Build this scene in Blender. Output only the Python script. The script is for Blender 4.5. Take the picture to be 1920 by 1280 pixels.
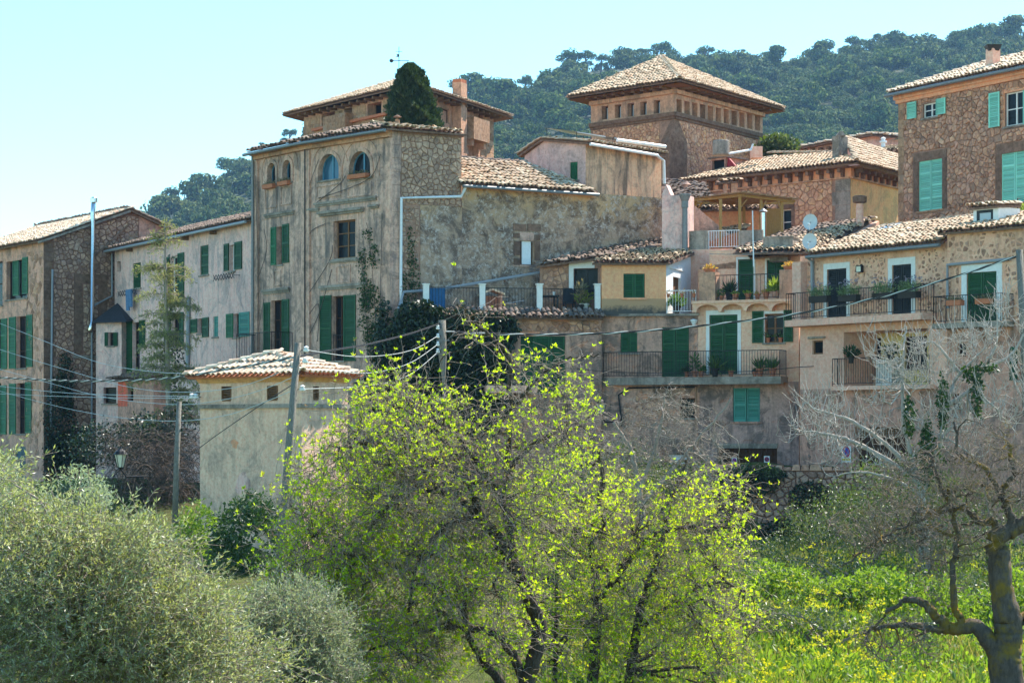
import bpy, math, random, time
import numpy as np
from mathutils import Vector, Matrix
T0 = time.time()
RNG = random.Random(7)
NR = np.random.default_rng(11)
scene = bpy.context.scene
for o in list(bpy.data.objects):
    bpy.data.objects.remove(o)
COL = scene.collection
# ---------------------------------------------------------------- camera, sky, sun, exposure
F, HV = 4000.0, 800.0                       # focal length and horizon row of the 1920 x 1280 photograph
cam = bpy.data.cameras.new('camera')
cam.sensor_width, cam.lens = 36.0, 75.0
cam.shift_y = 160 / 1920
cam.clip_start, cam.clip_end = 0.5, 6000
camo = bpy.data.objects.new('camera', cam)
camo.rotation_euler = (math.radians(90), 0, 0)
COL.objects.link(camo)
scene.camera = camo
SUN_AZ, SUN_EL = math.radians(47), math.radians(50)     # behind the village, to the right
sdir = Vector((math.sin(SUN_AZ) * math.cos(SUN_EL), math.cos(SUN_AZ) * math.cos(SUN_EL), math.sin(SUN_EL)))
world = bpy.data.worlds.new('World')
scene.world = world
world.use_nodes = True
wn = world.node_tree
sky = wn.nodes.new('ShaderNodeTexSky')
sky.sky_type = 'NISHITA'
sky.sun_disc = False
sky.sun_elevation = SUN_EL
sky.sun_rotation = SUN_AZ
sky.air_density, sky.dust_density, sky.ozone_density, sky.altitude = 1.0, 0.0, 1.0, 300
bg = wn.nodes['Background']
tint = wn.nodes.new('ShaderNodeMix')
tint.data_type, tint.blend_type = 'RGBA', 'MULTIPLY'
tint.inputs[0].default_value = 1.0
tint.inputs[7].default_value = (0.62, 0.965, 1.0, 1)      # the photograph's cyan cast, alike over the whole sky
wn.links.new(sky.outputs[0], tint.inputs[6])
wn.links.new(tint.outputs[2], bg.inputs[0])
bg.inputs[1].default_value = 0.14
sl = bpy.data.lights.new('sun', 'SUN')
sl.energy, sl.angle, sl.color = 5.0, math.radians(0.5), (1.0, 0.93, 0.82)
so = bpy.data.objects.new('sun', sl)
so.rotation_euler = (-sdir).to_track_quat('-Z', 'Y').to_euler()
so.location = (40, 60, 80)
COL.objects.link(so)
vs = scene.view_settings
vs.view_transform, vs.look, vs.gamma, vs.use_curve_mapping = 'Standard', 'None', 1.0, False
vs.exposure = 1.3
cy = scene.cycles
cy.use_denoising = True
cy.max_bounces, cy.diffuse_bounces, cy.glossy_bounces, cy.transmission_bounces = 6, 3, 2, 4
cy.volume_bounces, cy.transparent_max_bounces = 0, 4
cy.caustics_reflective = cy.caustics_refractive = False
cy.use_adaptive_sampling, cy.adaptive_threshold = True, 0.02
HAZE_DENSITY, HAZE_COLOR = 0.00012, (0.34, 0.62, 1.0)

# ---------------------------------------------------------------- helpers
WM = {}
def wm(o): return WM[o.name] if o is not None else Matrix()
def P(u, v, Y): return Vector(((u - 960) / F * Y, Y, (HV - v) / F * Y))
def tag(o, label=None, cat=None, group=None, kind=None):
    if label: o['label'] = label
    if cat: o['category'] = cat
    if group: o['group'] = group
    if kind: o['kind'] = kind
    return o
def thing(name, label, cat, loc=(0, 0, 0), rz=0.0, group=None):
    o = bpy.data.objects.new(name, None)
    COL.objects.link(o)
    o.location = loc
    o.rotation_euler = (0, 0, rz)
    o.empty_display_size = 0.2
    WM[o.name] = Matrix.Translation(loc) @ Matrix.Rotation(rz, 4, 'Z')
    return tag(o, label, cat, group)
def link(name, me, mat, parent=None, local=None):
    o = bpy.data.objects.new(name, me)
    COL.objects.link(o)
    if mat is not None and not me.materials: me.materials.append(mat)
    if parent is not None: o.parent = parent
    if local is not None: o.matrix_local = local
    WM[o.name] = wm(parent) @ (local if local is not None else Matrix())
    return o
def npmesh(name, verts, faces, mat, parent=None, smooth=False, origin=None):
    """faces: (n,k) int array; verts world coordinates"""
    verts = np.asarray(verts, dtype=np.float32).reshape(-1, 3)
    faces = np.asarray(faces, dtype=np.int32)
    M = wm(parent)
    if origin is not None: M = Matrix.Translation(origin)
    Mi = np.array(M.inverted(), dtype=np.float32)
    verts = verts @ Mi[:3, :3].T + Mi[:3, 3]
    me = bpy.data.meshes.new(name)
    k = faces.shape[1]
    me.vertices.add(len(verts))
    me.vertices.foreach_set('co', verts.ravel())
    me.loops.add(faces.size)
    me.loops.foreach_set('vertex_index', faces.ravel())
    me.polygons.add(len(faces))
    me.polygons.foreach_set('loop_start', np.arange(0, faces.size, k, dtype=np.int32))
    me.polygons.foreach_set('loop_total', np.full(len(faces), k, dtype=np.int32))
    me.polygons.foreach_set('use_smooth', np.full(len(faces), smooth, dtype=bool))
    me.update()
    me.validate()
    o = link(name, me, mat, parent)
    if parent is None and origin is not None:
        o.location = origin
        WM[o.name] = Matrix.Translation(origin)
    return o

class MB:
    """collects world-space faces and links them as one mesh object"""
    def __init__(s): s.v, s.f = [], []
    def poly(s, pts):
        i = len(s.v)
        s.v += [tuple(p) for p in pts]
        s.f.append(tuple(range(i, i + len(pts))))
        return s
    def hexa(s, c):          # 8 corners: bottom 4 then top 4
        i = len(s.v)
        s.v += [tuple(p) for p in c]
        for q in ((0, 3, 2, 1), (4, 5, 6, 7), (0, 1, 5, 4), (1, 2, 6, 5), (2, 3, 7, 6), (3, 0, 4, 7)):
            s.f.append(tuple(i + k for k in q))
        return s
    def wbox(s, w, t0, t1, o0, o1, z0, z1):   # box in a wall's frame, o = metres out of the wall
        return s.hexa([w.P(t0, o1, z0), w.P(t1, o1, z0), w.P(t1, o0, z0), w.P(t0, o0, z0),
                       w.P(t0, o1, z1), w.P(t1, o1, z1), w.P(t1, o0, z1), w.P(t0, o0, z1)])
    def box(s, c, sx, sy, sz, rz=0.0):         # c = centre of the base
        ca, sa = math.cos(rz), math.sin(rz)
        pts = []
        for z in (0, sz):
            for x, y in ((-sx, -sy), (sx, -sy), (sx, sy), (-sx, sy)):
                x, y = x / 2, y / 2
                pts.append((c[0] + x * ca - y * sa, c[1] + x * sa + y * ca, c[2] + z))
        return s.hexa(pts)
    def prism(s, base, top):
        n = len(base); i = len(s.v)
        s.v += [tuple(p) for p in base] + [tuple(p) for p in top]
        s.f.append(tuple(range(i + n - 1, i - 1, -1)))
        s.f.append(tuple(range(i + n, i + 2 * n)))
        for k in range(n):
            j = (k + 1) % n
            s.f.append((i + k, i + j, i + n + j, i + n + k))
        return s
    def bar(s, a, b, r): return s.tube([a, b], [r, r], 4)
    def tube(s, pts, rad, n=6, caps=True):
        pts = [Vector(p) for p in pts]
        if not hasattr(rad, '__len__'): rad = [rad] * len(pts)
        i0 = len(s.v); up = None
        for k, p in enumerate(pts):
            d = (pts[min(k + 1, len(pts) - 1)] - pts[max(k - 1, 0)])
            if d.length < 1e-9: d = Vector((0, 0, 1))
            d.normalize()
            if up is None: up = Vector((0, 0, 1)) if abs(d.z) < 0.9 else Vector((1, 0, 0))
            x = d.cross(up)
            if x.length < 1e-6: x = d.orthogonal()
            x.normalize(); y = x.cross(d); up = y
            for q in range(n):
                a = 2 * math.pi * (q + .5) / n
                s.v.append(tuple(p + (x * math.cos(a) + y * math.sin(a)) * rad[k]))
        for k in range(len(pts) - 1):
            for q in range(n):
                r = (q + 1) % n
                a = i0 + k * n
                s.f.append((a + q, a + r, a + n + r, a + n + q))
        if caps:
            s.f.append(tuple(i0 + q for q in range(n - 1, -1, -1)))
            e = i0 + (len(pts) - 1) * n
            s.f.append(tuple(e + q for q in range(n)))
        return s
    def lathe(s, c, prof, n=10, axis=None):    # prof: (radius, height) along z from c
        i0 = len(s.v)
        for r, h in prof:
            for q in range(n):
                a = 2 * math.pi * q / n
                s.v.append((c[0] + r * math.cos(a), c[1] + r * math.sin(a), c[2] + h))
        for k in range(len(prof) - 1):
            for q in range(n):
                r = (q + 1) % n
                a = i0 + k * n
                s.f.append((a + q, a + r, a + n + r, a + n + q))
        s.f.append(tuple(i0 + q for q in range(n - 1, -1, -1)))
        e = i0 + (len(prof) - 1) * n
        s.f.append(tuple(e + q for q in range(n)))
        return s
    def build(s, name, mat, parent=None, smooth=False, origin=None, label=None):
        M = wm(parent) if origin is None else Matrix.Translation(origin)
        Mi = M.inverted()
        me = bpy.data.meshes.new(name)
        me.from_pydata([Mi @ Vector(p) for p in s.v], [], s.f)
        if smooth: me.polygons.foreach_set('use_smooth', np.ones(len(me.polygons), dtype=bool))
        o = link(name, me, mat, parent)
        if parent is None and origin is not None:
            o.location = origin
            WM[o.name] = M
        if label: o['label'] = label
        return o

class Wall:
    """a vertical plane through two photograph columns at given distances; o is measured outwards, t along, z up"""
    def __init__(s, A, B):
        s.A = Vector((A[0], A[1], 0)); s.B = Vector((B[0], B[1], 0))
        s.d = (s.B - s.A); s.L = s.d.length; s.d.normalize()
        s.n = Vector((s.d.y, -s.d.x, 0))
        s.holes, s.arches = [], []
    def t(s, u):
        k = (u - 960) / F
        return (k * s.A.y - s.A.x) / (s.d.x - k * s.d.y)
    def Y(s, u): return s.A.y + s.t(u) * s.d.y
    def z(s, u, v): return (HV - v) / F * s.Y(u)
    def P(s, t, o, z): return s.A + s.d * t + s.n * o + Vector((0, 0, z))
    def at(s, u, v, o=0.0): return s.P(s.t(u), o, s.z(u, v))
    def rect(s, u0, v0, u1, v1):
        m = (u0 + u1) / 2
        return s.t(u0), s.t(u1), s.z(m, v1), s.z(m, v0)
    def off(s, o):           # a parallel wall o metres out
        return Wall(s.A + s.n * o, s.B + s.n * o)
    @property
    def rz(s): return math.atan2(s.d.y, s.d.x)
def WU(u0, Y0, u1, Y1): return Wall(P(u0, 0, Y0), P(u1, 0, Y1))

def wall_mesh(w, t0, t1, z0, z1, mat, parent, reveal=0.25, top=None, name='wall', holes=None, label=None):
    """front face with its openings and reveals; top = extra polygon points (t,z) above z1 (gable)"""
    H = w.holes if holes is None else holes
    H = [h for h in H if h[1] > t0 and h[0] < t1 and h[3] > z0 and h[2] < z1]
    m = MB()
    ts = sorted({t0, t1, *[x for h in H for x in h[:2] if t0 < x < t1]})
    zs = sorted({z0, z1, *[x for h in H for x in h[2:4] if z0 < x < z1]})
    idx = {}
    def V(t, z):
        k = (round(t, 4), round(z, 4))
        if k not in idx:
            idx[k] = len(m.v); m.v.append(tuple(w.P(t, 0, z)))
        return idx[k]
    for i in range(len(ts) - 1):
        for j in range(len(zs) - 1):
            ct, cz = (ts[i] + ts[i + 1]) / 2, (zs[j] + zs[j + 1]) / 2
            if any(h[0] < ct < h[1] and h[2] < cz < h[3] for h in H): continue
            m.f.append((V(ts[i], zs[j]), V(ts[i + 1], zs[j]), V(ts[i + 1], zs[j + 1]), V(ts[i], zs[j + 1])))
    for h in H:
        a, b, c, d = h[:4]
        r = h[4] if len(h) > 4 else reveal
        arch = len(h) > 5 and h[5]
        if arch:
            n = 12; R = (b - a) / 2; cx = (a + b) / 2; sp = d - R
            arc = [(cx - R * math.cos(math.pi * k / n), sp + R * math.sin(math.pi * k / n)) for k in range(n + 1)]
            half = n // 2
            m.poly([w.P(a, 0, d)] + [w.P(*((q[0], 0, q[1]))) for q in arc[:half + 1]])
            m.poly([w.P(b, 0, d)] + [w.P(*((q[0], 0, q[1]))) for q in arc[n:half - 1:-1]])
            ring = [(a, c)] + arc + [(b, c)]
        else:
            ring = [(a, c), (a, d), (b, d), (b, c)]
        for k in range(len(ring)):
            p, q = ring[k], ring[(k + 1) % len(ring)]
            m.poly([w.P(p[0], 0, p[1]), w.P(q[0], 0, q[1]), w.P(q[0], -r, q[1]), w.P(p[0], -r, p[1])])
    if top:
        m.poly([w.P(t0, 0, z1), w.P(t1, 0, z1)] + [w.P(t, 0, z) for t, z in top])
    return m.build(name, mat, parent, label=label)

def side_walls(pts, z0, z1, mat, parent, name='wall'):
    """plain walls over consecutive plan points (closing the back of a house), with a flat lid"""
    m = MB()
    for a, b in zip(pts[:-1], pts[1:]):
        m.poly([(a[0], a[1], z0), (b[0], b[1], z0), (b[0], b[1], z1), (a[0], a[1], z1)])
    m.poly([(p[0], p[1], z1 - 0.05) for p in pts])
    return m.build(name, mat, parent)

# ---------------------------------------------------------------- materials
class NT:
    def __init__(s, name):
        s.m = bpy.data.materials.new(name); s.m.use_nodes = True
        s.t = s.m.node_tree; s.bsdf = s.t.nodes['Principled BSDF']
    def add(s, typ, ins=None, **attr):
        n = s.t.nodes.new(typ)
        for k, v in attr.items(): setattr(n, k, v)
        for k, v in (ins or {}).items():
            if isinstance(v, bpy.types.NodeSocket): s.t.links.new(v, n.inputs[k])
            else: n.inputs[k].default_value = v
        return n
    def to(s, sock, inp): s.t.links.new(sock, inp)
    def coord(s, scale=(1, 1, 1)):
        tc = s.add('ShaderNodeTexCoord')
        return s.add('ShaderNodeMapping', {0: tc.outputs['Object'], 'Scale': scale}).outputs[0]
    def noise(s, vec, scale, detail=5, rough=0.6, dist=0.0):
        return s.add('ShaderNodeTexNoise', {'Vector': vec, 'Scale': scale, 'Detail': detail, 'Roughness': rough, 'Distortion': dist}).outputs[0]
    def ramp(s, fac, stops):
        n = s.add('ShaderNodeValToRGB', {0: fac}); e = n.color_ramp.elements
        while len(e) < len(stops): e.new(0.5)
        for q, (p, c) in zip(e, stops):
            q.position = p; q.color = (*c, 1) if len(c) == 3 else c
        return n.outputs[0]
    def mask(s, fac, lo, hi):
        return s.add('ShaderNodeMapRange', {0: fac, 1: lo, 2: hi}).outputs[0]
    def mul(s, a, b): return s.add('ShaderNodeMath', {0: a, 1: b}, operation='MULTIPLY').outputs[0]
    def mix(s, fac, a, b, blend='MIX'):
        n = s.add('ShaderNodeMix', data_type='RGBA', blend_type=blend)
        for i, v in ((0, fac), (6, a), (7, b)):
            if isinstance(v, bpy.types.NodeSocket): s.t.links.new(v, n.inputs[i])
            else: n.inputs[i].default_value = (*v, 1) if hasattr(v, '__len__') and len(v) == 3 else v
        return n.outputs[2]
    def bump(s, h, strength=0.4, dist=0.02):
        b = s.add('ShaderNodeBump', {'Height': h, 'Strength': strength, 'Distance': dist})
        s.to(b.outputs[0], s.bsdf.inputs['Normal'])
    def rnd(s):
        oi = s.add('ShaderNodeObjectInfo').outputs['Random']
        ge = s.add('ShaderNodeNewGeometry').outputs['Random Per Island']
        a = s.add('ShaderNodeMath', {0: oi, 1: ge}, operation='ADD').outputs[0]
        return s.add('ShaderNodeMath', {0: a}, operation='FRACT').outputs[0]
    def out(s, col, rough=0.85, spec=0.25, metal=0.0):
        b = s.bsdf.inputs
        if isinstance(col, bpy.types.NodeSocket): s.to(col, b['Base Color'])
        else: b['Base Color'].default_value = (*col, 1)
        b['Roughness'].default_value = rough; b['Metallic'].default_value = metal
        b['Specular IOR Level'].default_value = spec
        return s.m

WARM = (1.80, 1.10, 0.95)
def warm(c): return tuple(min(.84, a * b) for a, b in zip(c, WARM))
def plaster(name, c1, c2, stain=(0.06, 0.055, 0.05), amt=0.5, peel=None, pamt=0.45, streak=0.5, bump=0.5):
    if c1[2] < .7 and 'concrete' not in name: c1, c2, peel = warm(c1), warm(c2), (warm(peel) if peel else peel)
    n = NT(name); v = n.coord()
    a = n.noise(v, 0.55, 7, 0.62, 0.6)
    col = n.mix(n.mask(a, 0.36, 0.66), c1, c2)
    if peel is not None:
        b = n.noise(v, 1.7, 9, 0.7, 0.8)
        col = n.mix(n.mask(b, 1 - pamt, 1 - pamt + 0.06), col, peel)
    st = n.noise(n.coord((2.2, 2.2, 0.28)), 1.6, 7, 0.65, 0.4)
    st2 = n.noise(v, 1.1, 8, 0.7, 1.0)
    f = n.mul(n.mask(st, 0.46, 0.66), streak)
    col = n.mix(f, col, stain)
    col = n.mix(n.mul(n.mask(st2, 0.48, 0.60), amt), col, stain)
    fine = n.noise(v, 9, 9, 0.78)
    col = n.mix(0.7, col, n.ramp(fine, [(0.3, (0.25, 0.25, 0.25)), (0.7, (0.75, 0.75, 0.75))]), 'OVERLAY')
    n.bump(n.noise(v, 14, 8, 0.75), bump, 0.03)
    return n.out(col, 0.92, 0.15)
def stonemat(name, cols, bump=0.6, lichen=(0.34, 0.32, 0.27), lamt=0.35):
    if 'tile' not in name: cols = [(c[0] * 1.58, c[1] * 1.14, c[2] * 0.94) for c in cols]
    n = NT(name); v = n.coord(); r = n.rnd()
    off = n.add('ShaderNodeCombineXYZ', {0: n.mul(r, 37.0), 1: n.mul(r, 91.0), 2: n.mul(r, 53.0)}).outputs[0]
    v = n.add('ShaderNodeVectorMath', {0: v, 1: off}, operation='ADD').outputs[0]
    k = len(cols)
    col = n.ramp(r, [(i / max(1, k - 1), c) for i, c in enumerate(cols)])
    g = n.noise(v, 6, 7, 0.7)
    col = n.mix(0.75, col, n.ramp(g, [(0.32, (0.2, 0.19, 0.18)), (0.68, (0.8, 0.8, 0.8))]), 'OVERLAY')
    col = n.mix(n.mul(n.mask(n.noise(v, 2.3, 8, 0.75), 0.52, 0.66), lamt), col, lichen)
    n.bump(n.noise(v, 17, 8, 0.75), bump, 0.03)
    return n.out(col, 0.93, 0.15)
def simple(name, c, rough=0.7, metal=0.0, var=0.25, spec=0.3, scale=9):
    n = NT(name); v = n.coord()
    a = n.noise(v, scale, 6, 0.65)
    lo, hi = tuple(x * (1 - var) for x in c), tuple(min(1, x * (1 + var * .7)) for x in c)
    return n.out(n.mix(n.mask(a, 0.3, 0.7), lo, hi), rough, spec, metal)
def paint(name, c, wear, amt=0.35, rough=0.55):
    n = NT(name); v = n.coord(); r = n.rnd()
    col = n.mix(r, tuple(x * 0.68 for x in c), tuple(x * 1.3 + .004 for x in c))
    col = n.mix(n.mul(n.mask(n.noise(n.coord((3, 3, 0.9)), 3, 8, 0.7), 0.5, 0.75), amt), col, wear)
    return n.out(col, rough, 0.35)
def leafmat(name, cols, trans=0.45, tcol=None, rough=0.5, spec=0.4):
    n = NT(name); r = n.rnd(); k = len(cols)
    col = n.ramp(r, [(i / max(1, k - 1), c) for i, c in enumerate(cols)])
    n.out(col, rough, spec)
    tc = n.mix(1.0, col, tcol or (1.3, 1.35, 0.7), 'MULTIPLY')
    tr = n.add('ShaderNodeBsdfTranslucent', {0: tc})
    mx = n.add('ShaderNodeMixShader', {0: trans, 1: n.bsdf.outputs[0], 2: tr.outputs[0]})
    n.to(mx.outputs[0], n.t.nodes['Material Output'].inputs[0])
    return n.m
def barkmat(name, c1, c2, moss=None, mamt=0.5):
    n = NT(name); v = n.coord((1, 1, 0.35))
    a = n.noise(v, 24, 8, 0.75)
    col = n.mix(n.mask(a, 0.35, 0.65), c1, c2)
    if moss: col = n.mix(n.mul(n.mask(n.noise(n.coord(), 2.2, 6, 0.7), 0.5, 0.62), mamt), col, moss)
    n.bump(a, 0.9, 0.03)
    return n.out(col, 0.95, 0.1)

M = {}
M['tile'] = stonemat('terracotta_tile', [(0.46, 0.30, 0.19), (0.60, 0.43, 0.29), (0.52, 0.37, 0.25), (0.66, 0.52, 0.375), (0.38, 0.27, 0.18)], 0.5, (0.40, 0.33, 0.24), 0.5)
M['tile_new'] = stonemat('clean_clay_tile', [(0.62, 0.42, 0.28), (0.70, 0.53, 0.385), (0.62, 0.49, 0.37), (0.74, 0.61, 0.47)], 0.3, (0.66, 0.54, 0.42), 0.4)
M['tile_old'] = stonemat('blackened_tile', [(0.16, 0.11, 0.09), (0.24, 0.16, 0.12), (0.30, 0.21, 0.16), (0.12, 0.10, 0.09), (0.36, 0.27, 0.20)], 0.5, (0.09, 0.09, 0.08), 0.7)
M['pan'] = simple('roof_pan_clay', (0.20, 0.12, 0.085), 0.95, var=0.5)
M['stone_l'] = stonemat('grey_rubble', [(0.15, 0.12, 0.11), (0.23, 0.19, 0.165), (0.29, 0.245, 0.21), (0.19, 0.155, 0.14), (0.34, 0.285, 0.235)])
M['stone_m'] = stonemat('pale_grey_rubble', [(0.19, 0.165, 0.145), (0.27, 0.24, 0.205), (0.33, 0.29, 0.245), (0.24, 0.21, 0.18)])
M['stone_r'] = stonemat('brown_rubble', [(0.19, 0.13, 0.10), (0.28, 0.20, 0.155), (0.35, 0.25, 0.19), (0.23, 0.175, 0.145), (0.40, 0.30, 0.22), (0.30, 0.22, 0.19)])
M['stone_t'] = stonemat('pinkish_rubble', [(0.27, 0.19, 0.14), (0.36, 0.26, 0.19), (0.42, 0.32, 0.24), (0.31, 0.23, 0.18), (0.45, 0.35, 0.22)])
M['quoin'] = stonemat('dark_quoin', [(0.085, 0.068, 0.058), (0.12, 0.096, 0.08), (0.15, 0.12, 0.10)], 0.5, (0.2, 0.18, 0.15), 0.3)
M['quoin_t'] = stonemat('brown_block', [(0.16, 0.12, 0.085), (0.235, 0.185, 0.13), (0.29, 0.235, 0.17), (0.20, 0.16, 0.12)], 0.5)
M['ashlar'] = plaster('weathered_block', (0.335, 0.335, 0.295), (0.375, 0.375, 0.325), (0.10, 0.095, 0.09), 0.55, (0.28, 0.275, 0.25), 0.45, 0.8)
M['mortar'] = plaster('lime_mortar', (0.18, 0.165, 0.135), (0.235, 0.215, 0.17), amt=0.3, streak=0.2)
M['mortar_d'] = plaster('dark_mortar', (0.11, 0.09, 0.075), (0.16, 0.13, 0.105), amt=0.3, streak=0.2)
M['mortar_o'] = plaster('ochre_mortar', (0.46, 0.40, 0.30), (0.48, 0.42, 0.32), amt=0.2, streak=0.2)
M['pl_pink'] = plaster('pale_pink_render', (0.475, 0.47, 0.455), (0.455, 0.445, 0.44), (0.25, 0.235, 0.235), 0.5, (0.40, 0.385, 0.41), 0.42, 0.4)
M['pl_cream'] = plaster('old_cream_render', (0.36, 0.35, 0.30), (0.39, 0.375, 0.32), (0.10, 0.095, 0.085), 0.55, (0.29, 0.28, 0.245), 0.42, 0.6)
M['pl_left'] = plaster('pinkish_tan_render', (0.42, 0.345, 0.275), (0.39, 0.33, 0.275), (0.14, 0.115, 0.10), 0.5, (0.30, 0.245, 0.21), 0.42, 0.4)
M['pl_tan'] = plaster('tan_stone_render', (0.36, 0.315, 0.225), (0.30, 0.26, 0.20), (0.12, 0.095, 0.075), 0.45, None, 0, 0.4)
M['pl_hut'] = plaster('grey_buff_render', (0.45, 0.46, 0.37), (0.42, 0.43, 0.355), (0.17, 0.155, 0.135), 0.4, (0.50, 0.47, 0.40), 0.40, 0.25)
M['pl_ochre'] = plaster('warm_ochre_render', (0.46, 0.33, 0.20), (0.44, 0.33, 0.22), (0.34, 0.24, 0.17), 0.3, None, 0, 0.25)
M['pl_apri'] = plaster('apricot_render', (0.47, 0.435, 0.33), (0.455, 0.42, 0.33), (0.40, 0.29, 0.22), 0.2, None, 0, 0.2)
M['pl_salmon'] = plaster('salmon_render', (0.47, 0.42, 0.35), (0.45, 0.405, 0.345), (0.36, 0.27, 0.22), 0.2, None, 0, 0.2)
M['pl_yellow'] = plaster('pale_yellow_render', (0.70, 0.56, 0.28), (0.68, 0.56, 0.31), (0.45, 0.38, 0.25), 0.15, None, 0, 0.15)
M['pl_gold'] = plaster('golden_render', (0.58, 0.40, 0.19), (0.54, 0.375, 0.20), (0.34, 0.24, 0.12), 0.4, (0.48, 0.38, 0.24), 0.42, 0.15)  # lightened to put stronger grazing sun into the colour
M['pl_grey'] = plaster('grimy_grey_render', (0.32, 0.295, 0.245), (0.255, 0.24, 0.21), (0.085, 0.075, 0.065), 0.7, (0.38, 0.27, 0.185), 0.46, 0.6)
M['pl_low'] = plaster('blotchy_grey_render', (0.29, 0.285, 0.27), (0.235, 0.23, 0.225), (0.085, 0.075, 0.07), 0.7, (0.27, 0.185, 0.14), 0.42, 0.7)
M['pl_rust'] = plaster('peeling_pink_render', (0.38, 0.305, 0.25), (0.33, 0.285, 0.245), (0.13, 0.105, 0.09), 0.6, (0.30, 0.235, 0.19), 0.48, 0.4)
M['pl_red'] = plaster('faded_red_render', (0.48, 0.13, 0.085), (0.42, 0.15, 0.10), (0.2, 0.1, 0.08), 0.3)
M['pl_white'] = plaster('whitewash', (0.80, 0.80, 0.79), (0.77, 0.775, 0.77), (0.6, 0.6, 0.6), 0.15, None, 0, 0.1, 0.2)
M['white'] = simple('white_paint', (0.74, 0.72, 0.68), 0.7, var=0.1)
M['concrete'] = plaster('stained_concrete', (0.36, 0.295, 0.24), (0.29, 0.24, 0.20), (0.09, 0.075, 0.06), 0.6, None, 0, 0.5)
M['green'] = paint('dark_green_shutter_paint', (0.004, 0.060, 0.016), (0.016, 0.10, 0.038), 0.45)
M['green_l'] = paint('mid_green_shutter_paint', (0.007, 0.115, 0.040), (0.035, 0.17, 0.08), 0.5)
M['teal'] = paint('faded_teal_paint', (0.05, 0.235, 0.19), (0.12, 0.25, 0.21), 0.6)
M['mint'] = paint('mint_shutter_paint', (0.22, 0.56, 0.43), (0.30, 0.55, 0.42), 0.5)
M['slateblue'] = paint('grey_blue_paint', (0.07, 0.11, 0.12), (0.1, 0.14, 0.15), 0.4)
M['blueframe'] = paint('blue_frame_paint', (0.07, 0.20, 0.29), (0.1, 0.24, 0.32), 0.3)
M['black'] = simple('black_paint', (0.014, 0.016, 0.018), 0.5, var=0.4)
M['iron'] = simple('wrought_iron', (0.022, 0.021, 0.022), 0.55, 0.3, var=0.4)
M['whitemetal'] = simple('white_metal', (0.72, 0.73, 0.74), 0.4, var=0.08)
M['zinc'] = simple('zinc_pipe', (0.20, 0.20, 0.20), 0.5, 0.3, var=0.2)
M['greypipe'] = simple('grey_pvc_pipe', (0.27, 0.28, 0.30), 0.45, var=0.12)
M['chrome'] = simple('stainless_flue', (0.62, 0.60, 0.57), 0.22, 1.0, var=0.1)
M['glass'] = NT('dark_window_glass').out((0.010, 0.012, 0.015), 0.15, 0.10)  # opaque; the darkness of the unlit room is put into its colour
M['glassblue'] = NT('sky_coloured_glass').out((0.03, 0.10, 0.16), 0.08, 0.45)  # reflected sky is painted in as a blue base colour
M['poly'] = NT('clouded_plastic_sheet').out((0.42, 0.45, 0.47), 0.25, 0.5)
M['wood'] = barkmat('brown_wood', (0.17, 0.085, 0.045), (0.26, 0.14, 0.075))
M['wood_d'] = barkmat('dark_brown_wood', (0.055, 0.028, 0.018), (0.095, 0.048, 0.028))
M['wood_o'] = barkmat('orange_timber', (0.34, 0.18, 0.06), (0.45, 0.26, 0.10))
M['pole'] = barkmat('weathered_pole', (0.14, 0.125, 0.105), (0.25, 0.225, 0.19))
M['beam'] = barkmat('rafter_wood', (0.14, 0.085, 0.05), (0.22, 0.13, 0.075))
M['reed'] = barkmat('reed_mat', (0.25, 0.15, 0.075), (0.36, 0.23, 0.12))
M['slate'] = simple('dark_slate', (0.035, 0.036, 0.042), 0.75, var=0.4)
M['pot'] = simple('terracotta_pot', (0.46, 0.155, 0.075), 0.85, var=0.2)
M['soilbox'] = simple('dark_trough', (0.035, 0.028, 0.022), 0.8)
M['bluecloth'] = simple('blue_sheet', (0.03, 0.13, 0.30), 0.8)
M['jeans'] = simple('denim', (0.10, 0.19, 0.33), 0.9)
M['dish'] = simple('dish_grey', (0.52, 0.53, 0.53), 0.5, var=0.1)
M['red'] = simple('dark_red_paint', (0.30, 0.022, 0.03), 0.7, var=0.2)
M['porcelain'] = simple('white_insulator', (0.75, 0.76, 0.74), 0.2, var=0.08, spec=0.6)
M['cable_w'] = simple('pale_cable', (0.50, 0.52, 0.50), 0.5, var=0.1)
M['cable_b'] = simple('black_cable', (0.03, 0.03, 0.032), 0.6)
M['lampglass'] = simple('lamp_milk_glass', (0.70, 0.66, 0.52), 0.3, var=0.1)
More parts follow.
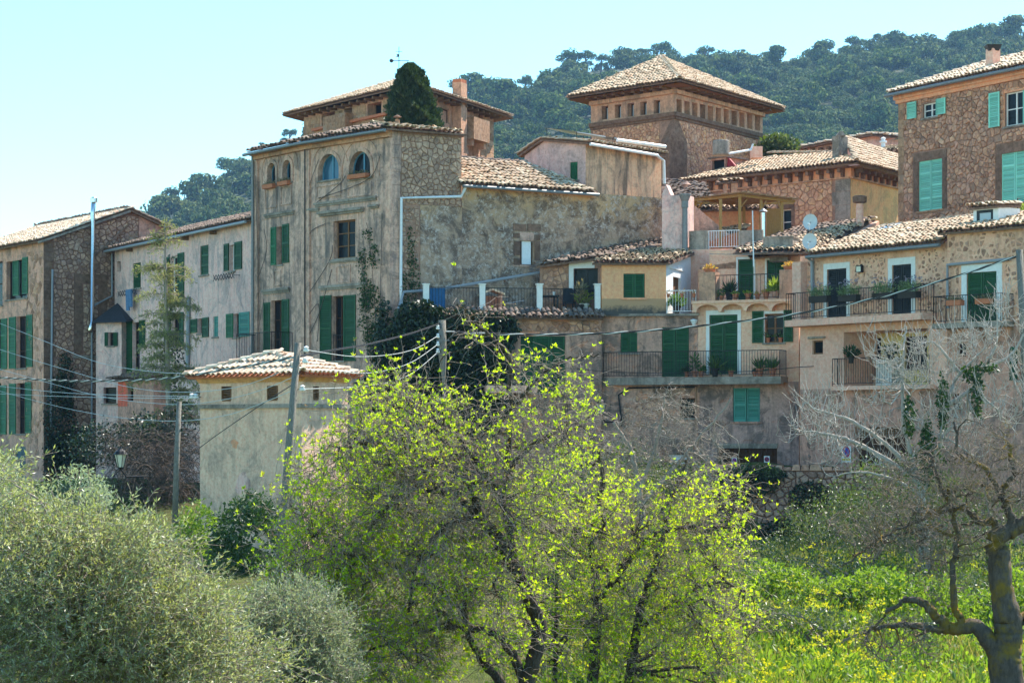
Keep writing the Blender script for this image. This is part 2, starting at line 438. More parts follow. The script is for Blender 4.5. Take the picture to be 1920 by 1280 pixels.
# the big mottled wall: ochre top band, grey lichen-spotted render lower down
def oldwall():
    n = NT('lichen_mottled_render'); v = n.coord()
    a = n.noise(v, 0.7, 8, 0.68, 0.8)
    base = n.mix(n.mask(a, 0.38, 0.64), (0.60, 0.39, 0.265), (0.47, 0.325, 0.24))
    z = n.add('ShaderNodeSeparateXYZ', {0: n.add('ShaderNodeNewGeometry').outputs['Position']}).outputs[2]
    zz = n.add('ShaderNodeMath', {0: z, 1: n.mul(n.noise(v, 1.3, 8, 0.7), 2.6)}, operation='ADD').outputs[0]
    base = n.mix(n.mask(zz, 8.8, 10.0), base, (0.72, 0.44, 0.22))
    dk = n.mask(n.noise(v, 1.5, 10, 0.8, 0.6), 0.45, 0.57)
    base = n.mix(n.mul(dk, 0.8), base, (0.13, 0.09, 0.075))
    sp = n.mask(n.noise(v, 6, 10, 0.85), 0.51, 0.57)
    spm = n.mul(sp, n.mask(n.noise(v, 0.8, 5, 0.6), 0.36, 0.52))
    base = n.mix(n.mul(spm, 0.85), base, (0.72, 0.60, 0.52))
    rd = n.mask(n.noise(v, 2.6, 4, 0.5), 0.69, 0.72)
    base = n.mix(rd, base, (0.30, 0.14, 0.085))
    n.bump(n.noise(v, 7, 10, 0.85), 1.0, 0.09)
    return n.out(base, 0.95, 0.1)
M['oldwall'] = oldwall()

# ---------------------------------------------------------------- windows and shutters
def shutter(parent, w, t0, t1, z0, z1, mat, o=0.0, rails=2, slats=True, name='shutter'):
    m = MB(); th = 0.04; fw = min(0.055, (t1 - t0) * 0.16)
    m.wbox(w, t0, t0 + fw, o, o + th, z0, z1); m.wbox(w, t1 - fw, t1, o, o + th, z0, z1)
    zs = [z0 + (z1 - z0) * k / rails for k in range(rails + 1)]
    for k, zc in enumerate(zs):
        a = zc if k == 0 else (zc - 0.07 if k == rails else zc - 0.035)
        m.wbox(w, t0 + fw, t1 - fw, o + .003, o + th - .003, a, a + 0.07)
    m.wbox(w, t0 + fw, t1 - fw, o + 0.004, o + 0.008, z0, z1)
    if slats:
        n = int((z1 - z0) / 0.068)
        for k in range(n):
            z = z0 + 0.05 + (z1 - z0 - 0.1) * k / n
            a, b = w.P(t0 + fw, o + 0.034, z), w.P(t1 - fw, o + 0.034, z)
            c, d = w.P(t1 - fw, o + 0.010, z + 0.045), w.P(t0 + fw, o + 0.010, z + 0.045)
            e, f = w.P(t1 - fw, o + 0.034, z + 0.010), w.P(t0 + fw, o + 0.034, z + 0.010)
            m.poly([a, b, e, f]); m.poly([f, e, c, d])
    return m.build(name, mat, parent)

def win(b, w, u0, v0, u1, v1, glass=(2, 3), shut=(), surround=None, sill=True, depth=0.18, mat=None, frame=None,
        arch=False, name='window', gm=None, fill=None, reveal=None, sillmat=None):
    """an opening in wall w: frame with separate panes, shutters given as photograph columns, stone surround and sill"""
    t0, t1, z0, z1 = w.rect(u0, v0, u1, v1)
    r = reveal or depth + 0.05
    w.holes.append((t0, t1, z0, z1, r, arch))
    fm = frame or M['wood_d']
    m = MB(); fw = 0.05
    o1, o0 = -depth + 0.03, -depth - 0.03
    sp = z1 - (t1 - t0) / 2 if arch else z1
    m.wbox(w, t0, t0 + fw, o0, o1, z0, sp); m.wbox(w, t1 - fw, t1, o0, o1, z0, sp)
    m.wbox(w, t0 + fw, t1 - fw, o0 + .002, o1 - .002, z0, z0 + fw)
    if arch:
        R = (t1 - t0) / 2; cx = (t0 + t1) / 2
        for k in range(10):
            a, c = math.pi * k / 10, math.pi * (k + 1) / 10
            q = [(cx - math.cos(x) * y, sp + math.sin(x) * y) for x, y in ((a, R), (c, R), (c, R - fw), (a, R - fw))]
            m.prism([w.P(x, o0, z) for x, z in q], [w.P(x, o1, z) for x, z in q])
    else:
        m.wbox(w, t0 + fw, t1 - fw, o0 + .002, o1 - .002, z1 - fw, z1)
    if glass:
        nc, nr = glass
        for k in range(1, nc):
            x = t0 + (t1 - t0) * k / nc
            m.wbox(w, x - 0.035, x + 0.035, o0 + .004, o1 - .004, z0 + fw, z1 - (0.02 if arch else fw))
        for k in range(1, nr):
            z = z0 + (sp - z0) * k / nr
            m.wbox(w, t0 + fw, t1 - fw, o0 + .006, o1 - .006, z - 0.018, z + 0.018)
    wo = m.build(name, fm, b)
    gmat = gm or M['glass']
    if glass:
        for i in range(nc):
            for j in range(nr):
                a, c = t0 + (t1 - t0) * i / nc, t0 + (t1 - t0) * (i + 1) / nc
                e, f = z0 + (sp - z0) * j / nr, z0 + (sp - z0) * (j + 1) / nr
                MB().wbox(w, a, c, -depth - 0.012, -depth - 0.004, e, f).build('pane', gmat, wo)
        if arch:
            R = (t1 - t0) / 2; cx = (t0 + t1) / 2
            q = [(cx - R * math.cos(math.pi * k / 12), sp + R * math.sin(math.pi * k / 12)) for k in range(13)]
            MB().prism([w.P(x, -depth - 0.012, z) for x, z in q], [w.P(x, -depth - 0.004, z) for x, z in q]).build('pane', gmat, wo)
    elif fill is not None:
        MB().wbox(w, t0 + fw, t1 - fw, -depth - 0.02, -depth, z0 + fw, z1 - (0 if arch else fw)).build('infill_panel', fill, wo)
    else:
        MB().wbox(w, t0, t1, -r - 0.01, -r + 0.004, z0, z1).build('interior_shade_panel', M['black'], wo)  # black panel paints in the shade of the room behind
    for s in shut:
        a, c = s[0], s[1]
        q0, q1 = w.t(a), w.t(c)
        e, f = z0, z1
        if len(s) > 2 and s[2] is not None: e, f = w.rect(a, s[2], c, s[3])[2:]
        inside = q0 > t0 - 0.03 and q1 < t1 + 0.03
        sm = s[4] if len(s) > 4 and s[4] is not None else (mat or M['green'])
        o = -0.075 if inside else getattr(w, 'so', 0.012)
        ra = s[5] if len(s) > 5 else (3 if f - e > 1.7 else 2)
        shutter(wo, w, q0 + 0.006, q1 - 0.006, e, f, sm, o, ra)
    if surround:
        sw, smat = surround
        s_ = MB(); pr = 0.02
        s_.wbox(w, t0 - sw, t0 - .002, -0.02, pr, z0, z1); s_.wbox(w, t1 + .002, t1 + sw, -0.02, pr, z0, z1)
        s_.wbox(w, t0 - sw, t1 + sw, -0.02, pr + 0.003, z1 + .002, z1 + sw * 1.25)
        s_.build('surround', smat, wo)
    if sill:
        MB().wbox(w, t0 - 0.08, t1 + 0.08, -depth, 0.06, z0 - 0.07, z0 - 0.002).build('sill', sillmat or M['concrete'], wo)
    return wo

# ---------------------------------------------------------------- roofs
def tile_meshes():
    out = []
    for k in range(3):
        L, r0, r1 = 0.41, 0.086 + 0.005 * k, 0.067
        v, f = [], []
        n = 6
        for s_, (r, x) in enumerate(((r0, 0.0), (r1, L))):
            for q in range(n + 1):
                a = math.pi * q / n
                v.append((r * math.cos(a), x, r * 0.86 * math.sin(a) + (0.035 if s_ == 0 else 0.0)))
        for q in range(n): f.append((q, q + 1, n + 1 + q + 1, n + 1 + q))
        b = len(v)
        for q in range(n + 1):
            a = math.pi * q / n
            v.append(((r0 - .022) * math.cos(a), 0.0, (r0 - .022) * 0.86 * math.sin(a) + 0.035))
        for q in range(n): f.append((b + q, b + q + 1, q + 1, q))
        out.append((v, f))
    return out
TILE_VF = tile_meshes()
TILE_ME = {}
def tile_me(k, mat):
    key = (k, mat.name)
    if key not in TILE_ME:
        me = bpy.data.meshes.new('tile')
        me.from_pydata(TILE_VF[k][0], [], TILE_VF[k][1])
        me.materials.append(mat)
        TILE_ME[key] = me
    return TILE_ME[key]
TILE_COUNT = {}
def put_tiles(owner, key, mats, mat, limit=300):
    """mats: world matrices; the first ones become tile objects, the rest one joined part"""
    used = TILE_COUNT.get(key, 0)
    n = max(0, min(len(mats), limit - used))
    TILE_COUNT[key] = used + n
    Wi = wm(owner).inverted()
    for k in range(n):
        link('tile', tile_me(RNG.randrange(3), mat), None, owner, Wi @ mats[k])
    if n < len(mats):
        v, f = TILE_VF[0]
        v = np.array(v); f = np.array(f); vs_, fs = [], []
        for q, mt in enumerate(mats[n:]):
            A = np.array(mt)
            vs_.append(v @ A[:3, :3].T + A[:3, 3]); fs.append(f + q * len(v))
        o = npmesh('tiles_beyond', np.concatenate(vs_), np.concatenate(fs), mat, owner)
        o['kind'] = 'stuff'
def inpoly(x, y, pg):
    c = False; n = len(pg)
    for i in range(n):
        x1, y1 = pg[i]; x2, y2 = pg[(i + 1) % n]
        if (y1 > y) != (y2 > y) and x < (x2 - x1) * (y - y1) / (y2 - y1) + x1: c = not c
    return c
def roof_pts(b, pts, mat=None, thick=0.07, cw=0.195, rl=0.33, mess=1.0, key=None, limit=300, name='roof', pan=None):
    """a tiled roof plane over world points; tile rows climb the steepest way"""
    mat = mat or M['tile']
    pts = [Vector(p) for p in pts]
    nrm = (pts[1] - pts[0]).cross(pts[2] - pts[0]).normalized()
    if nrm.z < 0: nrm = -nrm
    up = Vector((0, 0, 1)) - nrm * nrm.z
    up.normalize()
    e = up.cross(nrm); O = pts[0]
    pg = [((p - O).dot(e), (p - O).dot(up)) for p in pts]
    a0, a1 = min(p[0] for p in pg), max(p[0] for p in pg)
    s0, s1 = min(p[1] for p in pg), max(p[1] for p in pg)
    W = lambda a, s, h=0.0: O + e * a + up * s + nrm * h
    ro = MB().prism([W(a, s, -thick) for a, s in pg], [W(a, s) for a, s in pg])
    nc = max(1, round((a1 - a0) / cw)); cw = (a1 - a0) / nc
    R = Matrix((( e.x, up.x, nrm.x), (e.y, up.y, nrm.y), (e.z, up.z, nrm.z))).to_4x4()
    mats = []
    for r in range(int((s1 - s0) / rl) + 1):
        for c in range(nc + 1):
            a = a0 + cw * c
            s = s0 - 0.06 + rl * r
            if not inpoly(min(max(a, a0 + .02), a1 - .02), s + 0.15, pg): continue
            j = mess
            Rz = Matrix.Rotation(RNG.gauss(0, 0.035 * j), 4, 'Z') @ Matrix.Rotation(RNG.gauss(0, 0.02 * j), 4, 'X')
            p = W(a + RNG.gauss(0, 0.010 * j), s + RNG.gauss(0, 0.022 * j), 0.045 + abs(RNG.gauss(0, 0.010 * j)))
            mats.append(Matrix.Translation(p) @ R @ Rz)
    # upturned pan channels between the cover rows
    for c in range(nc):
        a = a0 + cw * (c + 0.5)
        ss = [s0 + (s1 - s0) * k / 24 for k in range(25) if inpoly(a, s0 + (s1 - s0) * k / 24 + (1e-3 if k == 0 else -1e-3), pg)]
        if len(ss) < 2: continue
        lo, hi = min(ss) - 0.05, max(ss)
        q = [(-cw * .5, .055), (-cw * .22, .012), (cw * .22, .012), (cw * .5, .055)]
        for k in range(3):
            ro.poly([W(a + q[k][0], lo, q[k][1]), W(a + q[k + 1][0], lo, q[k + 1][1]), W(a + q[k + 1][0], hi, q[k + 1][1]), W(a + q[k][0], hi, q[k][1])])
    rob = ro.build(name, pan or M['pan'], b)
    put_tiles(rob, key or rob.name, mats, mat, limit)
    return rob
def ridge_tiles(owner, a, b_, mat, key=None, limit=300, name=None):
    a, b_ = Vector(a), Vector(b_)
    d = (b_ - a); L = d.length; d.normalize()
    x = d.cross(Vector((0, 0, 1))).normalized(); z = x.cross(d)
    R = Matrix(((x.x, d.x, z.x), (x.y, d.y, z.y), (x.z, d.z, z.z))).to_4x4()
    mats = []
    for k in range(int(L / 0.38)):
        p = a + d * (k * 0.38) + Vector((0, 0, 0.06))
        mats.append(Matrix.Translation(p) @ R @ Matrix.Rotation(RNG.gauss(0, .03), 4, 'Z') @ Matrix.Scale(1.25, 4))
    put_tiles(owner, key or owner.name, mats, mat, limit)

# ---------------------------------------------------------------- stones
def clip(pg, px, py, nx, ny):
    out = []
    for i in range(len(pg)):
        a, c = pg[i], pg[(i + 1) % len(pg)]
        da = (a[0] - px) * nx + (a[1] - py) * ny
        dc = (c[0] - px) * nx + (c[1] - py) * ny
        if da <= 0: out.append(a)
        if (da < 0 < dc) or (dc < 0 < da):
            k = da / (da - dc)
            out.append((a[0] + (c[0] - a[0]) * k, a[1] + (c[1] - a[1]) * k))
    return out
def area(pg): return 0.5 * sum(pg[i][0] * pg[(i + 1) % len(pg)][1] - pg[(i + 1) % len(pg)][0] * pg[i][1] for i in range(len(pg)))
def cells(region, size, jitter=0.46, flat=1.35):
    """irregular stone outlines filling a convex region"""
    x0, x1 = min(p[0] for p in region), max(p[0] for p in region)
    y0, y1 = min(p[1] for p in region), max(p[1] for p in region)
    sx, sy = size * flat, size / flat
    nx, ny = int((x1 - x0) / sx) + 3, int((y1 - y0) / sy) + 3
    S = {}
    yj = y0 - 1.2 * sy
    for j in range(-1, ny + 6):                 # rough courses of uneven height
        hj = sy * RNG.choice((.7, .85, 1.0, 1.0, 1.2, 1.45)); yj += hj
        if yj > y1 + 2 * sy: break
        ph = RNG.uniform(0, 1)
        for i in range(-1, nx):
            if RNG.random() < .16: continue
            S[i, j] = (x0 + (i + ph + RNG.uniform(-jitter, jitter)) * sx, yj + RNG.uniform(-.3, .3) * hj)
    out = []
    for (i, j), (x, y) in S.items():
        pg = [(x - 2 * sx, y - 2 * sy), (x + 2 * sx, y - 2 * sy), (x + 2 * sx, y + 2 * sy), (x - 2 * sx, y + 2 * sy)]
        for dj in (-2, -1, 0, 1, 2):
            for di in (-2, -1, 0, 1, 2):
                if (di or dj) and (i + di, j + dj) in S:
                    a, c = S[i + di, j + dj]
                    pg = clip(pg, (x + a) / 2, (y + c) / 2, a - x, c - y)
                    if len(pg) < 3: break
            if len(pg) < 3: break
        ok = len(pg) > 2
        n = len(region)
        for k in range(n):
            if not ok: break
            p, q = region[k], region[(k + 1) % n]
            pg = clip(pg, p[0], p[1], q[1] - p[1], -(q[0] - p[0]))
            ok = len(pg) > 2
        if ok and area(pg) > 0.12 * sx * sy: out.append(pg)
    return out
def blocks(t0, t1, z0, z1, bw, bh):
    out = []; n = max(1, round((z1 - z0) / bh)); bh = (z1 - z0) / n
    for j in range(n):
        x = t0 - (bw * .5 if j % 2 else 0)
        while x < t1 - 0.02:
            w_ = bw * RNG.uniform(.8, 1.2)
            a, c = max(t0, x), min(t1, x + w_)
            if c - a > 0.06: out.append([(a, z0 + j * bh), (c, z0 + j * bh), (c, z0 + (j + 1) * bh), (a, z0 + (j + 1) * bh)])
            x += w_
    return out
STONE_COUNT = {}
def put_stones(parent, w, cl, mat, joint=0.022, proud=0.05, holes=(), name='stone', limit=300, key=None, minarea=0.012, bev=0.03):
    done = []
    for pg in cl:
        bad = False
        for h in holes:
            x0, x1 = min(p[0] for p in pg), max(p[0] for p in pg)
            y0, y1 = min(p[1] for p in pg), max(p[1] for p in pg)
            if x0 < h[1] and x1 > h[0] and y0 < h[3] and y1 > h[2]:
                best = []
                for c in ((h[0], 0, 1, 0), (h[1], 0, -1, 0), (0, h[2], 0, 1), (0, h[3], 0, -1)):
                    q = clip(pg, *c)
                    if len(q) > 2 and (not best or area(q) > area(best)): best = q
                pg = best
                if len(pg) < 3 or area(pg) < minarea: bad = True; break
        if bad or len(pg) < 3 or area(pg) < minarea: continue
        cx, cy_ = sum(p[0] for p in pg) / len(pg), sum(p[1] for p in pg) / len(pg)
        q = [pg[0]]                                   # drop near-duplicate corners
        for p in pg[1:]:
            if math.hypot(p[0] - q[-1][0], p[1] - q[-1][1]) > 0.03: q.append(p)
        if len(q) > 3 and math.hypot(q[0][0] - q[-1][0], q[0][1] - q[-1][1]) < 0.03: q.pop()
        if len(q) < 3: continue
        done.append((cx, cy_, q))
    key = key or parent.name
    used = STONE_COUNT.get(key, 0)
    done.sort(key=lambda d: -area(d[2]))
    rest = MB()
    for k, (cx, cy_, q) in enumerate(done):
        h = proud * RNG.uniform(0.45, 1.2)
        def ring(sh, o):
            r = []
            for x, y in q:
                dx, dy = cx - x, cy_ - y
                L = math.hypot(dx, dy) or 1
                f = min(sh / L, 0.6)
                r.append(w.P(x + dx * f, o, y + dy * f))
            return r
        m = rest if used + k >= limit else MB()
        A, B, C = ring(joint, -0.01), ring(joint * 1.05 + bev * .3, h * .7), ring(joint + bev, h)
        i = len(m.v); n = len(q)
        m.v += [tuple(p) for p in A + B + C]
        for z in range(2):
            for a in range(n):
                c = (a + 1) % n
                m.f.append((i + z * n + a, i + z * n + c, i + z * n + n + c, i + z * n + n + a))
        m.f.append(tuple(i + 2 * n + a for a in range(n)))
        if m is not rest: m.build(name, mat, parent)
    STONE_COUNT[key] = min(limit, used + len(done))
    if rest.f:
        o = rest.build(name + '_facing_beyond', mat, parent)
        o['kind'] = 'stuff'
def quoins(parent, w, t, side, z0, z1, mat, h=0.42, lens=(0.62, 0.38), name='quoin', pr=0.02):
    """alternating corner blocks; side +1 runs towards larger t"""
    n = max(1, int((z1 - z0) / h)); hh = (z1 - z0) / n
    for k in range(n):
        L = lens[k % 2] * RNG.uniform(.88, 1.12)
        a, c = (t, t + L) if side > 0 else (t - L, t)
        g = 0.008
        MB().wbox(w, a, c, -0.03, pr + RNG.uniform(0, .012), z0 + k * hh + g, z0 + (k + 1) * hh - g).build(name, mat, parent)

# ---------------------------------------------------------------- railings, pots
def railing(b, pts, h, mat, gap=0.11, name='railing', r=0.009, posts=True, bottom=0.08):
    m = MB(); pts = [Vector(p) for p in pts]
    for a, c in zip(pts[:-1], pts[1:]):
        L = (c - a).length; n = max(1, round(L / gap))
        m.bar(a + Vector((0, 0, h)), c + Vector((0, 0, h)), 0.019)
        m.bar(a + Vector((0, 0, bottom)), c + Vector((0, 0, bottom)), 0.014)
        for k in range(n + 1):
            p = a.lerp(c, k / n)
            m.bar(p + Vector((0, 0, 0.0 if k in (0, n) else bottom)), p + Vector((0, 0, h)), r * (1.7 if k in (0, n) else 1))
    return m.build(name, mat, b)
LEAFM = {}
def tuft(p, n, h, spread, size, wid, up=0.6):
    """small plant as numpy leaves rising from p"""
    q = NR.normal(size=(n, 3)); q[:, 2] = np.abs(q[:, 2]) + up
    q /= np.linalg.norm(q, axis=1)[:, None]
    pos = np.array(p) + q * (h * NR.uniform(0.1, 1, (n, 1))) * np.array([spread, spread, 1.0])
    return leaf_arrays(pos, q + NR.normal(scale=.35, size=(n, 3)), size, wid)
def leaf_arrays(pos, dirs, size, wid, fold=0.25, svar=0.3):
    """diamond leaves: base, side, tip, side"""
    n = len(pos)
    d = dirs / (np.linalg.norm(dirs, axis=1)[:, None] + 1e-9)
    a = NR.normal(size=(n, 3))
    s = np.cross(d, a); s /= (np.linalg.norm(s, axis=1)[:, None] + 1e-9)
    nn = np.cross(d, s)
    L = (size * NR.uniform(1 - svar, 1 + svar, (n, 1))); Wd = (wid * NR.uniform(1 - svar, 1 + svar, (n, 1)))
    v = np.empty((n, 4, 3), dtype=np.float32)
    v[:, 0] = pos
    v[:, 1] = pos + d * L * .45 + s * Wd * .5 + nn * Wd * fold
    v[:, 2] = pos + d * L
    v[:, 3] = pos + d * L * .45 - s * Wd * .5 + nn * Wd * fold
    return v.reshape(-1, 3)
def leaf_obj(name, verts, mat, parent=None, origin=None):
    verts = np.asarray(verts).reshape(-1, 3)
    f = np.arange(len(verts), dtype=np.int32).reshape(-1, 4)
    return npmesh(name, verts, f, mat, parent, origin=origin)
POT_PROF = [(0.07, 0), (0.105, 0.2), (0.125, 0.2), (0.125, 0.245), (0.10, 0.245), (0.09, 0.20)]
def pot_plant(p, label, kind='leafy', s=1.0, potmat=None, group=None, plantmat=None, cat='potted plant', name='potted_plant', n=60):
    t = thing(name, label, cat, p, RNG.uniform(0, 6), group)
    MB().lathe(p, [(r * s, h * s) for r, h in POT_PROF], 12).build('pot', potmat or M['pot'], t)
    q = (p[0], p[1], p[2] + 0.2 * s)
    m = plantmat or M['lf_pot']
    if kind == 'spiky': v = tuft(q, n, 0.10 * s, 1.0, 0.36 * s, 0.045 * s, 0.9)
    elif kind == 'low': v = tuft(q, n, 0.14 * s, 1.2, 0.09 * s, 0.05 * s, 0.4)
    elif kind == 'tall': v = tuft(q, n, 0.75 * s, 0.3, 0.22 * s, 0.06 * s, 0.9)
    else: v = tuft(q, n, 0.34 * s, 0.9, 0.16 * s, 0.07 * s, 0.5)
    leaf_obj('plant', v, m, t)
    return t
def trough(w, u, v, wpx, hpx, label, o=0.14, mat=None, plant='lavender', group=None):
    t0, t1, z0, z1 = w.rect(u - wpx / 2, v, u + wpx / 2, v + hpx)
    c = w.P((t0 + t1) / 2, o, z0)
    t = thing('planter_box', label, 'planter', c, w.rz, group)
    m = MB(); tw = 0.018
    m.wbox(w, t0, t1, o - .11, o + .11, z0, z0 + .03)
    m.wbox(w, t0, t1, o + .11 - tw, o + .11, z0 + .03, z1); m.wbox(w, t0, t1, o - .11, o - .11 + tw, z0 + .03, z1)
    m.wbox(w, t0, t0 + tw, o - .11 + tw, o + .11 - tw, z0 + .03, z1); m.wbox(w, t1 - tw, t1, o - .11 + tw, o + .11 - tw, z0 + .03, z1)
    m.build('box', mat or M['soilbox'], t)
    MB().wbox(w, t0 + tw, t1 - tw, o - .09, o + .09, z1 - .06, z1 - .03).build('soil', M['soilbox'], t)
    vs_ = []
    for k in range(9):
        x = t0 + (t1 - t0) * (k + .5) / 9
        if plant == 'lavender':
            vs_.append(tuft(w.P(x, o, z1 - .04), 46, .34, .55, .15, .022, .6))
        else:
            vs_.append(tuft(w.P(x, o, z1 - .04), 14, .13, .7, .10, .03, .4))
    leaf_obj('plant', np.concatenate(vs_), M['lf_lav'] if plant == 'lavender' else M['lf_dry'], t)
    if plant == 'lavender':
        fl = []
        for k in range(26):
            x = RNG.uniform(t0 - .1, t1 + .1)
            p = w.P(x, o + RNG.uniform(-.1, .12), z1 + RNG.uniform(.28, .5))
            fl.append(tuft(p, 5, .02, 1, .06, .03, .8))
        leaf_obj('flower_spikes', np.concatenate(fl), M['lf_flow'], t)
    return t
def polypipe(b, pts, r, mat, name='downpipe', top=None, n=8):
    return MB().tube(pts, r, n).build(name, mat, b)

M['lf_pot'] = leafmat('pot_plant_leaf', [(0.05, 0.11, 0.03), (0.08, 0.15, 0.04), (0.12, 0.19, 0.05)], 0.4)
M['lf_bright'] = leafmat('bright_pot_leaf', [(0.22, 0.30, 0.05), (0.30, 0.36, 0.07)], 0.5)
M['lf_succ'] = leafmat('orange_succulent_leaf', [(0.42, 0.20, 0.06), (0.50, 0.30, 0.08), (0.30, 0.26, 0.07)], 0.45)
M['lf_dark'] = leafmat('dark_pot_leaf', [(0.025, 0.055, 0.02), (0.04, 0.08, 0.03)], 0.25)
M['lf_lav'] = leafmat('lavender_leaf', [(0.14, 0.20, 0.10), (0.20, 0.27, 0.13), (0.26, 0.33, 0.15)], 0.4)
M['lf_flow'] = leafmat('lavender_flower', [(0.30, 0.24, 0.36), (0.38, 0.32, 0.42)], 0.4)
M['lf_dry'] = leafmat('dry_plant', [(0.20, 0.16, 0.10), (0.26, 0.20, 0.12), (0.12, 0.12, 0.05)], 0.3)
# ================================================================ ground
ZG = -4.0
def sstep(a, b, x):
    x = np.clip((x - a) / (b - a), 0, 1); return x * x * (3 - 2 * x)
def ground_z(x, y):
    x = np.asarray(x, float); y = np.asarray(y, float)
    k = x / np.maximum(y, 1) * F + 960
    z = -1.7 + (ZG + 1.7) * sstep(1, 15, y)
    z = z + 2.0 * sstep(56, 76, y) * (1 - sstep(1000, 1250, k)) + 0.35 * sstep(40, 62, y) * sstep(1250, 1400, k)
    z = np.where((k > 1120) & (y > 71.2), np.maximum(z, -1.35), z)
    z = np.where(y > 80, np.where(k > 700, np.maximum(z, -2.2 + 0.05 * (y - 80)), -2.9 + 0.02 * (y - 80)), z)
    z = z + 0.09 * np.sin(x * .9 + y * .35) + 0.06 * np.sin(x * 2.3 - y * 1.1)
    return z
ys = np.concatenate([np.linspace(-20, 60, 90), np.linspace(61, 84, 40), np.linspace(86, 200, 40), np.linspace(230, 1500, 20)])
us = np.concatenate([np.linspace(-1400, 300, 30), np.linspace(320, 2000, 120), np.linspace(2050, 3400, 24)])
gx = (us[None, :] - 960) / F * np.maximum(np.abs(ys) + 14, 25)[:, None]
gy = np.repeat(ys[:, None], len(us), 1)
gz = ground_z(gx, gy)
gv = np.stack([gx, gy, gz], -1).reshape(-1, 3)
ii = np.arange((len(ys) - 1) * len(us)).reshape(len(ys) - 1, len(us))[:, :-1].ravel()
gf = np.stack([ii, ii + 1, ii + len(us) + 1, ii + len(us)], 1)
def groundmat():
    n = NT('meadow_soil'); v = n.coord()
    col = n.mix(n.mask(n.noise(v, 0.35, 8, 0.7), 0.4, 0.6), (0.115, 0.145, 0.035), (0.15, 0.13, 0.06))
    col = n.mix(n.mask(n.noise(v, 3, 8, 0.75), 0.45, 0.65), col, (0.065, 0.085, 0.02))
    n.bump(n.noise(v, 9, 8, 0.8), 1.0, 0.1)
    return n.out(col, 1.0, 0.05)
tag(npmesh('ground', gv, gf, groundmat(), smooth=True), kind='structure')

# ================================================================ wooded hill
SKYL = [(-400, 520), (150, 478), (290, 402), (340, 380), (400, 352), (470, 318), (560, 284), (700, 230), (820, 192), (900, 184), (1000, 165), (1050, 146),
        (1150, 128), (1250, 110), (1350, 116), (1430, 126), (1500, 112), (1600, 97), (1700, 86), (1800, 76), (1920, 70), (2300, 36), (3000, 60)]
su, sv = np.array([p[0] for p in SKYL], float), np.array([p[1] for p in SKYL], float)
def crest(u): return np.interp(u, su, sv)
CY = 900.0
def hill_z(x, y):
    u = x / y * F + 960
    zc = (HV - crest(u)) / F * CY
    f = sstep(300, CY, y) * 0.25 + 0.75 * np.clip((y - 300) / (CY - 300), 0, 1) ** 0.9
    return np.where(y <= CY, -3 + (zc + 3) * f, zc - 0.25 * (y - CY))
hy = np.linspace(300, 1150, 60); hu = np.linspace(-400, 2600, 130)
hx = (hu[None] - 960) / F * hy[:, None]
hyy = np.repeat(hy[:, None], len(hu), 1)
hz = hill_z(hx, hyy) + 1.2 * np.sin(hx * .07) * np.sin(hyy * .05)
hv = np.stack([hx, hyy, hz], -1).reshape(-1, 3)
ii = np.arange((len(hy) - 1) * len(hu)).reshape(len(hy) - 1, len(hu))[:, :-1].ravel()
hf = np.stack([ii, ii + 1, ii + len(hu) + 1, ii + len(hu)], 1)
tag(npmesh('hill', hv, hf, simple('wooded_hill_soil', (0.05, 0.065, 0.03), 1.0, var=0.5, scale=.2), smooth=True), kind='structure')

# ================================================================ LEFT STONE HOUSE
h = thing('stone_house', 'tall left edge house with green shutters, rubble stone gable and steel flue', 'house', P(82, 900, 95.5))
LF = WU(0, 99.8, 82, 95.5)
dF = LF.d
LF = Wall((LF.A - dF * 4.5)[:2], LF.B[:2])
LSd = Vector((-dF.y, dF.x, 0))
LS = Wall(LF.B[:2], (LF.B + LSd * 8.2)[:2])
zE = 350 * 95.5 / F; zR = zE + 1.55
G = M['green_l']
win(h, LF, 12, 488, 52, 560, (2, 1), [(22, 33, 487, 554, G), (43, 53, 482, 551, G)], depth=.22)
win(h, LF, -30, 492, 5, 574, (2, 2), depth=.2)
win(h, LF, -14, 598, 3, 692, (1, 3), [(3.5, 14, 597, 692, G, 3), (-25, -14, None, None, G)], depth=.2)
win(h, LF, 31, 593, 50, 690, (2, 3), [(18, 30.5, 594, 691, G, 3), (50.5, 62, 590, 688, G, 3)], depth=.2)
win(h, LF, -14, 718, 2, 814, (1, 3), [(2.5, 13, 722, 814, G, 3), (-25, -14, None, None, G)], depth=.2)
win(h, LF, 31, 718, 48, 813, (2, 3), [(18.5, 30.5, 719, 814, G, 3), (48.5, 60, 716, 812, G, 3)], depth=.2)
win(h, LF, 29, 837, 48, 905, None, [(29.3, 38.3, None, None, M['slateblue'], 3), (38.8, 47.7, None, None, M['slateblue'], 3)])
wf = wall_mesh(LF, -1, LF.L, -3.2, zE, M['pl_left'], h)
put_stones(wf, LF, [c for c in cells([(LF.L - 2.0, -2), (LF.L - .1, -2), (LF.L - .1, zE - .4), (LF.L - 2.0, zE - .4)], 0.3) if RNG.random() < .5], M['stone_r'], joint=.03, proud=.022, holes=LF.holes, limit=120)
wg = wall_mesh(LS, 0, 8.2, -3.2, zE, M['mortar_d'], h, top=[(4.1, zR)])
k = zR - zE
H2 = [(1.45, 3.05, 3.2, 6.9)]
put_stones(wg, LS, cells([(0.45, -2.0), (4.6, -2.0), (4.6, zR - .25), (4.1, zR - .2), (0.45, zE + .1)], 0.19), M['stone_l'], holes=H2, joint=.02)
quoins(wg, LS, 0, 1, -2, zE - .1, M['quoin'])
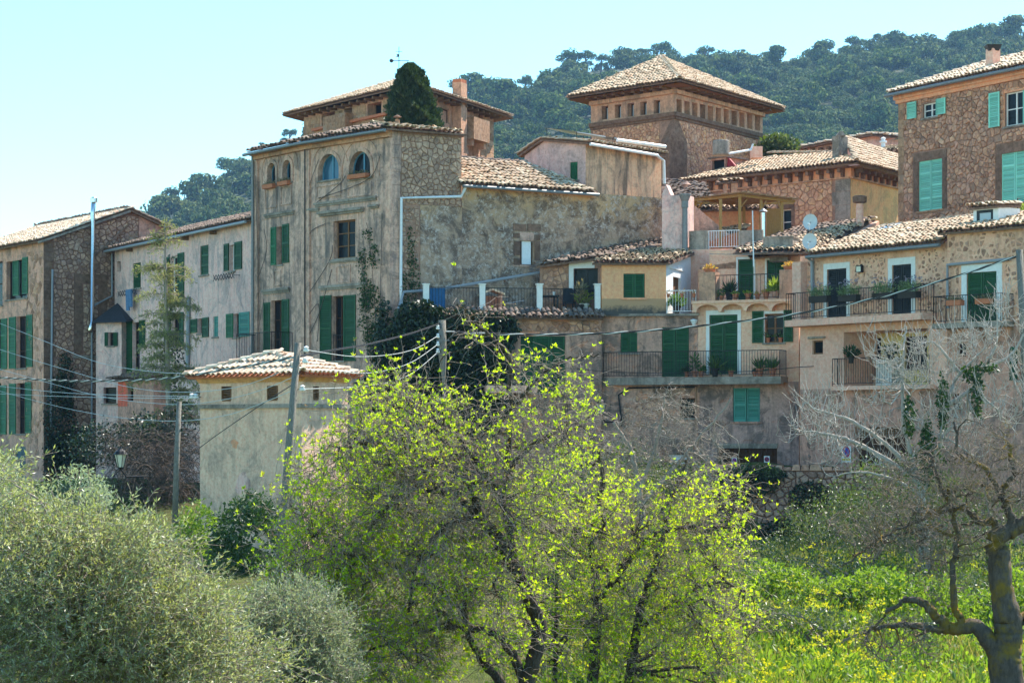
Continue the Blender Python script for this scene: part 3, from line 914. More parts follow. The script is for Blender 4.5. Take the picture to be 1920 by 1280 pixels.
# blocked window: dark jambs and a pale stone infill
for a, c in ((1.45, 1.85), (2.65, 3.05)):
    quoins(wg, LS, a, 1, 3.3, 6.5, M['quoin'], .7, (.4, .4))
MB().wbox(LS, 1.45, 3.05, -.02, .03, 6.5, 6.92).build('quoin', M['quoin'], wg)
put_stones(wg, LS, cells([(1.88, 3.25), (2.62, 3.25), (2.62, 6.47), (1.88, 6.47)], 0.22), M['stone_m'], key='infill')
MB().wbox(LS, 1.4, 3.1, -.02, .08, 3.1, 3.24).build('ledge', M['concrete'], wg)
MB().wbox(LS, 4.62, 8.2, 0, .012, 4, zE).poly([LS.P(4.62, .012, zE), LS.P(8.2, .012, zE), LS.P(4.62, .012, zR - .2)]).build('pink_render', M['pl_rust'], wg)
quoins(wg, LS, 4.1, 1, 7.2, 8.9, M['quoin_t'], .28, (.5, .5))
rp = LS.d
A0, B0 = LF.P(-1, .35, zE - .06), LF.P(LF.L, .35, zE - .06)
A0 += rp * 0; ext = LF.d * .25
up_ = rp * (4.1 + .35) + Vector((0, 0, 1.55 + .1))
rb = roof_pts(h, [A0, B0 + ext, B0 + ext + up_, A0 + up_], M['tile_new'])
Cc = LF.P(LF.L, 0, zE) + rp * 8.5 + Vector((0, 0, -.1)); Dd = LF.P(-1, 0, zE) + rp * 8.5 + Vector((0, 0, -.1))
roof_pts(h, [Cc + ext, Dd, A0 + up_, B0 + ext + up_], M['tile_old'], limit=120)
MB().tube([B0 + ext * .9 + Vector((0, 0, -.08)), B0 + ext * .9 + up_ + Vector((0, 0, -.08))], .07, 4).build('verge_board', M['concrete'], h)
side_walls([LS.P(8.2, 0, 0)[:], LF.P(-1, -8.2, 0)[:], LF.P(-1, 0, 0)[:]], -3.2, zE, M['pl_tan'], h)
fp = [LS.at(159, 622, .55), LS.at(167, 604, .3), LS.at(169, 400, .3), LS.at(171, 371, .3)]
fl = MB().tube(fp, .105, 12)
f_ = fl.build('steel_flue', M['chrome'], h, smooth=True)
MB().lathe(LS.at(171, 381, .3), [(.10, 0), (.16, .02), (.16, .2), (.10, .22)], 14).build('flue_cap', M['chrome'], f_)
polypipe(h, [LS.at(97, 505, .08), LS.at(94, 800, .08)], .05, M['greypipe'])
polypipe(h, [LS.at(208, 476, .12), LS.at(208, 555, .12), LS.at(176, 572, .12), LS.at(170, 580, .12), LS.at(170, 860, .12)], .045, M['greypipe'])
MB().tube([LS.at(177, 480, .06), LS.at(242, 420, .06)], .05, 5).build('roof_scar', M['quoin'], wg)
side_walls([LS.P(8.2, 0, 0)[:], LS.P(8.2, -6, 0)[:]], -3.2, zE, M['pl_rust'], h)

# ================================================================ PINK TERRACED HOUSE
h = thing('pink_house', 'long pale pink house with green shutters between stone gable and arcaded house', 'house', P(345, 860, 90))
PR = WU(215, 97, 478, 83.1)
zP = 332 * 97 / F
win(h, PR, 375, 460, 391, 515, None, [(375.5, 390.5, None, None, None, 3)])
win(h, PR, 430.5, 459, 440.5, 508, (1, 2), [(421, 430, 457, 508, None, 2), (441, 454.5, 453, 505, None, 2)], frame=M['white'])
win(h, PR, 249, 493, 264, 540, None, [(249.4, 263.6, None, None, None, 2)])
win(h, PR, 320, 480, 334, 560, (2, 3), [(309, 319, 482, 561, None, 3), (334.5, 346, 474, 558, None, 3)], frame=M['white'])
win(h, PR, 371, 597, 380, 625, (1, 1), [(359, 370.5, 598, 624, None, 2), (380.5, 392, 595, 632, None, 2)])
win(h, PR, 400, 593, 409, 631, None, [(400.3, 408.7, None, None, M['teal'], 2)])
win(h, PR, 438.5, 588, 449.5, 632, (1, 2), [(425.5, 438, 588, 633, G, 2), (450, 468.5, 585, 631, M['teal'], 2)])
win(h, PR, 322, 588, 338, 650, (1, 2), [(309, 321, 586, 652, None, 2), (338, 345, 585, 650, None, 2)])
win(h, PR, 249, 604, 262, 700, (1, 3), [(227, 248.5, 603, 706, None, 3), (262.5, 273, 600, 652, None, 2)])
win(h, PR, 219, 490, 226, 509, (1, 1), sill=False)
wp = wall_mesh(PR, 0, PR.L, -3.0, zP, M['pl_pink'], h)
bk = -PR.n
A0, B0 = PR.P(-.25, .3, zP - .02), PR.P(PR.L, .3, zP - .02)
upv = bk * 4.2 + Vector((0, 0, 1.25))
rb = roof_pts(h, [A0, B0, B0 + upv, A0 + upv], M['tile_old'])
polypipe(h, [A0 + Vector((0, 0, -.07)) + PR.n * .1, B0 + Vector((0, 0, -.07)) + PR.n * .1], .06, M['greypipe'], 'gutter')
for uu in (247, 300, 352, 404): MB().wbox(PR, PR.t(uu), PR.t(uu) + .12, 0, .28, zP - .26, zP - .1).build('rafter_end', M['beam'], h)
polypipe(h, [PR.at(357, 556, .08), PR.at(355, 700, .08)], .09, M['greypipe'])
c = PR.P(PR.t(449), -1.2, zP + .1)
ch = MB().box(c, .52, .5, 1.05, PR.rz).build('chimney', M['pl_salmon'], rb)
ct = MB()
for dx in (-1, 1):
    for dy in (-1, 1): ct.box(c + PR.d * (dx * .2) - PR.n * (dy * .19) + Vector((0, 0, 1.05)), .1, .1, .2, PR.rz)
ct.box(c + Vector((0, 0, 1.25)), .66, .64, .06, PR.rz).build('chimney_cap', M['quoin_t'], ch)
side_walls([PR.P(PR.L, 0, 0)[:], PR.P(PR.L, -7, 0)[:], PR.P(0, -7, 0)[:], PR.P(0, 0, 0)[:]], -3, zP, M['pl_pink'], h)
# folding drying racks on the wall
def rack(u0, u1, v, label):
    t = thing('drying_rack', label, 'drying rack', PR.at((u0 + u1) / 2, v, 0))
    a, b_ = PR.t(u0), PR.t(u1); z = PR.z((u0 + u1) / 2, v); m = MB(); n = 8
    for k in range(n):
        x0, x1 = a + (b_ - a) * k / n, a + (b_ - a) * (k + 1) / n
        m.bar(PR.P(x0, .25, z - .12), PR.P(x1, .25, z + .12), .014); m.bar(PR.P(x0, .25, z + .12), PR.P(x1, .25, z - .12), .014)
    for x in (a, (a + b_) / 2, b_): m.bar(PR.P(x, 0, z), PR.P(x, .26, z), .014)
    m.build('lattice', M['iron'], t)
rack(231, 266, 549, 'folding drying rack with jeans hung on it, under a pink wall window')
rack(411, 450, 519, 'empty zigzag drying rack under a half open top floor window')
def cloth(u, v0, v1, wpx, label, mat, w, name='jeans', cat='laundry'):
    t0, t1, z0, z1 = w.rect(u - wpx / 2, v0, u + wpx / 2, v1)
    t = thing(name, label, cat, w.P((t0 + t1) / 2, .3, z1), w.rz)
    tm = (t0 + t1) / 2
    MB().wbox(w, t0, t1, .26, .34, z1 - (z1 - z0) * .3, z1).build('waist', mat, t)
    for a, c, lo in ((t0 + .01, tm - .01, 0), (tm + .03, t1, .14)):
        zk, zm_ = z1 - (z1 - z0) * .3, (z0 + z1) / 2 - .1
        MB().hexa([w.P(a + .03, .33, z0 + lo), w.P(c - .02, .30, z0 + lo), w.P(c - .02, .24, z0 + lo), w.P(a + .03, .27, z0 + lo), w.P(a, .34, zk), w.P(c, .335, zk), w.P(c, .265, zk), w.P(a, .26, zk)]).build('trouser_leg', mat, t)
cloth(254, 543, 582, 10, 'blue jeans hanging from the drying rack', M['jeans'], PR)

# slate roofed bay and red lean-to at its foot
h = thing('bay_annex', 'narrow render bay with a pointed dark slate roof in the corner by the pink house', 'annex', P(205, 820, 95))
BA = WU(180, 96.0, 228, 95.3); zB = 197 * 95.6 / F
win(h, BA, 203, 623, 213, 648, (1, 2), [(197, 203, 623, 649, None, 1), (213, 221.5, 623, 649, None, 1)])
win(h, BA, 194, 726, 218, 756, (1, 1))
wall_mesh(BA, 0, BA.L, -3, zB, M['pl_pink'], h)
side_walls([BA.P(BA.L, 0, 0)[:], BA.P(BA.L, -1.2, 0)[:], BA.P(0, -1.2, 0)[:], BA.P(0, 0, 0)[:]], -3, zB, M['pl_pink'], h)
ap = PR.at(222, 568, .05)
e = [BA.at(176, 604, .15), PR.at(251, 602, .35), PR.at(251, 601, .02), LS.at(192, 600, .02)]
dn = Vector((0, 0, -.05))
MB().poly([e[0], e[1], ap]).poly([e[1], e[2], ap]).poly([e[3], e[0], ap]).poly([e[0] + dn, e[3] + dn, e[2] + dn, e[1] + dn]).poly([e[0] + dn, e[1] + dn, e[1], e[0]]).build('slate_roof', M['slate'], h)
h = thing('red_lean_to', 'small faded red lean-to with a tiled roof beside the thin conifer', 'shed', P(255, 820, 92))
RD = WU(221, 93.6, 288, 91.0); zB = 88 * 93 / F
win(h, RD, 240, 724, 250, 752, (1, 1), sill=False)
wall_mesh(RD, 0, RD.L, -3, zB, M['pl_rust'], h)
MB().wbox(RD, .02, RD.t(239), 0, .012, .9, zB - .03).build('red_panel', M['pl_red'], h)
side_walls([RD.P(RD.L, 0, 0)[:], RD.P(RD.L, -1.9, 0)[:], RD.P(0, -1.9, 0)[:], RD.P(0, 0, 0)[:]], -3, zB, M['pl_rust'], h)
roof_pts(h, [RD.P(-.3, .25, zB), RD.P(RD.L, .25, zB), RD.P(RD.L, -1.9, zB + .45), RD.P(-.3, -1.9, zB + .45)], M['tile_old'])

# ================================================================ ARCADED HOUSE (mirador)
h = thing('arcaded_house', 'old cream stone house with arched top floor windows and tall green shutters', 'house', P(660, 720, 78))
zM = 10.62
ML = WU(480, 83, 575, 79.9); MR = WU(575, 79.9, 735, 76.3)
WS = Wall(P(735, 0, 76.3)[:2], (P(735, 0, 76.3) + Vector((.86, .51, 0)).normalized() * 12)[:2])
BF = M['blueframe']
win(h, MR, 598, 289, 637, 337, (2, 1), arch=True, frame=BF, gm=M['glassblue'], depth=.2)
win(h, MR, 656, 284, 696, 334, (2, 1), arch=True, frame=BF, gm=M['glass'], depth=.2)
win(h, MR, 626, 413, 667, 484, (2, 3), frame=M['wood'], depth=.2, surround=(.2, M['pl_cream']))
win(h, MR, 623, 555, 645, 676, (2, 3), [(601, 622.5, 554, 677, None, 2), (645.5, 668, 553, 677, None, 2)], frame=M['wood_d'], depth=.2)
win(h, ML, 502.5, 306, 518, 346, (2, 1), arch=True, frame=BF, gm=M['glass'], depth=.2)
win(h, ML, 531.5, 300, 547, 341, (2, 1), arch=True, frame=BF, gm=M['glass'], depth=.2)
win(h, ML, 519.5, 425, 530, 496, (1, 1), [(509, 519, 426, 497, G, 2), (530.5, 543, 420, 493, None, 2)], depth=.22)
win(h, ML, 508, 563, 529, 672, (2, 3), [(495.5, 507.5, 567, 674, None, 2), (530, 543, 561, 668, None, 2)], frame=M['wood_d'], depth=.2)
for w_, a, c in ((MR, 0, MR.L), (ML, 0, ML.L)):
    wo = wall_mesh(w_, a, c, -3, zM, M['pl_cream'], h, reveal=.25)
    arch_holes = [(q[0] - .2, q[1] + .2, q[2] - .1, q[3] + .2) if q[5] else q for q in [tuple(x) + (False,) * (6 - len(x)) for x in w_.holes]]
    put_stones(wo, w_, blocks(a + .28, c - .28, .6, zM - .45, .95, .44), M['ashlar'], joint=.004, proud=.012, holes=arch_holes, name='ashlar_block', bev=.004)
    m = MB()
    for q in w_.holes:
        if len(q) > 5 and q[5]:        # moulded arch rings
            R = (q[1] - q[0]) / 2; cx = (q[0] + q[1]) / 2; sp = q[3] - R
            for r0, r1, o in ((R, R + .14, .05), (R + .42, R + .5, .035)):
                for k in range(14):
                    b0, b1 = math.pi * k / 14, math.pi * (k + 1) / 14
                    s4 = [(cx - math.cos(x) * y, sp + math.sin(x) * y) for x, y in ((b0, r0), (b1, r0), (b1, r1), (b0, r1))]
                    m.prism([w_.P(x, 0, z) for x, z in s4], [w_.P(x, o, z) for x, z in s4])
                for x in (cx - r1, cx + r0): m.wbox(w_, x, x + (r1 - r0), 0, o, q[2], sp)
    m.build('arch_moulding', M['pl_cream'], wo)
    m = MB()
    for a_, b_ in ((a - .02, a + .26), (c - .26, c + .02)): m.wbox(w_, a_, b_, 0, .09, -2, zM - .3)
    m.build('pilaster', M['pl_cream'], wo)
def ledge(w, u0, v0, u1, v1, o=.12, name='ledge', mat=None, parent=None):
    t0, t1, z0, z1 = w.rect(u0, v0, u1, v1)
    m = MB().wbox(w, t0, t1, 0, o, z0 + (z1 - z0) * .45, z1)
    m.wbox(w, t0 + .03, t1 - .03, 0, o * .55, z0, z0 + (z1 - z0) * .45)
    return m.build(name, mat or M['concrete'], parent or h)
ledge(MR, 592, 374, 708, 382); ledge(ML, 498, 398, 553, 406)
ledge(MR, 601, 393, 684, 402, .2); ledge(MR, 601, 533, 690, 542); ledge(ML, 494, 541, 545, 550)
ledge(MR, 620, 487, 676, 492, .1); ledge(MR, 578, 391, 600, 397, .1); ledge(MR, 695, 384, 712, 391, .16)
for w_, a in ((MR, (594, 346, 640, 370)), (MR, (652, 343, 698, 368)), (ML, (498, 352, 520, 390)), (ML, (527, 348, 548, 384)), (MR, (631, 497, 658, 530)), (ML, (514, 507, 528, 536))):
    t0, t1, z0, z1 = w_.rect(*a)
    m = MB(); f = .05
    for q in ((t0, t1, z0, z0 + f), (t0, t1, z1 - f, z1)): m.wbox(w_, q[0], q[1], .012, .045, q[2], q[3])
    for q in ((t0, t0 + f), (t1 - f, t1)): m.wbox(w_, q[0], q[1], .012, .043, z0 + f, z1 - f)
    m.build('panel_moulding', M['ashlar'], h)
# stone flank
wsd = wall_mesh(WS, 0, 2.85, -3, zM, M['mortar'], h)
put_stones(wsd, WS, cells([(.36, 8.0), (2.83, 8.0), (2.83, zM - .1), (.36, zM - .1)], .17, flat=1.2), M['stone_m'], proud=.05, joint=.014)
put_stones(wsd, WS, cells([(.36, 3.9), (1.12, 3.9), (1.12, 7.9), (.36, 7.9)], .16, flat=1.2), M['stone_m'], joint=.016, proud=.035, holes=[(.55, .95, 6.85, 7.35)])
quoins(wsd, WS, 0, 1, 0.5, zM - .05, M['ashlar'], .46, (.34, .34))
MB().wbox(WS, 1.14, 2.85, 0, .02, -2, 8.0).build('render_patch', M['oldwall'], wsd)
# roof: shallow hips meeting over the middle
apx = P(703, 236, 79.6); n1, n2, n3 = ML.n, MR.n, WS.n
cA = ML.P(-.15, .4, zM); cB = MR.P(0, .42, zM); cC = MR.P(MR.L + .2, .42, zM); cD = WS.P(2.95, .22, zM + .02)
bkp = ML.P(-.15, -7, zM)
rb = roof_pts(h, [cA, cB, apx], M['tile_old'], key='mir', limit=280, mess=1.8)
roof_pts(h, [cB, cC, apx], M['tile_old'], key='mir', limit=280, mess=1.8)
roof_pts(h, [cC, cD, apx], M['tile'], key='mir', limit=290, mess=2.2)
roof_pts(h, [cD, cD - n3 * 5 + Vector((0, 0, -.4)), apx], M['tile'], key='mir', limit=300, mess=2)
ridge_tiles(rb, cC, apx, M['tile'], key='mirr')
polypipe(h, [cA + Vector((0, 0, -.08)) + n1 * .08, cB + Vector((0, 0, -.08)) + n2 * .08, cC + Vector((0, 0, -.08)) + n2 * .08], .06, M['zinc'], 'gutter')
ccm = MB()
for w_, L in ((ML, ML.L), (MR, MR.L)): ccm.wbox(w_, 0, L, 0, .3, zM - .12, zM - .02); ccm.wbox(w_, 0, L, 0, .16, zM - .26, zM - .12)
ccm.build('eaves_moulding', M['pl_tan'], h)
side_walls([WS.P(2.85, 0, 0)[:], WS.P(2.85, -6, 0)[:], ML.P(0, -6, 0)[:], ML.P(0, 0, 0)[:]], -3, zM, M['pl_cream'], h)
vp = P(745, 252, 78.5)
sp_ = MB().lathe(vp, [(.085, -.2), (.085, .55), (.06, .55)], 10).build('stove_pipe', M['quoin_t'], h)
MB().lathe(vp + Vector((0, 0, .55)), [(.03, 0), (.03, .08), (.17, .08), (.02, .17)], 10).build('pipe_cowl', M['quoin'], sp_)
# balcony at the left French window
t0, t1 = ML.t(483), ML.t(549); zb = ML.z(515, 672)
bal = MB().wbox(ML, t0, t1, .01, .95, zb - .12, zb).build('balcony_slab', M['concrete'], h)
railing(bal, [ML.P(t0, .02, zb), ML.P(t0, .92, zb), ML.P(t1, .92, zb), ML.P(t1, .02, zb)], .95, M['iron'])
t0, t1 = MR.t(623), MR.t(645); zb = MR.z(634, 676)
railing(h, [MR.P(t0, -.05, zb), MR.P(t1, -.05, zb)], .95, M['iron'])
polypipe(h, [ML.P(.0, .15, zM - .1), ML.P(.0, .15, zM - .6), ML.P(-.05, .12, 2)], .06, M['zinc'])
polypipe(h, [MR.P(0.05, .13, zM - .2), MR.P(0.05, .13, 0)], .022, M['iron'], 'cable_run')
for a, c, nm, plm, lab, k in ((659, 333, 'flower_trough', None, 'small terracotta trough on the sill of the second large arch', 0), (500, 352, 'flower_trough', None, 'terracotta trough on the sill of the outermost narrow arch', 1), (528, 346, 'flower_trough', None, 'terracotta trough under the narrow arch next to the corner pilaster', 1)):
    w_ = MR if k == 0 else ML
    wd = 34 if k == 0 else 19
    trough(w_, a + wd / 2, c - 6, wd, 8, lab, .10, M['pot'], 'dry', 'terracotta troughs on arched window sills')

# ================================================================ LONG MOTTLED HOUSE
h = thing('mottled_house', 'long nearly windowless house with lichen spotted wall, right of the arcaded house', 'house', P(1000, 560, 80))
zL = 8.82
t0, t1, z0, z1 = WS.rect(975, 452, 1001, 498)
WS.holes.append((t0, t1, z0, z1, .3, False))
MB().wbox(WS, t0 + .12, t1 - .1, -.12, -.06, z0 + .05, z1).build('blocking_panel', M['pl_white'], h)
wl = wall_mesh(WS, 2.87, 11.75, -3, zL, M['oldwall'], h)
put_stones(wl, WS, [c for c in cells([(2.95, 4.2), (11.7, 4.2), (11.7, 8.5), (2.95, 8.5)], .17, flat=1.3) if RNG.random() < .5], M['oldwall'], joint=.02, proud=.028, holes=[(q[0] - .4, q[1] + .4, q[2] - .1, q[3] + .7) for q in WS.holes], limit=280, bev=.03)
MB().wbox(WS, t0, t1, -.31, -.29, z0, z1).build('recess_back', M['pl_grey'], h)
for a in ((962, 420, 986, 433), (989, 420, 1013, 433), (962, 437, 974, 446), (1001, 440, 1012, 450), (963, 452, 974, 478), (1002, 452, 1012, 488), (963, 484, 974, 497)):
    q = WS.rect(*a)
    MB().wbox(WS, q[0], q[1], -.02, .035, q[2], q[3]).build('surround_block', M['quoin'], wl)
for a in ((974, 436, 1001, 451), (961, 497, 1013, 500)):
    q = WS.rect(*a)
    MB().wbox(WS, q[0], q[1], -.02, .02, q[2], q[3]).build('surround_block', M['ashlar'], wl)
e0, e1 = WS.P(2.7, .28, zL), WS.P(WS.t(1113), .28, zL)
upv = -WS.n * 2.62 + Vector((0, 0, 1.22))
rb = roof_pts(h, [e0, e1, e1 + upv - WS.d * 1.55, e0 + upv], M['tile'], mess=1.5)
ridge_tiles(rb, e1 + upv - WS.d * 1.55, e0 + upv, M['tile_old'])
polypipe(h, [e0 + Vector((0, 0, -.09)) + WS.n * .1, e1 + Vector((0, 0, -.09)) + WS.n * .1], .06, M['zinc'], 'gutter')
MB().wbox(WS, 2.87, WS.t(1110), 0, .2, zL - .12, zL - .03).build('eaves_course', M['pl_gold'], h)
polypipe(h, [WS.at(866, 352, .3), WS.at(862, 369, .1), WS.at(750, 372, .1), WS.at(749, 540, .1), WS.at(750, 575, .1)], .055, M['whitemetal'])
polypipe(h, [WS.at(1012, 503, .5), WS.at(1008, 511, .5), WS.at(820, 543, .25), WS.at(752, 548, .2), WS.at(735, 588, .4)], .055, M['greypipe'])
side_walls([WS.P(11.75, 0, 0)[:], WS.P(11.75, -5, 0)[:], WS.P(2.87, -5, 0)[:]], -3, zL, M['oldwall'], h)
back = WS.P(2.7, -2.35, 0)

# ================================================================ GABLED HOUSE
h = thing('gabled_house', 'streaked cream house with white gutter and one bright green shutter rising behind the mottled wall', 'house', P(1150, 380, 83))
GR = WU(1098, 81.2, 1240, 84.7); zG_ = 10.77
gd = Vector((-GR.d.y, GR.d.x, 0))
GL = Wall((GR.A + gd * 3.1)[:2], GR.A[:2])
win(h, GL, 1068.5, 304, 1083, 338, None, [(1069, 1075.7, None, None, M['green_l'], 1), (1076, 1082.7, None, None, M['green_l'], 1)])
wall_mesh(GR, 0, GR.L, 7, zG_, plaster('streaked_cream_render', (0.44, 0.40, 0.275), (0.41, 0.38, 0.27), (0.10, 0.085, 0.07), .4, None, 0, .85), h)
zl_, zp_ = GL.z(985, 291), GL.z(1022, 264)
wall_mesh(GL, 0, GL.L, 7, zl_ - .02, plaster('lilac_grey_render', (0.36, 0.385, 0.38), (0.40, 0.42, 0.415), (0.2, 0.18, 0.17), .35, (.46, .50, .52), .4, .3), h, top=[(GL.L, zG_), (GL.t(1022), zp_)])
upg = -GR.n
pR = [GR.P(-.15, .25, zG_), GR.P(GR.L, .25, zG_), GR.P(GR.L, -2.1, zp_ + .05), GR.P(-.15, -2.1, zp_ + .05)]
rb = roof_pts(h, pR, M['tile'], mess=1.2, limit=200)
roof_pts(h, [GR.P(GR.L, -3.3, zl_), GR.P(-.15, -3.3, zl_), GR.P(-.15, -2.1, zp_ + .05), GR.P(GR.L, -2.1, zp_ + .05)], M['tile'], limit=100)
polypipe(h, [GR.P(-.1, .32, zG_ - .06), GR.P(GR.L * .86, .32, zG_ - .09), GR.at(1228, 296, .2), GR.at(1240, 302, .12), GR.at(1241, 345, .12)], .06, M['whitemetal'], 'gutter')
polypipe(h, [GR.at(1165, 262, -.2), GR.at(1240, 276, .2)], .07, M['whitemetal'], 'white_pole')
for u_ in (1098, 1168): MB().poly([GR.P(GR.t(u_), -.4, zG_ + .5), GR.P(GR.t(u_) + 1.7, -.4, zG_ + .42), GR.P(GR.t(u_) + 1.7, -2.1, zG_ + .72), GR.P(GR.t(u_), -2.1, zG_ + .8)]).hexa([GR.P(GR.t(u_), -.4 - .02 * q, zG_ + .46 + z_) + GR.d * a for z_ in (0, .03) for a, q in ((0, 0), (1.7, 0), (1.7, 2), (0, 2))]).build('canopy_sheet', M['poly'], h)
m = MB()
for u_ in (1100, 1168, 1240): m.bar(GR.P(GR.t(u_), -.5, zG_), GR.P(GR.t(u_), -.5, zG_ + .5), .02); m.bar(GR.P(GR.t(u_), -2, zG_ + .2), GR.P(GR.t(u_), -2, zG_ + .8), .02)
m.build('canopy_frame', M['iron'], h)
side_walls([GR.P(GR.L, 0, 0)[:], GR.P(GR.L, -3.1, 0)[:], GL.A[:]], 7, zG_ - .3, M['pl_cream'], h)

# ================================================================ LEAN-TO ON THE TERRACE
h = thing('terrace_lean_to', 'low lean-to with mossy dark tiles and black window behind the railed terrace', 'lean-to', P(1070, 590, 77))
LT = WU(1012, 78.7, 1128, 78.1)
win(h, LT, 1076, 503, 1121, 560, (2, 1), frame=M['black'], sill=False, surround=None)
q = LT.rect(1067, 490, 1115, 503); LTz = LT.z(1070, 493)
wlt = wall_mesh(LT, 0, LT.L, 3.8, LT.z(1012, 505), M['mortar'], h, top=[(LT.L, LT.z(1128, 488)), (0, LT.z(1012, 500))])
MB().wbox(LT, q[0], LT.t(1115), .0, .02, q[2] + .0, q[3]).wbox(LT, q[0], LT.t(1075.5), 0, .02, LT.z(1070, 546), q[2]).build('white_surround', M['white'], wlt)
put_stones(wlt, LT, cells([(.1, 4.2), (LT.t(1066), 4.2), (LT.t(1066), LTz - .1), (.1, LT.z(1012, 508))], .17), M['stone_r'], proud=.03)
r0 = [LT.at(1008, 500, .3), LT.at(1132, 484, .3), P(1300, 470, 80.6), P(1240, 440, 83.2)]
r0[2] = P(1250, 462, 81.2)
roof_pts(h, [r0[0], r0[1], r0[2]], M['tile_old'], mess=1.6, limit=140)
roof_pts(h, [r0[0], r0[2], r0[3]], M['tile_old'], mess=1.6, limit=160)
# ================================================================ RAILED TERRACE
tr = thing('terrace', 'raised terrace with white posts, iron railings and an ivy covered retaining wall', 'terrace', P(940, 780, 78))
TW = WU(742, 75.6, 1128, 76.9)
zT = TW.z(900, 584)
win(tr, TW, 976, 630, 1060, 736, None, [(976.5, 1003.5, None, None, M['green'], 3), (1004, 1031.5, None, None, M['green'], 3), (1032, 1059.5, None, None, M['green'], 3)], depth=.15)
wt = wall_mesh(TW, 0, TW.L, -3, zT, M['pl_grey'], tr)
put_stones(wt, TW, cells([(TW.t(965), TW.z(1000, 622)), (TW.L, TW.z(1000, 622)), (TW.L, zT - .3), (TW.t(965), zT - .3)], .18, flat=1.4), M['stone_r'], proud=.045)
MB().wbox(TW, 0, TW.L, -4.5, -.005, zT - .2, zT - .02).build('terrace_floor', M['concrete'], tr)
cop = roof_pts(tr, [TW.P(TW.t(828), .32, zT - .22), TW.P(TW.L, .32, zT - .22), TW.P(TW.L, -.12, zT + .02), TW.P(TW.t(828), -.12, zT + .02)], M['tile_old'], name='coping', mess=1.5, rl=.3)
MB().wbox(TW, TW.t(905), TW.t(1000), 0, .8, TW.z(950, 737), TW.z(950, 723)).build('balcony_slab', M['pl_salmon'], tr)
pu = (800.5, 906, 1013.5, 1122.5)
for u_ in pu:
    t_ = TW.t(u_)
    MB().wbox(TW, t_ - .1, t_ + .1, -.34, -.14, zT, TW.z(u_, 533)).wbox(TW, t_ - .13, t_ + .13, -.37, -.11, TW.z(u_, 533), TW.z(u_, 531)).build('post', M['white'], tr)
for a, c in zip(pu[:-1], pu[1:]):
    railing(tr, [TW.P(TW.t(a) + .12, -.24, zT), TW.P(TW.t(c) - .12, -.24, zT)], .86, M['iron'])
# things on the terrace
t = thing('blue_screen', 'blue cloth screen tied behind the railing between the first two white posts', 'screen', TW.P(TW.t(822), -.35, zT))
m = MB()
for k in range(8):
    a, c = TW.t(808 + k * 3.7), TW.t(808 + (k + 1) * 3.7); o = -.34 - .02 * (k % 2); p_ = -.34 - .02 * ((k + 1) % 2)
    m.prism([TW.P(a, o, zT + .03), TW.P(c, p_, zT + .03), TW.P(c, p_ - .01, zT + .03), TW.P(a, o - .01, zT + .03)], [TW.P(a, o, zT + .84), TW.P(c, p_, zT + .84), TW.P(c, p_ - .01, zT + .84), TW.P(a, o - .01, zT + .84)])
m.build('cloth', M['bluecloth'], t)
t = thing('barbecue_hut', 'small gabled brick oven with dark mouth behind the railing', 'oven', TW.P(TW.t(930), -1.2, zT))
a, c = TW.t(913), TW.t(950); zr = TW.z(930, 541); ze = TW.z(930, 550)
MB().wbox(TW, a, a + .1, -1.6, -.9, zT, ze).wbox(TW, c - .1, c, -1.6, -.9, zT, ze).wbox(TW, a + .1, c - .1, -1.6, -1.5, zT, ze).wbox(TW, a + .1, c - .1, -1.5, -.9, zT, zT + .12).build('oven_body', M['pl_rust'], t)
mm = (a + c) / 2
MB().prism([TW.P(a - .08, -.82, ze), TW.P(mm, -.82, zr), TW.P(mm, -.82, zr + .07), TW.P(a - .08, -.82, ze + .07)], [TW.P(a - .08, -1.65, ze), TW.P(mm, -1.65, zr), TW.P(mm, -1.65, zr + .07), TW.P(a - .08, -1.65, ze + .07)]).prism([TW.P(mm, -.82, zr), TW.P(c + .08, -.82, ze), TW.P(c + .08, -.82, ze + .07), TW.P(mm, -.82, zr + .07)], [TW.P(mm, -1.65, zr), TW.P(c + .08, -1.65, ze), TW.P(c + .08, -1.65, ze + .07), TW.P(mm, -1.65, zr + .07)]).build('oven_roof', M['tile_new'], t)
t = thing('terrace_table', 'dark rectangular table with a white cup behind the last railing bay', 'table', TW.P(TW.t(1040), -1.2, zT))
a, c = TW.t(1020), TW.t(1058)
MB().wbox(TW, a, c, -1.6, -.9, zT + .62, zT + .67).build('tabletop', M['black'], t)
for x in (a + .06, c - .06):
    for o in (-1.55, -.95): MB().wbox(TW, x - .03, x + .03, o - .03, o + .03, zT, zT + .62).build('leg', M['black'], t)
t = thing('white_cup', 'white cup standing on the dark terrace table', 'cup', TW.P(TW.t(1056) - .12, -1.1, zT + .67))
MB().lathe(TW.P(TW.t(1056) - .12, -1.1, zT + .67), [(.035, 0), (.055, .14), (.045, .14), (.03, .03)], 10).build('cup_body', M['white'], t)
t = thing('garden_chair', 'dark terrace chair with reclined back beside the table', 'chair', TW.P(TW.t(1080), -1.3, zT))
a, c = TW.t(1070), TW.t(1091)
MB().wbox(TW, a, c, -1.5, -1.0, zT + .40, zT + .45).build('seat', M['black'], t)
MB().hexa([TW.P(a, -1.46, zT + .45), TW.P(c, -1.46, zT + .45), TW.P(c, -1.51, zT + .45), TW.P(a, -1.51, zT + .45), TW.P(a + .06, -1.62, zT + .98), TW.P(c + .06, -1.62, zT + .98), TW.P(c + .06, -1.67, zT + .98), TW.P(a + .06, -1.67, zT + .98)]).build('backrest', M['black'], t)
for x in (a + .03, c - .03):
    for o in (-1.47, -1.03): MB().wbox(TW, x - .02, x + .02, o - .02, o + .02, zT, zT + .40).build('leg', M['iron'], t)
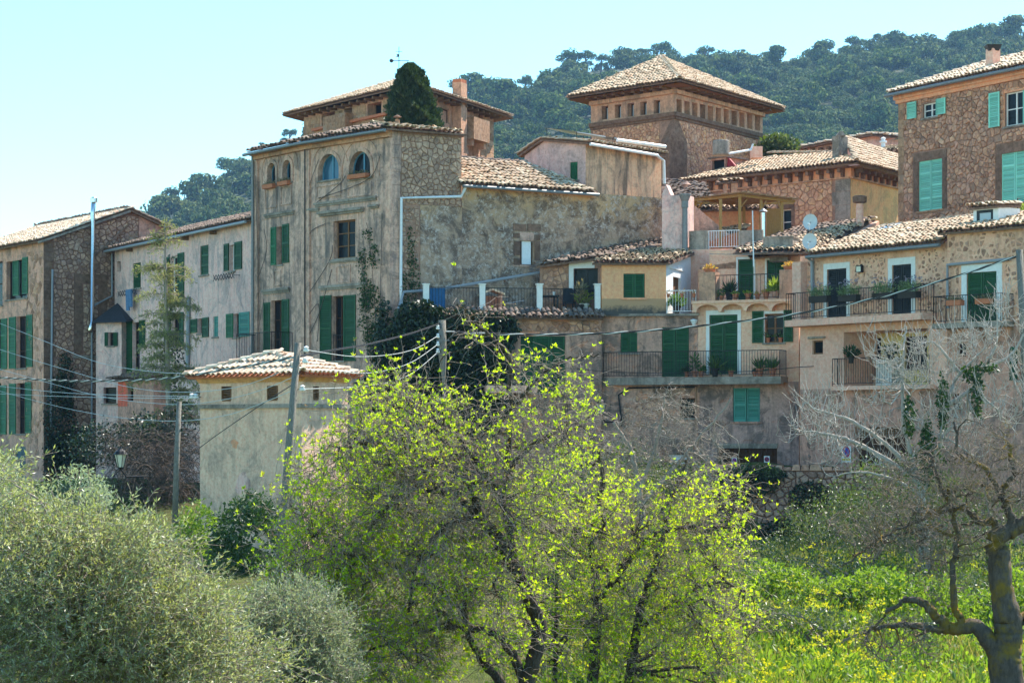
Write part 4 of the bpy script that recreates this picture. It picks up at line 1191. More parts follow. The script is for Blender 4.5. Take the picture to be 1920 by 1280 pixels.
pot_plant(TW.P(TW.t(1103), -.7, zT), 'potted plant with bright leaves by the last white post of the terrace', 'leafy', 1.5, M['white'], None, M['lf_bright'])
pot_plant(TW.P(TW.t(1094), -.6, zT), 'dry twiggy plant in a dark pot next to the bright leaved one', 'tall', 1.3, M['soilbox'], None, M['lf_dry'])
t = thing('storage_box', 'low grey wooden box with a sloping lid behind the middle railing', 'box', TW.P(TW.t(975), -1.2, zT))
a, c = TW.t(953), TW.t(990)
MB().wbox(TW, a, c, -1.6, -.9, zT, zT + .3).build('box', M['pole'], t)
MB().hexa([TW.P(a - .03, -.86, zT + .302), TW.P(c + .03, -.86, zT + .45), TW.P(c + .03, -1.64, zT + .45), TW.P(a - .03, -1.64, zT + .302), TW.P(a - .03, -.86, zT + .34), TW.P(c + .03, -.86, zT + .49), TW.P(c + .03, -1.64, zT + .49), TW.P(a - .03, -1.64, zT + .34)]).build('lid', M['greypipe'], t)

# ================================================================ OCHRE ANNEX WITH WHITE FLANK
h = thing('ochre_annex', 'small ochre cube house with one green shutter and a white side wall', 'annex', P(1190, 592, 77))
YF = WU(1128, 77.0, 1249, 77.0); YW = Wall(YF.B[:2], P(1318, 0, 81.4)[:2])
z0, z1 = YF.z(1190, 592), YF.z(1190, 494)
win(h, YF, 1169, 513, 1209, 558, None, [(1169.3, 1188.8, None, None, None, 1), (1189.2, 1208.7, None, None, None, 1)], sillmat=M['pl_ochre'])
wall_mesh(YF, 0, YF.L, z0, z1, plaster('ochre_render_dark_foot', (0.47, 0.37, 0.215), (0.455, 0.365, 0.225), (0.34, 0.24, 0.17), .12, None, 0, .12), h)
zf = YF.z(1190, 560)
def footmat():
    n = NT('blackened_wall_foot'); v = n.coord()
    z = n.add('ShaderNodeSeparateXYZ', {0: v}).outputs[2]
    zz = n.add('ShaderNodeMath', {0: z, 1: n.mul(n.noise(v, 2.2, 9, .75), .9)}, operation='ADD').outputs[0]
    col = n.mix(n.mask(zz, .62, .85), (0.085, 0.078, 0.07), (0.44, 0.27, 0.155))
    return n.out(col, .95, .1)
MB().wbox(YF, .003, YF.L - .003, 0, .015, z0, zf).build('render_foot', footmat(), h)
win(h, YW, 1262, 520, 1276, 587, None, fill=M['wood'], frame=M['wood'], sill=False, depth=.12)
wall_mesh(YW, 0, YW.L, z0, z1 - .05, M['pl_white'], h, top=[(YW.L, z1 + .86), (0, z1)])
MB().wbox(YW, YW.t(1256), YW.t(1282), 0, .04, YW.z(1268, 506), YW.z(1268, 504)).build('drip_strip', M['white'], h)
yr = [YF.P(-.35, .22, z1), YF.P(YF.L + .12, .22, z1), YW.P(YW.L, .12, z1 + .9), P(1238, 462, 81.6)]
yr[3] = yr[0] + (yr[2] - yr[1])
rb = roof_pts(h, yr, M['tile'], mess=1.9)
ws_ = YF.P(0, -4, 0)
side_walls([YW.P(YW.L, 0, 0)[:], ws_[:], YF.A[:]], z0, z1 - .1, M['pl_ochre'], h)
# ================================================================ GREY HOUSE BELOW IT
h = thing('grimy_house', 'blotched grey house with green shutters under the ochre cube annex', 'house', P(1200, 860, 77))
GB = WU(1125, 77.25, 1311, 76.7); zgb = GB.z(1200, 593)
win(h, GB, 1163.5, 622, 1195, 661, None, [(1164, 1179, None, None, None, 1), (1179.5, 1194.7, None, None, None, 1)])
win(h, GB, 1241, 613, 1292, 706, None, [(1241.5, 1266, None, None, None, 3), (1266.5, 1291.5, None, None, None, 3)], sill=False)
win(h, GB, 1275, 746, 1303, 783, (1, 2), surround=(.16, M['pl_rust']), frame=M['wood_d'], depth=.25)
win(h, GB, 1250, 850, 1290, 885, None, fill=M['whitemetal'], frame=M['concrete'], sill=False)
w_ = wall_mesh(GB, 0, GB.L, -3, zgb, M['pl_grey'], h)
put_stones(w_, GB, [c for c in cells([(GB.t(1168), GB.z(1200, 800)), (GB.t(1252), GB.z(1200, 800)), (GB.t(1252), GB.z(1200, 738)), (GB.t(1168), GB.z(1200, 738))], .2) if RNG.random() < .7], M['stone_r'], proud=.03, joint=.03)
MB().wbox(GB, -.05, GB.L, -.02, .16, zgb, zgb + .09).build('ledge', M['concrete'], h)
MB().wbox(GB, GB.t(1249), GB.L, -4.4, -.021, zgb - .1, zgb + .08).build('side_terrace_floor', M['concrete'], h)
railing(h, [GB.P(GB.t(1249) + .04, .1, zgb + .09), GB.P(GB.t(1305), .1, zgb + .09)], .82, M['whitemetal'], .1)
polypipe(h, [GB.at(1167, 800, .06), GB.at(1160, 740, .06), GB.at(1180, 727, .06), GB.at(1306, 725, .06)], .03, M['black'], 'cable_run')
side_walls([GB.P(GB.L, -6, 0)[:], GB.P(0, -6, 0)[:], GB.A[:]], -3, zgb, M['pl_grey'], h)
for u_, lb in ((1254, 'small terracotta pot hung on the white railing by the ochre corner'), (1279, 'small terracotta pot hung on the middle of the white railing'), (1302, 'small terracotta pot hung on the white railing by the pillar')):
    p_ = GB.P(GB.t(u_), .2, zgb + .66)
    pot_plant(p_, lb, 'leafy', .55, None, 'pots hung on the white railing', M['lf_dry'], n=16)
pot_plant(GB.P(GB.t(1268), -.25, zgb + .08), 'rounded potted shrub standing behind the white railing', 'leafy', 1.25, M['soilbox'], None, M['lf_pot'], n=160)
t = thing('street_lamp', 'small white floodlight under the ledge at the corner of the cream house', 'lamp', GB.at(1302, 606, .25))
MB().lathe(GB.at(1302, 610, .25), [(.05, 0), (.13, .16), (.13, .19), (.03, .22)], 10).build('lamp_shade', M['whitemetal'], t)
MB().bar(GB.at(1302, 598, .25), GB.at(1302, 598, 0), .02).build('bracket', M['iron'], t)

# ================================================================ APRICOT HOUSE WITH POT TERRACE
h = thing('apricot_house', 'apricot house with a pot lined roof terrace, green double doors and garage below', 'house', P(1400, 870, 77))
CF = WU(1309, 76.7, 1498, 75.2); zc = CF.z(1400, 563)
win(h, CF, 1330.5, 590, 1383, 701, None, [(1331, 1356.5, None, None, None, 3), (1357, 1382.5, None, None, None, 3)], surround=(.13, M['white']), sill=False)
win(h, CF, 1434, 588, 1469, 642, (2, 2), [(1410.5, 1432.5, 583, 643, None, 2), (1469.5, 1487.5, 581, 641, None, 2)], surround=(.08, M['white']), frame=M['wood'])
win(h, CF, 1374, 727, 1425, 790, None, [(1374.5, 1399.2, None, None, M['teal'], 2), (1399.7, 1424.7, None, None, M['teal'], 2)], sillmat=M['pl_rust'])
zm = CF.z(1400, 716)
gt0, gt1, gz0, gz1 = CF.rect(1345, 840, 1457, 905)
CF.holes.append((gt0, gt1, -1.6, gz1, .25, False))
wu = wall_mesh(CF, 0, CF.L, zm, zc, M['pl_apri'], h)
wl = wall_mesh(CF, 0, CF.L, -3, zm, M['pl_low'], h)
gar = MB().wbox(CF, gt0, gt1, -.26, -.22, -1.6, gz1).build('garage_door', M['wood_d'], h)
for k in range(11):
    a, c = gt0 + (gt1 - gt0) * k / 11, gt0 + (gt1 - gt0) * (k + 1) / 11
    MB().wbox(CF, a + .008, c - .008, -.219, -.195, -1.58, gz1 - .02).build('plank', M['wood_d'], gar)
ledge(CF, 1340, 831, 1459, 840, .06, 'lintel', M['concrete'])
# terrace slab with scalloped corbels
MB().wbox(CF, -.12, CF.L + .03, .002, .42, zc - .1, zc).wbox(CF, 0, CF.L, -2.2, .0, zc - .12, zc - .01).build('terrace_slab', M['pl_apri'], h)
m = MB(); n = 4
for k in range(n):
    a, c = CF.L * k / n, CF.L * (k + 1) / n; mid = (a + c) / 2; R = (c - a) / 2 - .06
    arc = [(mid - R * math.cos(math.pi * q / 10), zc - .36 + .22 * math.sin(math.pi * q / 10)) for q in range(11)]
    for q in range(10):
        s4 = [arc[q], arc[q + 1], (arc[q + 1][0], zc - .102), (arc[q][0], zc - .102)]
        m.prism([CF.P(x, .30, z) for x, z in s4], [CF.P(x, .36, z) for x, z in s4])
    m.wbox(CF, a - .06 if k else -.1, a + .06, .003, .36, zc - .40, zc - .103)
m.wbox(CF, CF.L - .06, CF.L, .003, .36, zc - .40, zc - .103)
m.build('scalloped_corbel', M['pl_apri'], h)
zpl = CF.z(1330, 511)
for a, c in ((1315, 1345), (1465, 1495)):
    MB().wbox(CF, CF.t(a), CF.t(c), -.25, .25, zc, zpl).build('pillar', M['pl_tan'], h)
railing(h, [CF.P(CF.t(1345), .2, zc), CF.P(CF.t(1465), .2, zc)], .9, M['iron'], .14)
# set back top storey
CB = CF.off(-2.0); zt = CB.z(1420, 482)
win(h, CB, 1384, 486, 1413, 566, None, [(1384.3, 1412.7, None, None, None, 3)], sill=False, depth=.08, surround=(.07, M['white']))
win(h, CB, 1438, 487, 1470, 541, None, [(1438.3, 1453.8, None, None, None, 2), (1454.2, 1469.7, None, None, None, 2)], surround=(.07, M['white']), sill=False)
wall_mesh(CB, CB.t(1330), CB.t(1503), zc - .1, zt + .3, M['pl_apri'], h)
MB().wbox(CB, CB.t(1310), CB.t(1345), 0, .12, zc, CB.z(1330, 505)).hexa([CB.P(CB.t(1312), 0, CB.z(1330, 505)), CB.P(CB.t(1382), 0, CB.z(1330, 505)), CB.P(CB.t(1382), -.1, CB.z(1330, 505)), CB.P(CB.t(1312), -.1, CB.z(1330, 505)), CB.P(CB.t(1312), 0, CB.z(1330, 500)), CB.P(CB.t(1382), 0, CB.z(1330, 492)), CB.P(CB.t(1382), -.1, CB.z(1330, 492)), CB.P(CB.t(1312), -.1, CB.z(1330, 500))]).build('parapet', M['pl_tan'], h)
roof_pts(h, [CB.P(CB.t(1414), .55, zt - .05), CB.P(CB.t(1503), .55, zt + .02), CB.P(CB.t(1503), 0, zt + .17), CB.P(CB.t(1414), 0, zt + .12)], M['tile_old'], name='canopy_roof', cw=.2)
# main roof behind
ro = [CB.P(CB.t(1372), .35, CB.z(1420, 462)), CB.P(CB.t(1528), .35, CB.z(1420, 462)), P(1640, 412, 83.5), P(1500, 428, 84.5)]
ro[1] = P(1532, 473, 75.9); ro[0] = P(1374, 474, 77.0)
rb = roof_pts(h, [ro[0], ro[1], ro[2]], M['tile'], mess=1.7, limit=170)
roof_pts(h, [ro[0], ro[2], ro[3]], M['tile_old'], mess=1.7, limit=130)
MB().prism([ro[1] + Vector((.02, 0, -.05)), ro[2] + Vector((.02, 0, -.05)), ro[2] + Vector((.02, 0, -.95)), ro[1] + Vector((.02, 0, -.30))], [q + Vector((.16, 0, 0)) for q in (ro[1] + Vector((.02, 0, -.05)), ro[2] + Vector((.02, 0, -.05)), ro[2] + Vector((.02, 0, -.95)), ro[1] + Vector((.02, 0, -.30)))]).build('gable_end', M['pl_salmon'], h)
pc = P(1612, 416, 82.0)
cp = MB().lathe(pc + Vector((0, 0, -.4)), [(.16, 0), (.14, 1.1), (.14, 1.1)], 12).build('chimney', M['pl_salmon'], rb)
MB().lathe(pc + Vector((0, 0, .70)), [(.14, 0), (.27, .05), (.28, .26), (.2, .30)], 12).build('chimney_cap', M['quoin'], cp)
side_walls([CB.P(CB.t(1503), 0, 0)[:], CB.P(CB.t(1503), -6, 0)[:], CB.P(CB.t(1330), -6, 0)[:], CB.P(CB.t(1330), 0, 0)[:]], -2, zt + .25, M['pl_apri'], h)
side_walls([CF.P(CF.L, 0, 0)[:], CF.P(CF.L, -6, 0)[:], CF.P(0, -6, 0)[:], CF.P(0, 0, 0)[:]], -3, zc - .12, M['pl_apri'], h)
# long balcony
bt0, bt1 = CF.t(1146), CF.t(1478); zb = CF.z(1400, 707)
bal = MB().wbox(CF, bt0, bt1, .004 + .62, .95, zb - .26, zb).wbox(CF, bt0, bt1, .62 - .55, .623, zb - .2, zb - .002).build('balcony_slab', M['concrete'], h)
railing(bal, [CF.P(bt0 + .05, .15, zb), CF.P(bt0 + .05, .9, zb), CF.P(bt1 - .05, .9, zb), CF.P(bt1 - .05, .1, zb)], .92, M['iron'], .1)
polypipe(h, [CF.at(1306, 725, .1), CF.at(1306, 800, .05)], .03, M['pl_tan'])
polypipe(h, [CF.at(1506, 500, .2), CF.at(1516, 596, .3)], .06, M['chrome'], 'metal_pipe')
t = thing('water_tank', 'grey concrete water tank on blocks on the edge of a tiled roof', 'tank', CB.P(CB.t(1460), .35, CB.z(1465, 475)))
a, c = CB.t(1438), CB.t(1493); z_ = CB.z(1465, 475)
MB().wbox(CB, a, c, -.3, .45, z_, CB.z(1465, 448)).build('tank_body', M['concrete'], t)
MB().wbox(CB, a + .2, a + .5, -.2, .35, z_ - .32, z_).wbox(CB, c - .6, c - .2, -.2, .35, z_ - .32, z_).build('block', M['concrete'], t)
MB().wbox(CB, a - .03, c + .03, -.33, .48, CB.z(1465, 448), CB.z(1465, 445)).build('tank_rim', M['concrete'], t)
# pots along the terrace edge, as in the picture from left to right
for u_, s_, k_, pm, lb in ((1354, .75, 'leafy', M['lf_pot'], 'terracotta pot with a dark striped plant beside the wide terrace pillar'),
                       (1380, .95, 'low', M['lf_bright'], 'square-looking terracotta pot with short sprouts, in front of the terrace door'),
                       (1403, 1.0, 'low', M['lf_bright'], 'terracotta pot of yellow green seedlings right of the terrace door'),
                       (1421, .85, 'low', M['lf_succ'], 'pale pot of spreading orange succulents on the terrace edge'),
                       (1437, 1.05, 'low', M['lf_succ'], 'larger terracotta pot of succulents next to the big fern pot')):
    pot_plant(CF.P(CF.t(u_), .05, zc), lb, k_, s_, None, 'pots along the terrace edge', pm, n=50)
pot_plant(CF.P(CF.t(1455), .0, zc), 'big pink pot with a bright yellow green fern by the cracked pillar', 'spiky', 1.25, M['pl_rust'], None, M['lf_bright'], n=110)
pot_plant(CF.P(CF.t(1362), -.35, zc), 'dark bushy houseplant in the terrace corner behind the railing', 'spiky', 1.3, M['soilbox'], None, M['lf_dark'], n=90)
for a, lb in ((1331, 'low brick coloured bowl of orange succulents on the plain terrace pillar'), (1480, 'low bowl of pale cacti on the cracked terrace pillar')):
    p_ = CF.P(CF.t(a), 0, zpl)
    t = thing('succulent_bowl', lb, 'planter', p_)
    MB().lathe(p_, [(.17, 0), (.22, .13), (.19, .13), (.17, .08)], 12).build('bowl', M['pot'], t)
    leaf_obj('plant', tuft(p_ + Vector((0, 0, .08)), 90, .2, 1.3, .11, .05, .5), M['lf_succ'], t)
# pots along the long balcony
for u_, s_, k_, pm, lb in ((1165, 1.0, 'tall', M['lf_dry'], 'terracotta pot with a bare shrub at the outer end of the long balcony'),
                       (1295, .8, 'spiky', M['lf_dark'], 'small beige pot of grass leaves right of the long balcony door'),
                       (1310, .9, 'tall', M['lf_pot'], 'terracotta pot with a tall cactus on the long balcony'),
                       (1322, .9, 'leafy', M['lf_pot'], 'bright terracotta pot with leafy geranium beside the tall cactus'),
                       (1348, 1.3, 'spiky', M['lf_pot'], 'dark pot with wide yucca leaves before the green double door'),
                       (1378, .9, 'low', M['lf_pot'], 'low terracotta pot at the right edge of the double door'),
                       (1422, .8, 'low', M['lf_dark'], 'terracotta pot with low leaves under the open green shutter'),
                       (1432, 1.2, 'spiky', M['lf_pot'], 'terracotta pot with blue green spiky agave, below the apricot window'),
                       (1455, 1.2, 'spiky', M['lf_pot'], 'terracotta pot with spiky agave in the corner of the long balcony railing')):
    w_ = CF
    pot_plant(w_.P(w_.t(u_), .45, zb), lb, k_, s_, M['soilbox'] if u_ in (1348,) else None, 'pots along the long balcony', pm, n=55)
for a, lb in ((1440, 'round pot of red flowers on the apricot window sill'), (1463, 'smaller pot with trailing plant on the apricot window sill')):
    t0, t1, z0, z1 = CF.rect(1433, 588, 1469, 642)
    pot_plant(CF.P(CF.t(a), -.02, z0), lb, 'leafy', .7, None, 'pots on the apricot sill', M['lf_pot'], n=30)

# no-parking signs
def sign(w, u, v, wpx, hpx, label, o, ring, foot, words_):
    t0, t1, z0, z1 = w.rect(u - wpx / 2, v - hpx / 2, u + wpx / 2, v + hpx / 2)
    t = thing('parking_sign', label, 'sign', w.P((t0 + t1) / 2, o, z0), w.rz)
    MB().wbox(w, t0, t1, o, o + .012, z0, z1).build('plate', M['white'], t)
    R = (t1 - t0) * .43; cx = (t0 + t1) / 2; cz = z1 - (z1 - z0) * .37
    def disc(r, oo): 
        return [w.P(cx + r * math.cos(2 * math.pi * k / 20), oo, cz + r * math.sin(2 * math.pi * k / 20)) for k in range(20)]
    MB().prism(disc(R, o + .012), disc(R, o + .016)).build('red_ring', M['sign_red'], t)
    MB().prism(disc(R * .76, o + .0165), disc(R * .76, o + .02)).build('blue_disc', M['sign_blue'] if ring else M['sign_dark'], t)
    s = R * .72; b = .012
    q = [(-s * .7 - b, s * .7 - b), (s * .7 - b, -s * .7 - b), (s * .7 + b, -s * .7 + b), (-s * .7 + b, s * .7 + b)]
    MB().prism([w.P(cx + x, o + .0205, cz + z) for x, z in q], [w.P(cx + x, o + .024, cz + z) for x, z in q]).build('red_slash', M['sign_red'], t)
    if foot: MB().wbox(w, t0 + .03, t1 - .03, o + .0125, o + .016, z0 + .05, z0 + (z1 - z0) * .24).build('text_band', foot, t)
M['sign_red'] = simple('sign_red', (0.45, 0.03, 0.04), .5)
M['sign_blue'] = simple('sign_blue', (0.07, 0.08, 0.36), .5)
M['sign_dark'] = simple('sign_dark_blue', (0.035, 0.02, 0.09), .5)
M['sign_yellow'] = simple('sign_yellow', (0.60, 0.42, 0.06), .5)
M['sign_pink'] = simple('sign_pink', (0.62, 0.30, 0.34), .5)
sign(CF, 1374, 865, 10, 15, 'white no parking plate with a blue disc and yellow band on the garage door', -.19, True, M['sign_yellow'], '')
sign(CF, 1435, 863, 10.5, 17, 'white no parking plate with a dark disc and pink foot on the garage door', -.19, False, M['sign_pink'], '')
# ================================================================ LAVENDER BALCONY HOUSE
h = thing('lavender_balcony_house', 'house with two white framed black doors and lavender troughs on its long balcony', 'house', P(1640, 870, 71))
SF = WU(1500, 73.9, 1776, 68.4); zs = 5.90
win(h, SF, 1551, 504, 1587.5, 594, None, [(1551.5, 1569, None, None, M['black'], 3), (1569.5, 1587, None, None, M['black'], 3)], surround=(.16, M['white']), sill=False)
win(h, SF, 1673, 496, 1709, 588, None, [(1673.5, 1691, None, None, M['black'], 3), (1691.5, 1708.5, None, None, M['black'], 3)], surround=(.18, M['white']), sill=False)
win(h, SF, 1523, 638, 1543, 664, (1, 1), frame=M['wood'], sill=False, depth=.1)
l0, l1, lz0, lz1 = SF.rect(1582, 619, 1741, 722)
SF.holes.append((l0, l1, lz0, lz1, 1.6, False))
g0, g1, gz0, gz1 = SF.rect(1601, 800, 1708, 905)
SF.holes.append((g0, g1, -1.6, gz1, .3, False))
zs1 = SF.z(1640, 604); zs2 = SF.z(1640, 727)
w1 = wall_mesh(SF, 0, SF.L, zs1, zs, M['mortar_o'], h)
put_stones(w1, SF, [c for c in cells([(SF.t(1513), zs1), (SF.L - .05, zs1), (SF.L - .05, zs - .15), (SF.t(1513), zs - .15)], .135, flat=1.3) if RNG.random() < .62], M['stone_r'], joint=.035, proud=.022, holes=[(q[0] - .3, q[1] + .3, q[2], q[3] + .4) for q in SF.holes[:2]], limit=290)
w2 = wall_mesh(SF, 0, SF.L, zs2, zs1, M['pl_salmon'], h)
w3 = wall_mesh(SF, 0, SF.L, -6, zs2, M['pl_rust'], h)
put_stones(w3, SF, [c for c in cells([(SF.t(1502), -1.3), (SF.L, -1.3), (SF.L, zs2 - .05), (SF.t(1502), zs2 - .05)], .2, flat=1.3) if RNG.random() < .55], M['stone_l'], joint=.04, proud=.03, holes=SF.holes[-1:], limit=220)
gd_ = MB().wbox(SF, g0, g1, -.32, -.28, -1.6, gz1).build('garage_door', M['wood'], h)
for k in range(9):
    a, c = g0 + (g1 - g0) * k / 9, g0 + (g1 - g0) * (k + 1) / 9
    MB().wbox(SF, a + .008, c - .008, -.279, -.255, -1.58, gz1 - .35).build('plank', M['wood_d'], gd_)
m = MB()
for k in range(24): m.bar(SF.P(g0 + (g1 - g0) * k / 24, -.2, gz1 - .34), SF.P(g0 + (g1 - g0) * k / 24, -.2, gz1), .006)
for k in range(5): m.bar(SF.P(g0, -.2, gz1 - .34 + .08 * k), SF.P(g1, -.2, gz1 - .34 + .08 * k), .006)
m.build('wire_grille', M['zinc'], gd_)
# loggia interior with its openings
LI = SF.off(-1.6)
LI.holes = []
win(h, LI, 1614, 634, 1652, 722, (2, 3), frame=M['wood_d'], sill=False, depth=.1)
win(h, LI, 1697, 630, 1738, 690, (2, 2), frame=M['wood_d'], depth=.1)
wall_mesh(LI, LI.t(1560), LI.t(1762), lz0, lz1 + .3, M['pl_yellow'], h, reveal=.15)
MB().wbox(LI, LI.t(1562), LI.t(1560) + .9, 0.02, .06, lz0, LI.z(1590, 636)).build('loggia_door', M['wood'], h)
q = LI.rect(1623, 620, 1637, 630)
MB().wbox(LI, q[0], q[1], 0, .03, q[2], q[3]).build('wall_plaque', M['pole'], h)
MB().wbox(LI, LI.t(1662), LI.t(1692), .0, .5, lz0, lz0 + .9).build('loggia_counter', M['white'], h)
MB().wbox(SF, SF.t(1519), SF.t(1548), .0, .12, SF.z(1533, 635), SF.z(1533, 631)).build('window_hood', M['concrete'], h)
lb = MB().wbox(SF, SF.t(1570), SF.t(1756), .004, .32, lz0 - .14, lz0 - .01).build('loggia_slab', M['pl_salmon'], h)
railing(lb, [SF.P(SF.t(1572), .04, lz0), SF.P(SF.t(1572), .28, lz0), SF.P(SF.t(1754), .28, lz0)], .92, M['iron'], .11)
zb = SF.z(1640, 594)
bal = MB().wbox(SF, .02, SF.t(1757), .004, .75, zs1 - .04, zb).build('balcony_slab', M['pl_salmon'], h)
railing(bal, [SF.P(.05, .1, zb), SF.P(.05, .7, zb), SF.P(SF.t(1757) - .05, .7, zb), SF.P(SF.t(1757) - .05, .1, zb)], .92, M['iron'], .115)
for u_, lbx in ((1538, 'dark trough of greyish lavender, leftmost on the long balcony rail'), (1593, 'dark trough of lavender before the first black door'), (1657, 'dark trough of sunlit lavender left of the second black door'), (1705, 'dark trough of lavender before the second black door')):
    SR = SF.off(.7)
    trough(SR, SR.t and u_, SR.z(u_, 0) and {1538: 555, 1593: 553, 1657: 549, 1705: 547}[u_], 34, 12, lbx, .02, M['soilbox'], 'lavender', 'lavender troughs on the balcony rail')
for u_, lbx in ((1608, 'bushy dark plant hanging on the loggia railing beside the loggia door'), (1682, 'second bushy dark plant on the loggia railing behind bare twigs')):
    p_ = SF.P(SF.t(u_), .3, lz0 + .75)
    pot_plant(p_, lbx, 'leafy', 1.0, M['soilbox'], 'plants on the loggia railing', M['lf_dark'], n=120)
t = thing('wall_lantern', 'black glass lantern on the stone wall between two white framed doors', 'lantern', SF.at(1616, 512, 0))
q = SF.rect(1611, 498, 1621, 511)
MB().wbox(SF, q[0], q[1], .05, .17, q[2], q[2] + .02).wbox(SF, q[0], q[1], .05, .17, q[3] - .03, q[3]).wbox(SF, q[0], q[0] + .015, .05, .17, q[2], q[3]).wbox(SF, q[1] - .015, q[1], .05, .17, q[2], q[3]).wbox(SF, (q[0] + q[1]) / 2 - .03, (q[0] + q[1]) / 2 + .03, 0, .05, q[2], q[3] + .05).build('lantern_frame', M['iron'], t)
MB().wbox(SF, q[0] + .02, q[1] - .02, .06, .16, q[2] + .022, q[3] - .032).build('lantern_glass', M['lampglass'], t)
# roof with skylight
e0, e1 = SF.P(SF.t(1528), .32, zs), SF.P(SF.L + .06, .32, zs)
bk = -SF.n
rt0, rt1 = P(1648, 430, 76.2), P(1832, 409, 72.5)
rb = roof_pts(h, [e0, e1, rt1, rt0], M['tile'], mess=1.2)
ridge_tiles(rb, rt1, rt0, M['tile'])
nn = (e1 - e0).cross(rt1 - e0).normalized()
sk = [e0 + (rt0 - e0) * .78 + (e1 - e0) * .10, e0 + (rt0 - e0) * .78 + (e1 - e0) * .22, e0 + (rt0 - e0) * .97 + (e1 - e0) * .22, e0 + (rt0 - e0) * .97 + (e1 - e0) * .10]
MB().prism([p + nn * .08 for p in sk], [p + nn * .16 for p in sk]).build('skylight', M['glassblue'], rb)
polypipe(h, [e0 + Vector((0, 0, -.1)) + SF.n * .1, e1 + Vector((0, 0, -.1)) + SF.n * .1], .06, M['zinc'], 'gutter')
polypipe(h, [SF.at(1524, 484, .25), SF.at(1526, 490, .1), SF.at(1527, 596, .1)], .05, M['greypipe'])
side_walls([SF.P(SF.L, 0, 0)[:], SF.P(SF.L, -6, 0)[:], SF.P(0, -6, 0)[:], SF.A[:]], -3, zs - .05, M['pl_salmon'], h)
# left flank above the neighbour: pale rendered chimney pier
MB().wbox(SF, SF.t(1497), SF.t(1513), .0, .3, zs1, SF.z(1505, 492)).build('render_pier', M['pl_salmon'], h)
sign(SF, 1588, 851, 18, 30, 'blue and red no parking plate with yellow band beside the brown garage door', .03, True, M['sign_yellow'], '')

# ================================================================ END HOUSE, RIGHT EDGE
h = thing('end_house', 'speckled stone house at the right edge with one wide dark green door and small balcony', 'house', P(1850, 870, 68))
EF = WU(1776, 68.3, 1960, 65.6); ze = EF.z(1850, 430)
win(h, EF, 1813, 510, 1869, 602, None, [(1813.5, 1841, None, None, M['green'], 3), (1841.5, 1868.5, None, None, M['green'], 3)], surround=(.2, M['white']), sill=False)
win(h, EF, 1794, 641, 1811, 668, (1, 1), arch=True, frame=M['wood_d'], sill=False)
win(h, EF, 1909, 650, 1930, 712, None, [(1894, 1908.5, 650, 713, M['green'], 2)], fill=M['wood'])
win(h, EF, 1784, 738, 1800, 764, (1, 1), frame=M['wood'])
zm = EF.z(1850, 612)
w1 = wall_mesh(EF, 0, EF.L, zm, ze, M['mortar_o'], h)
put_stones(w1, EF, [c for c in cells([(.05, zm), (EF.t(1925), zm), (EF.t(1925), ze - .1), (.05, ze - .1)], .15, flat=1.3) if RNG.random() < .6], M['stone_r'], joint=.04, proud=.02, holes=[(q[0] - .3, q[1] + .3, q[2], q[3] + .4) for q in EF.holes[:1]])
wall_mesh(EF, 0, EF.L, -6, zm, M['pl_rust'], h)
zb = EF.z(1830, 606)
bal = MB().wbox(EF, EF.t(1774), EF.t(1902), .004, .75, zb - .16, zb).build('balcony_slab', M['concrete'], h)
railing(bal, [EF.P(EF.t(1775), .05, zb), EF.P(EF.t(1775), .7, zb), EF.P(EF.t(1901), .7, zb), EF.P(EF.t(1901), .05, zb)], .86, M['iron'], .1)
for u_, v_, lbx in ((1794, 563, 'terracotta trough with brackets on the small end balcony, nearer the stone corner'), (1848, 560, 'terracotta trough in front of the dark green double door')):
    ER = EF.off(.75)
    trough(ER, u_, v_, 27, 10, lbx, .08, M['pot'], 'dry', 'terracotta troughs on the end balcony')
polypipe(h, [EF.at(1780, 578, .1), EF.at(1780, 497, .1), EF.at(1897, 486, .1)], .05, M['greypipe'])
roof_pts(h, [EF.P(-.2, .25, ze - .02), EF.P(EF.L, .25, ze - .02), EF.P(EF.L, -3.4, ze + .75), EF.P(-.2, -3.4, ze + .75)], M['tile'], mess=1.2)
side_walls([EF.P(EF.L, -6, 0)[:], EF.P(0, -6, 0)[:], EF.P(0, 0, 0)[:]], -6, ze - .05, M['pl_rust'], h)
# white dormer
DF = EF.off(-1.2); m0, m1 = DF.t(1825), DF.t(1867); zd0, zd1 = DF.z(1846, 428), DF.z(1846, 389)
dm = MB().wbox(DF, m0, m0 + .12, -1.2, 0, zd0, zd1).wbox(DF, m1 - .1, m1 + .1, -1.2, 0, zd0, zd1).wbox(DF, m0 + .12, m1 - .1, -.1, 0, zd1 - .08, zd1).wbox(DF, m0 + .12, m1 - .1, -.1, 0, zd0, zd0 + .04).build('dormer', M['white'], h)
MB().wbox(DF, m0 + .12, m0 + .22, -.06, -.02, zd0 + .04, zd1 - .08).wbox(DF, m1 - .2, m1 - .1, -.06, -.02, zd0 + .04, zd1 - .08).wbox(DF, m0 + .22, m1 - .2, -.06, -.02, zd1 - .17, zd1 - .08).build('window_frame', M['black'], dm)
MB().wbox(DF, m0 + .22, m1 - .2, -.05, -.035, zd0 + .04, zd1 - .17).build('pane', M['poly'], dm)
roof_pts(h, [DF.P(m0 - .1, .12, zd1 + .01), DF.P(m1 + .14, .12, zd1 + .01), DF.P(m1 + .14, -1.2, zd1 + .12), DF.P(m0 - .1, -1.2, zd1 + .12)], M['tile_new'], cw=.2, name='dormer_roof')

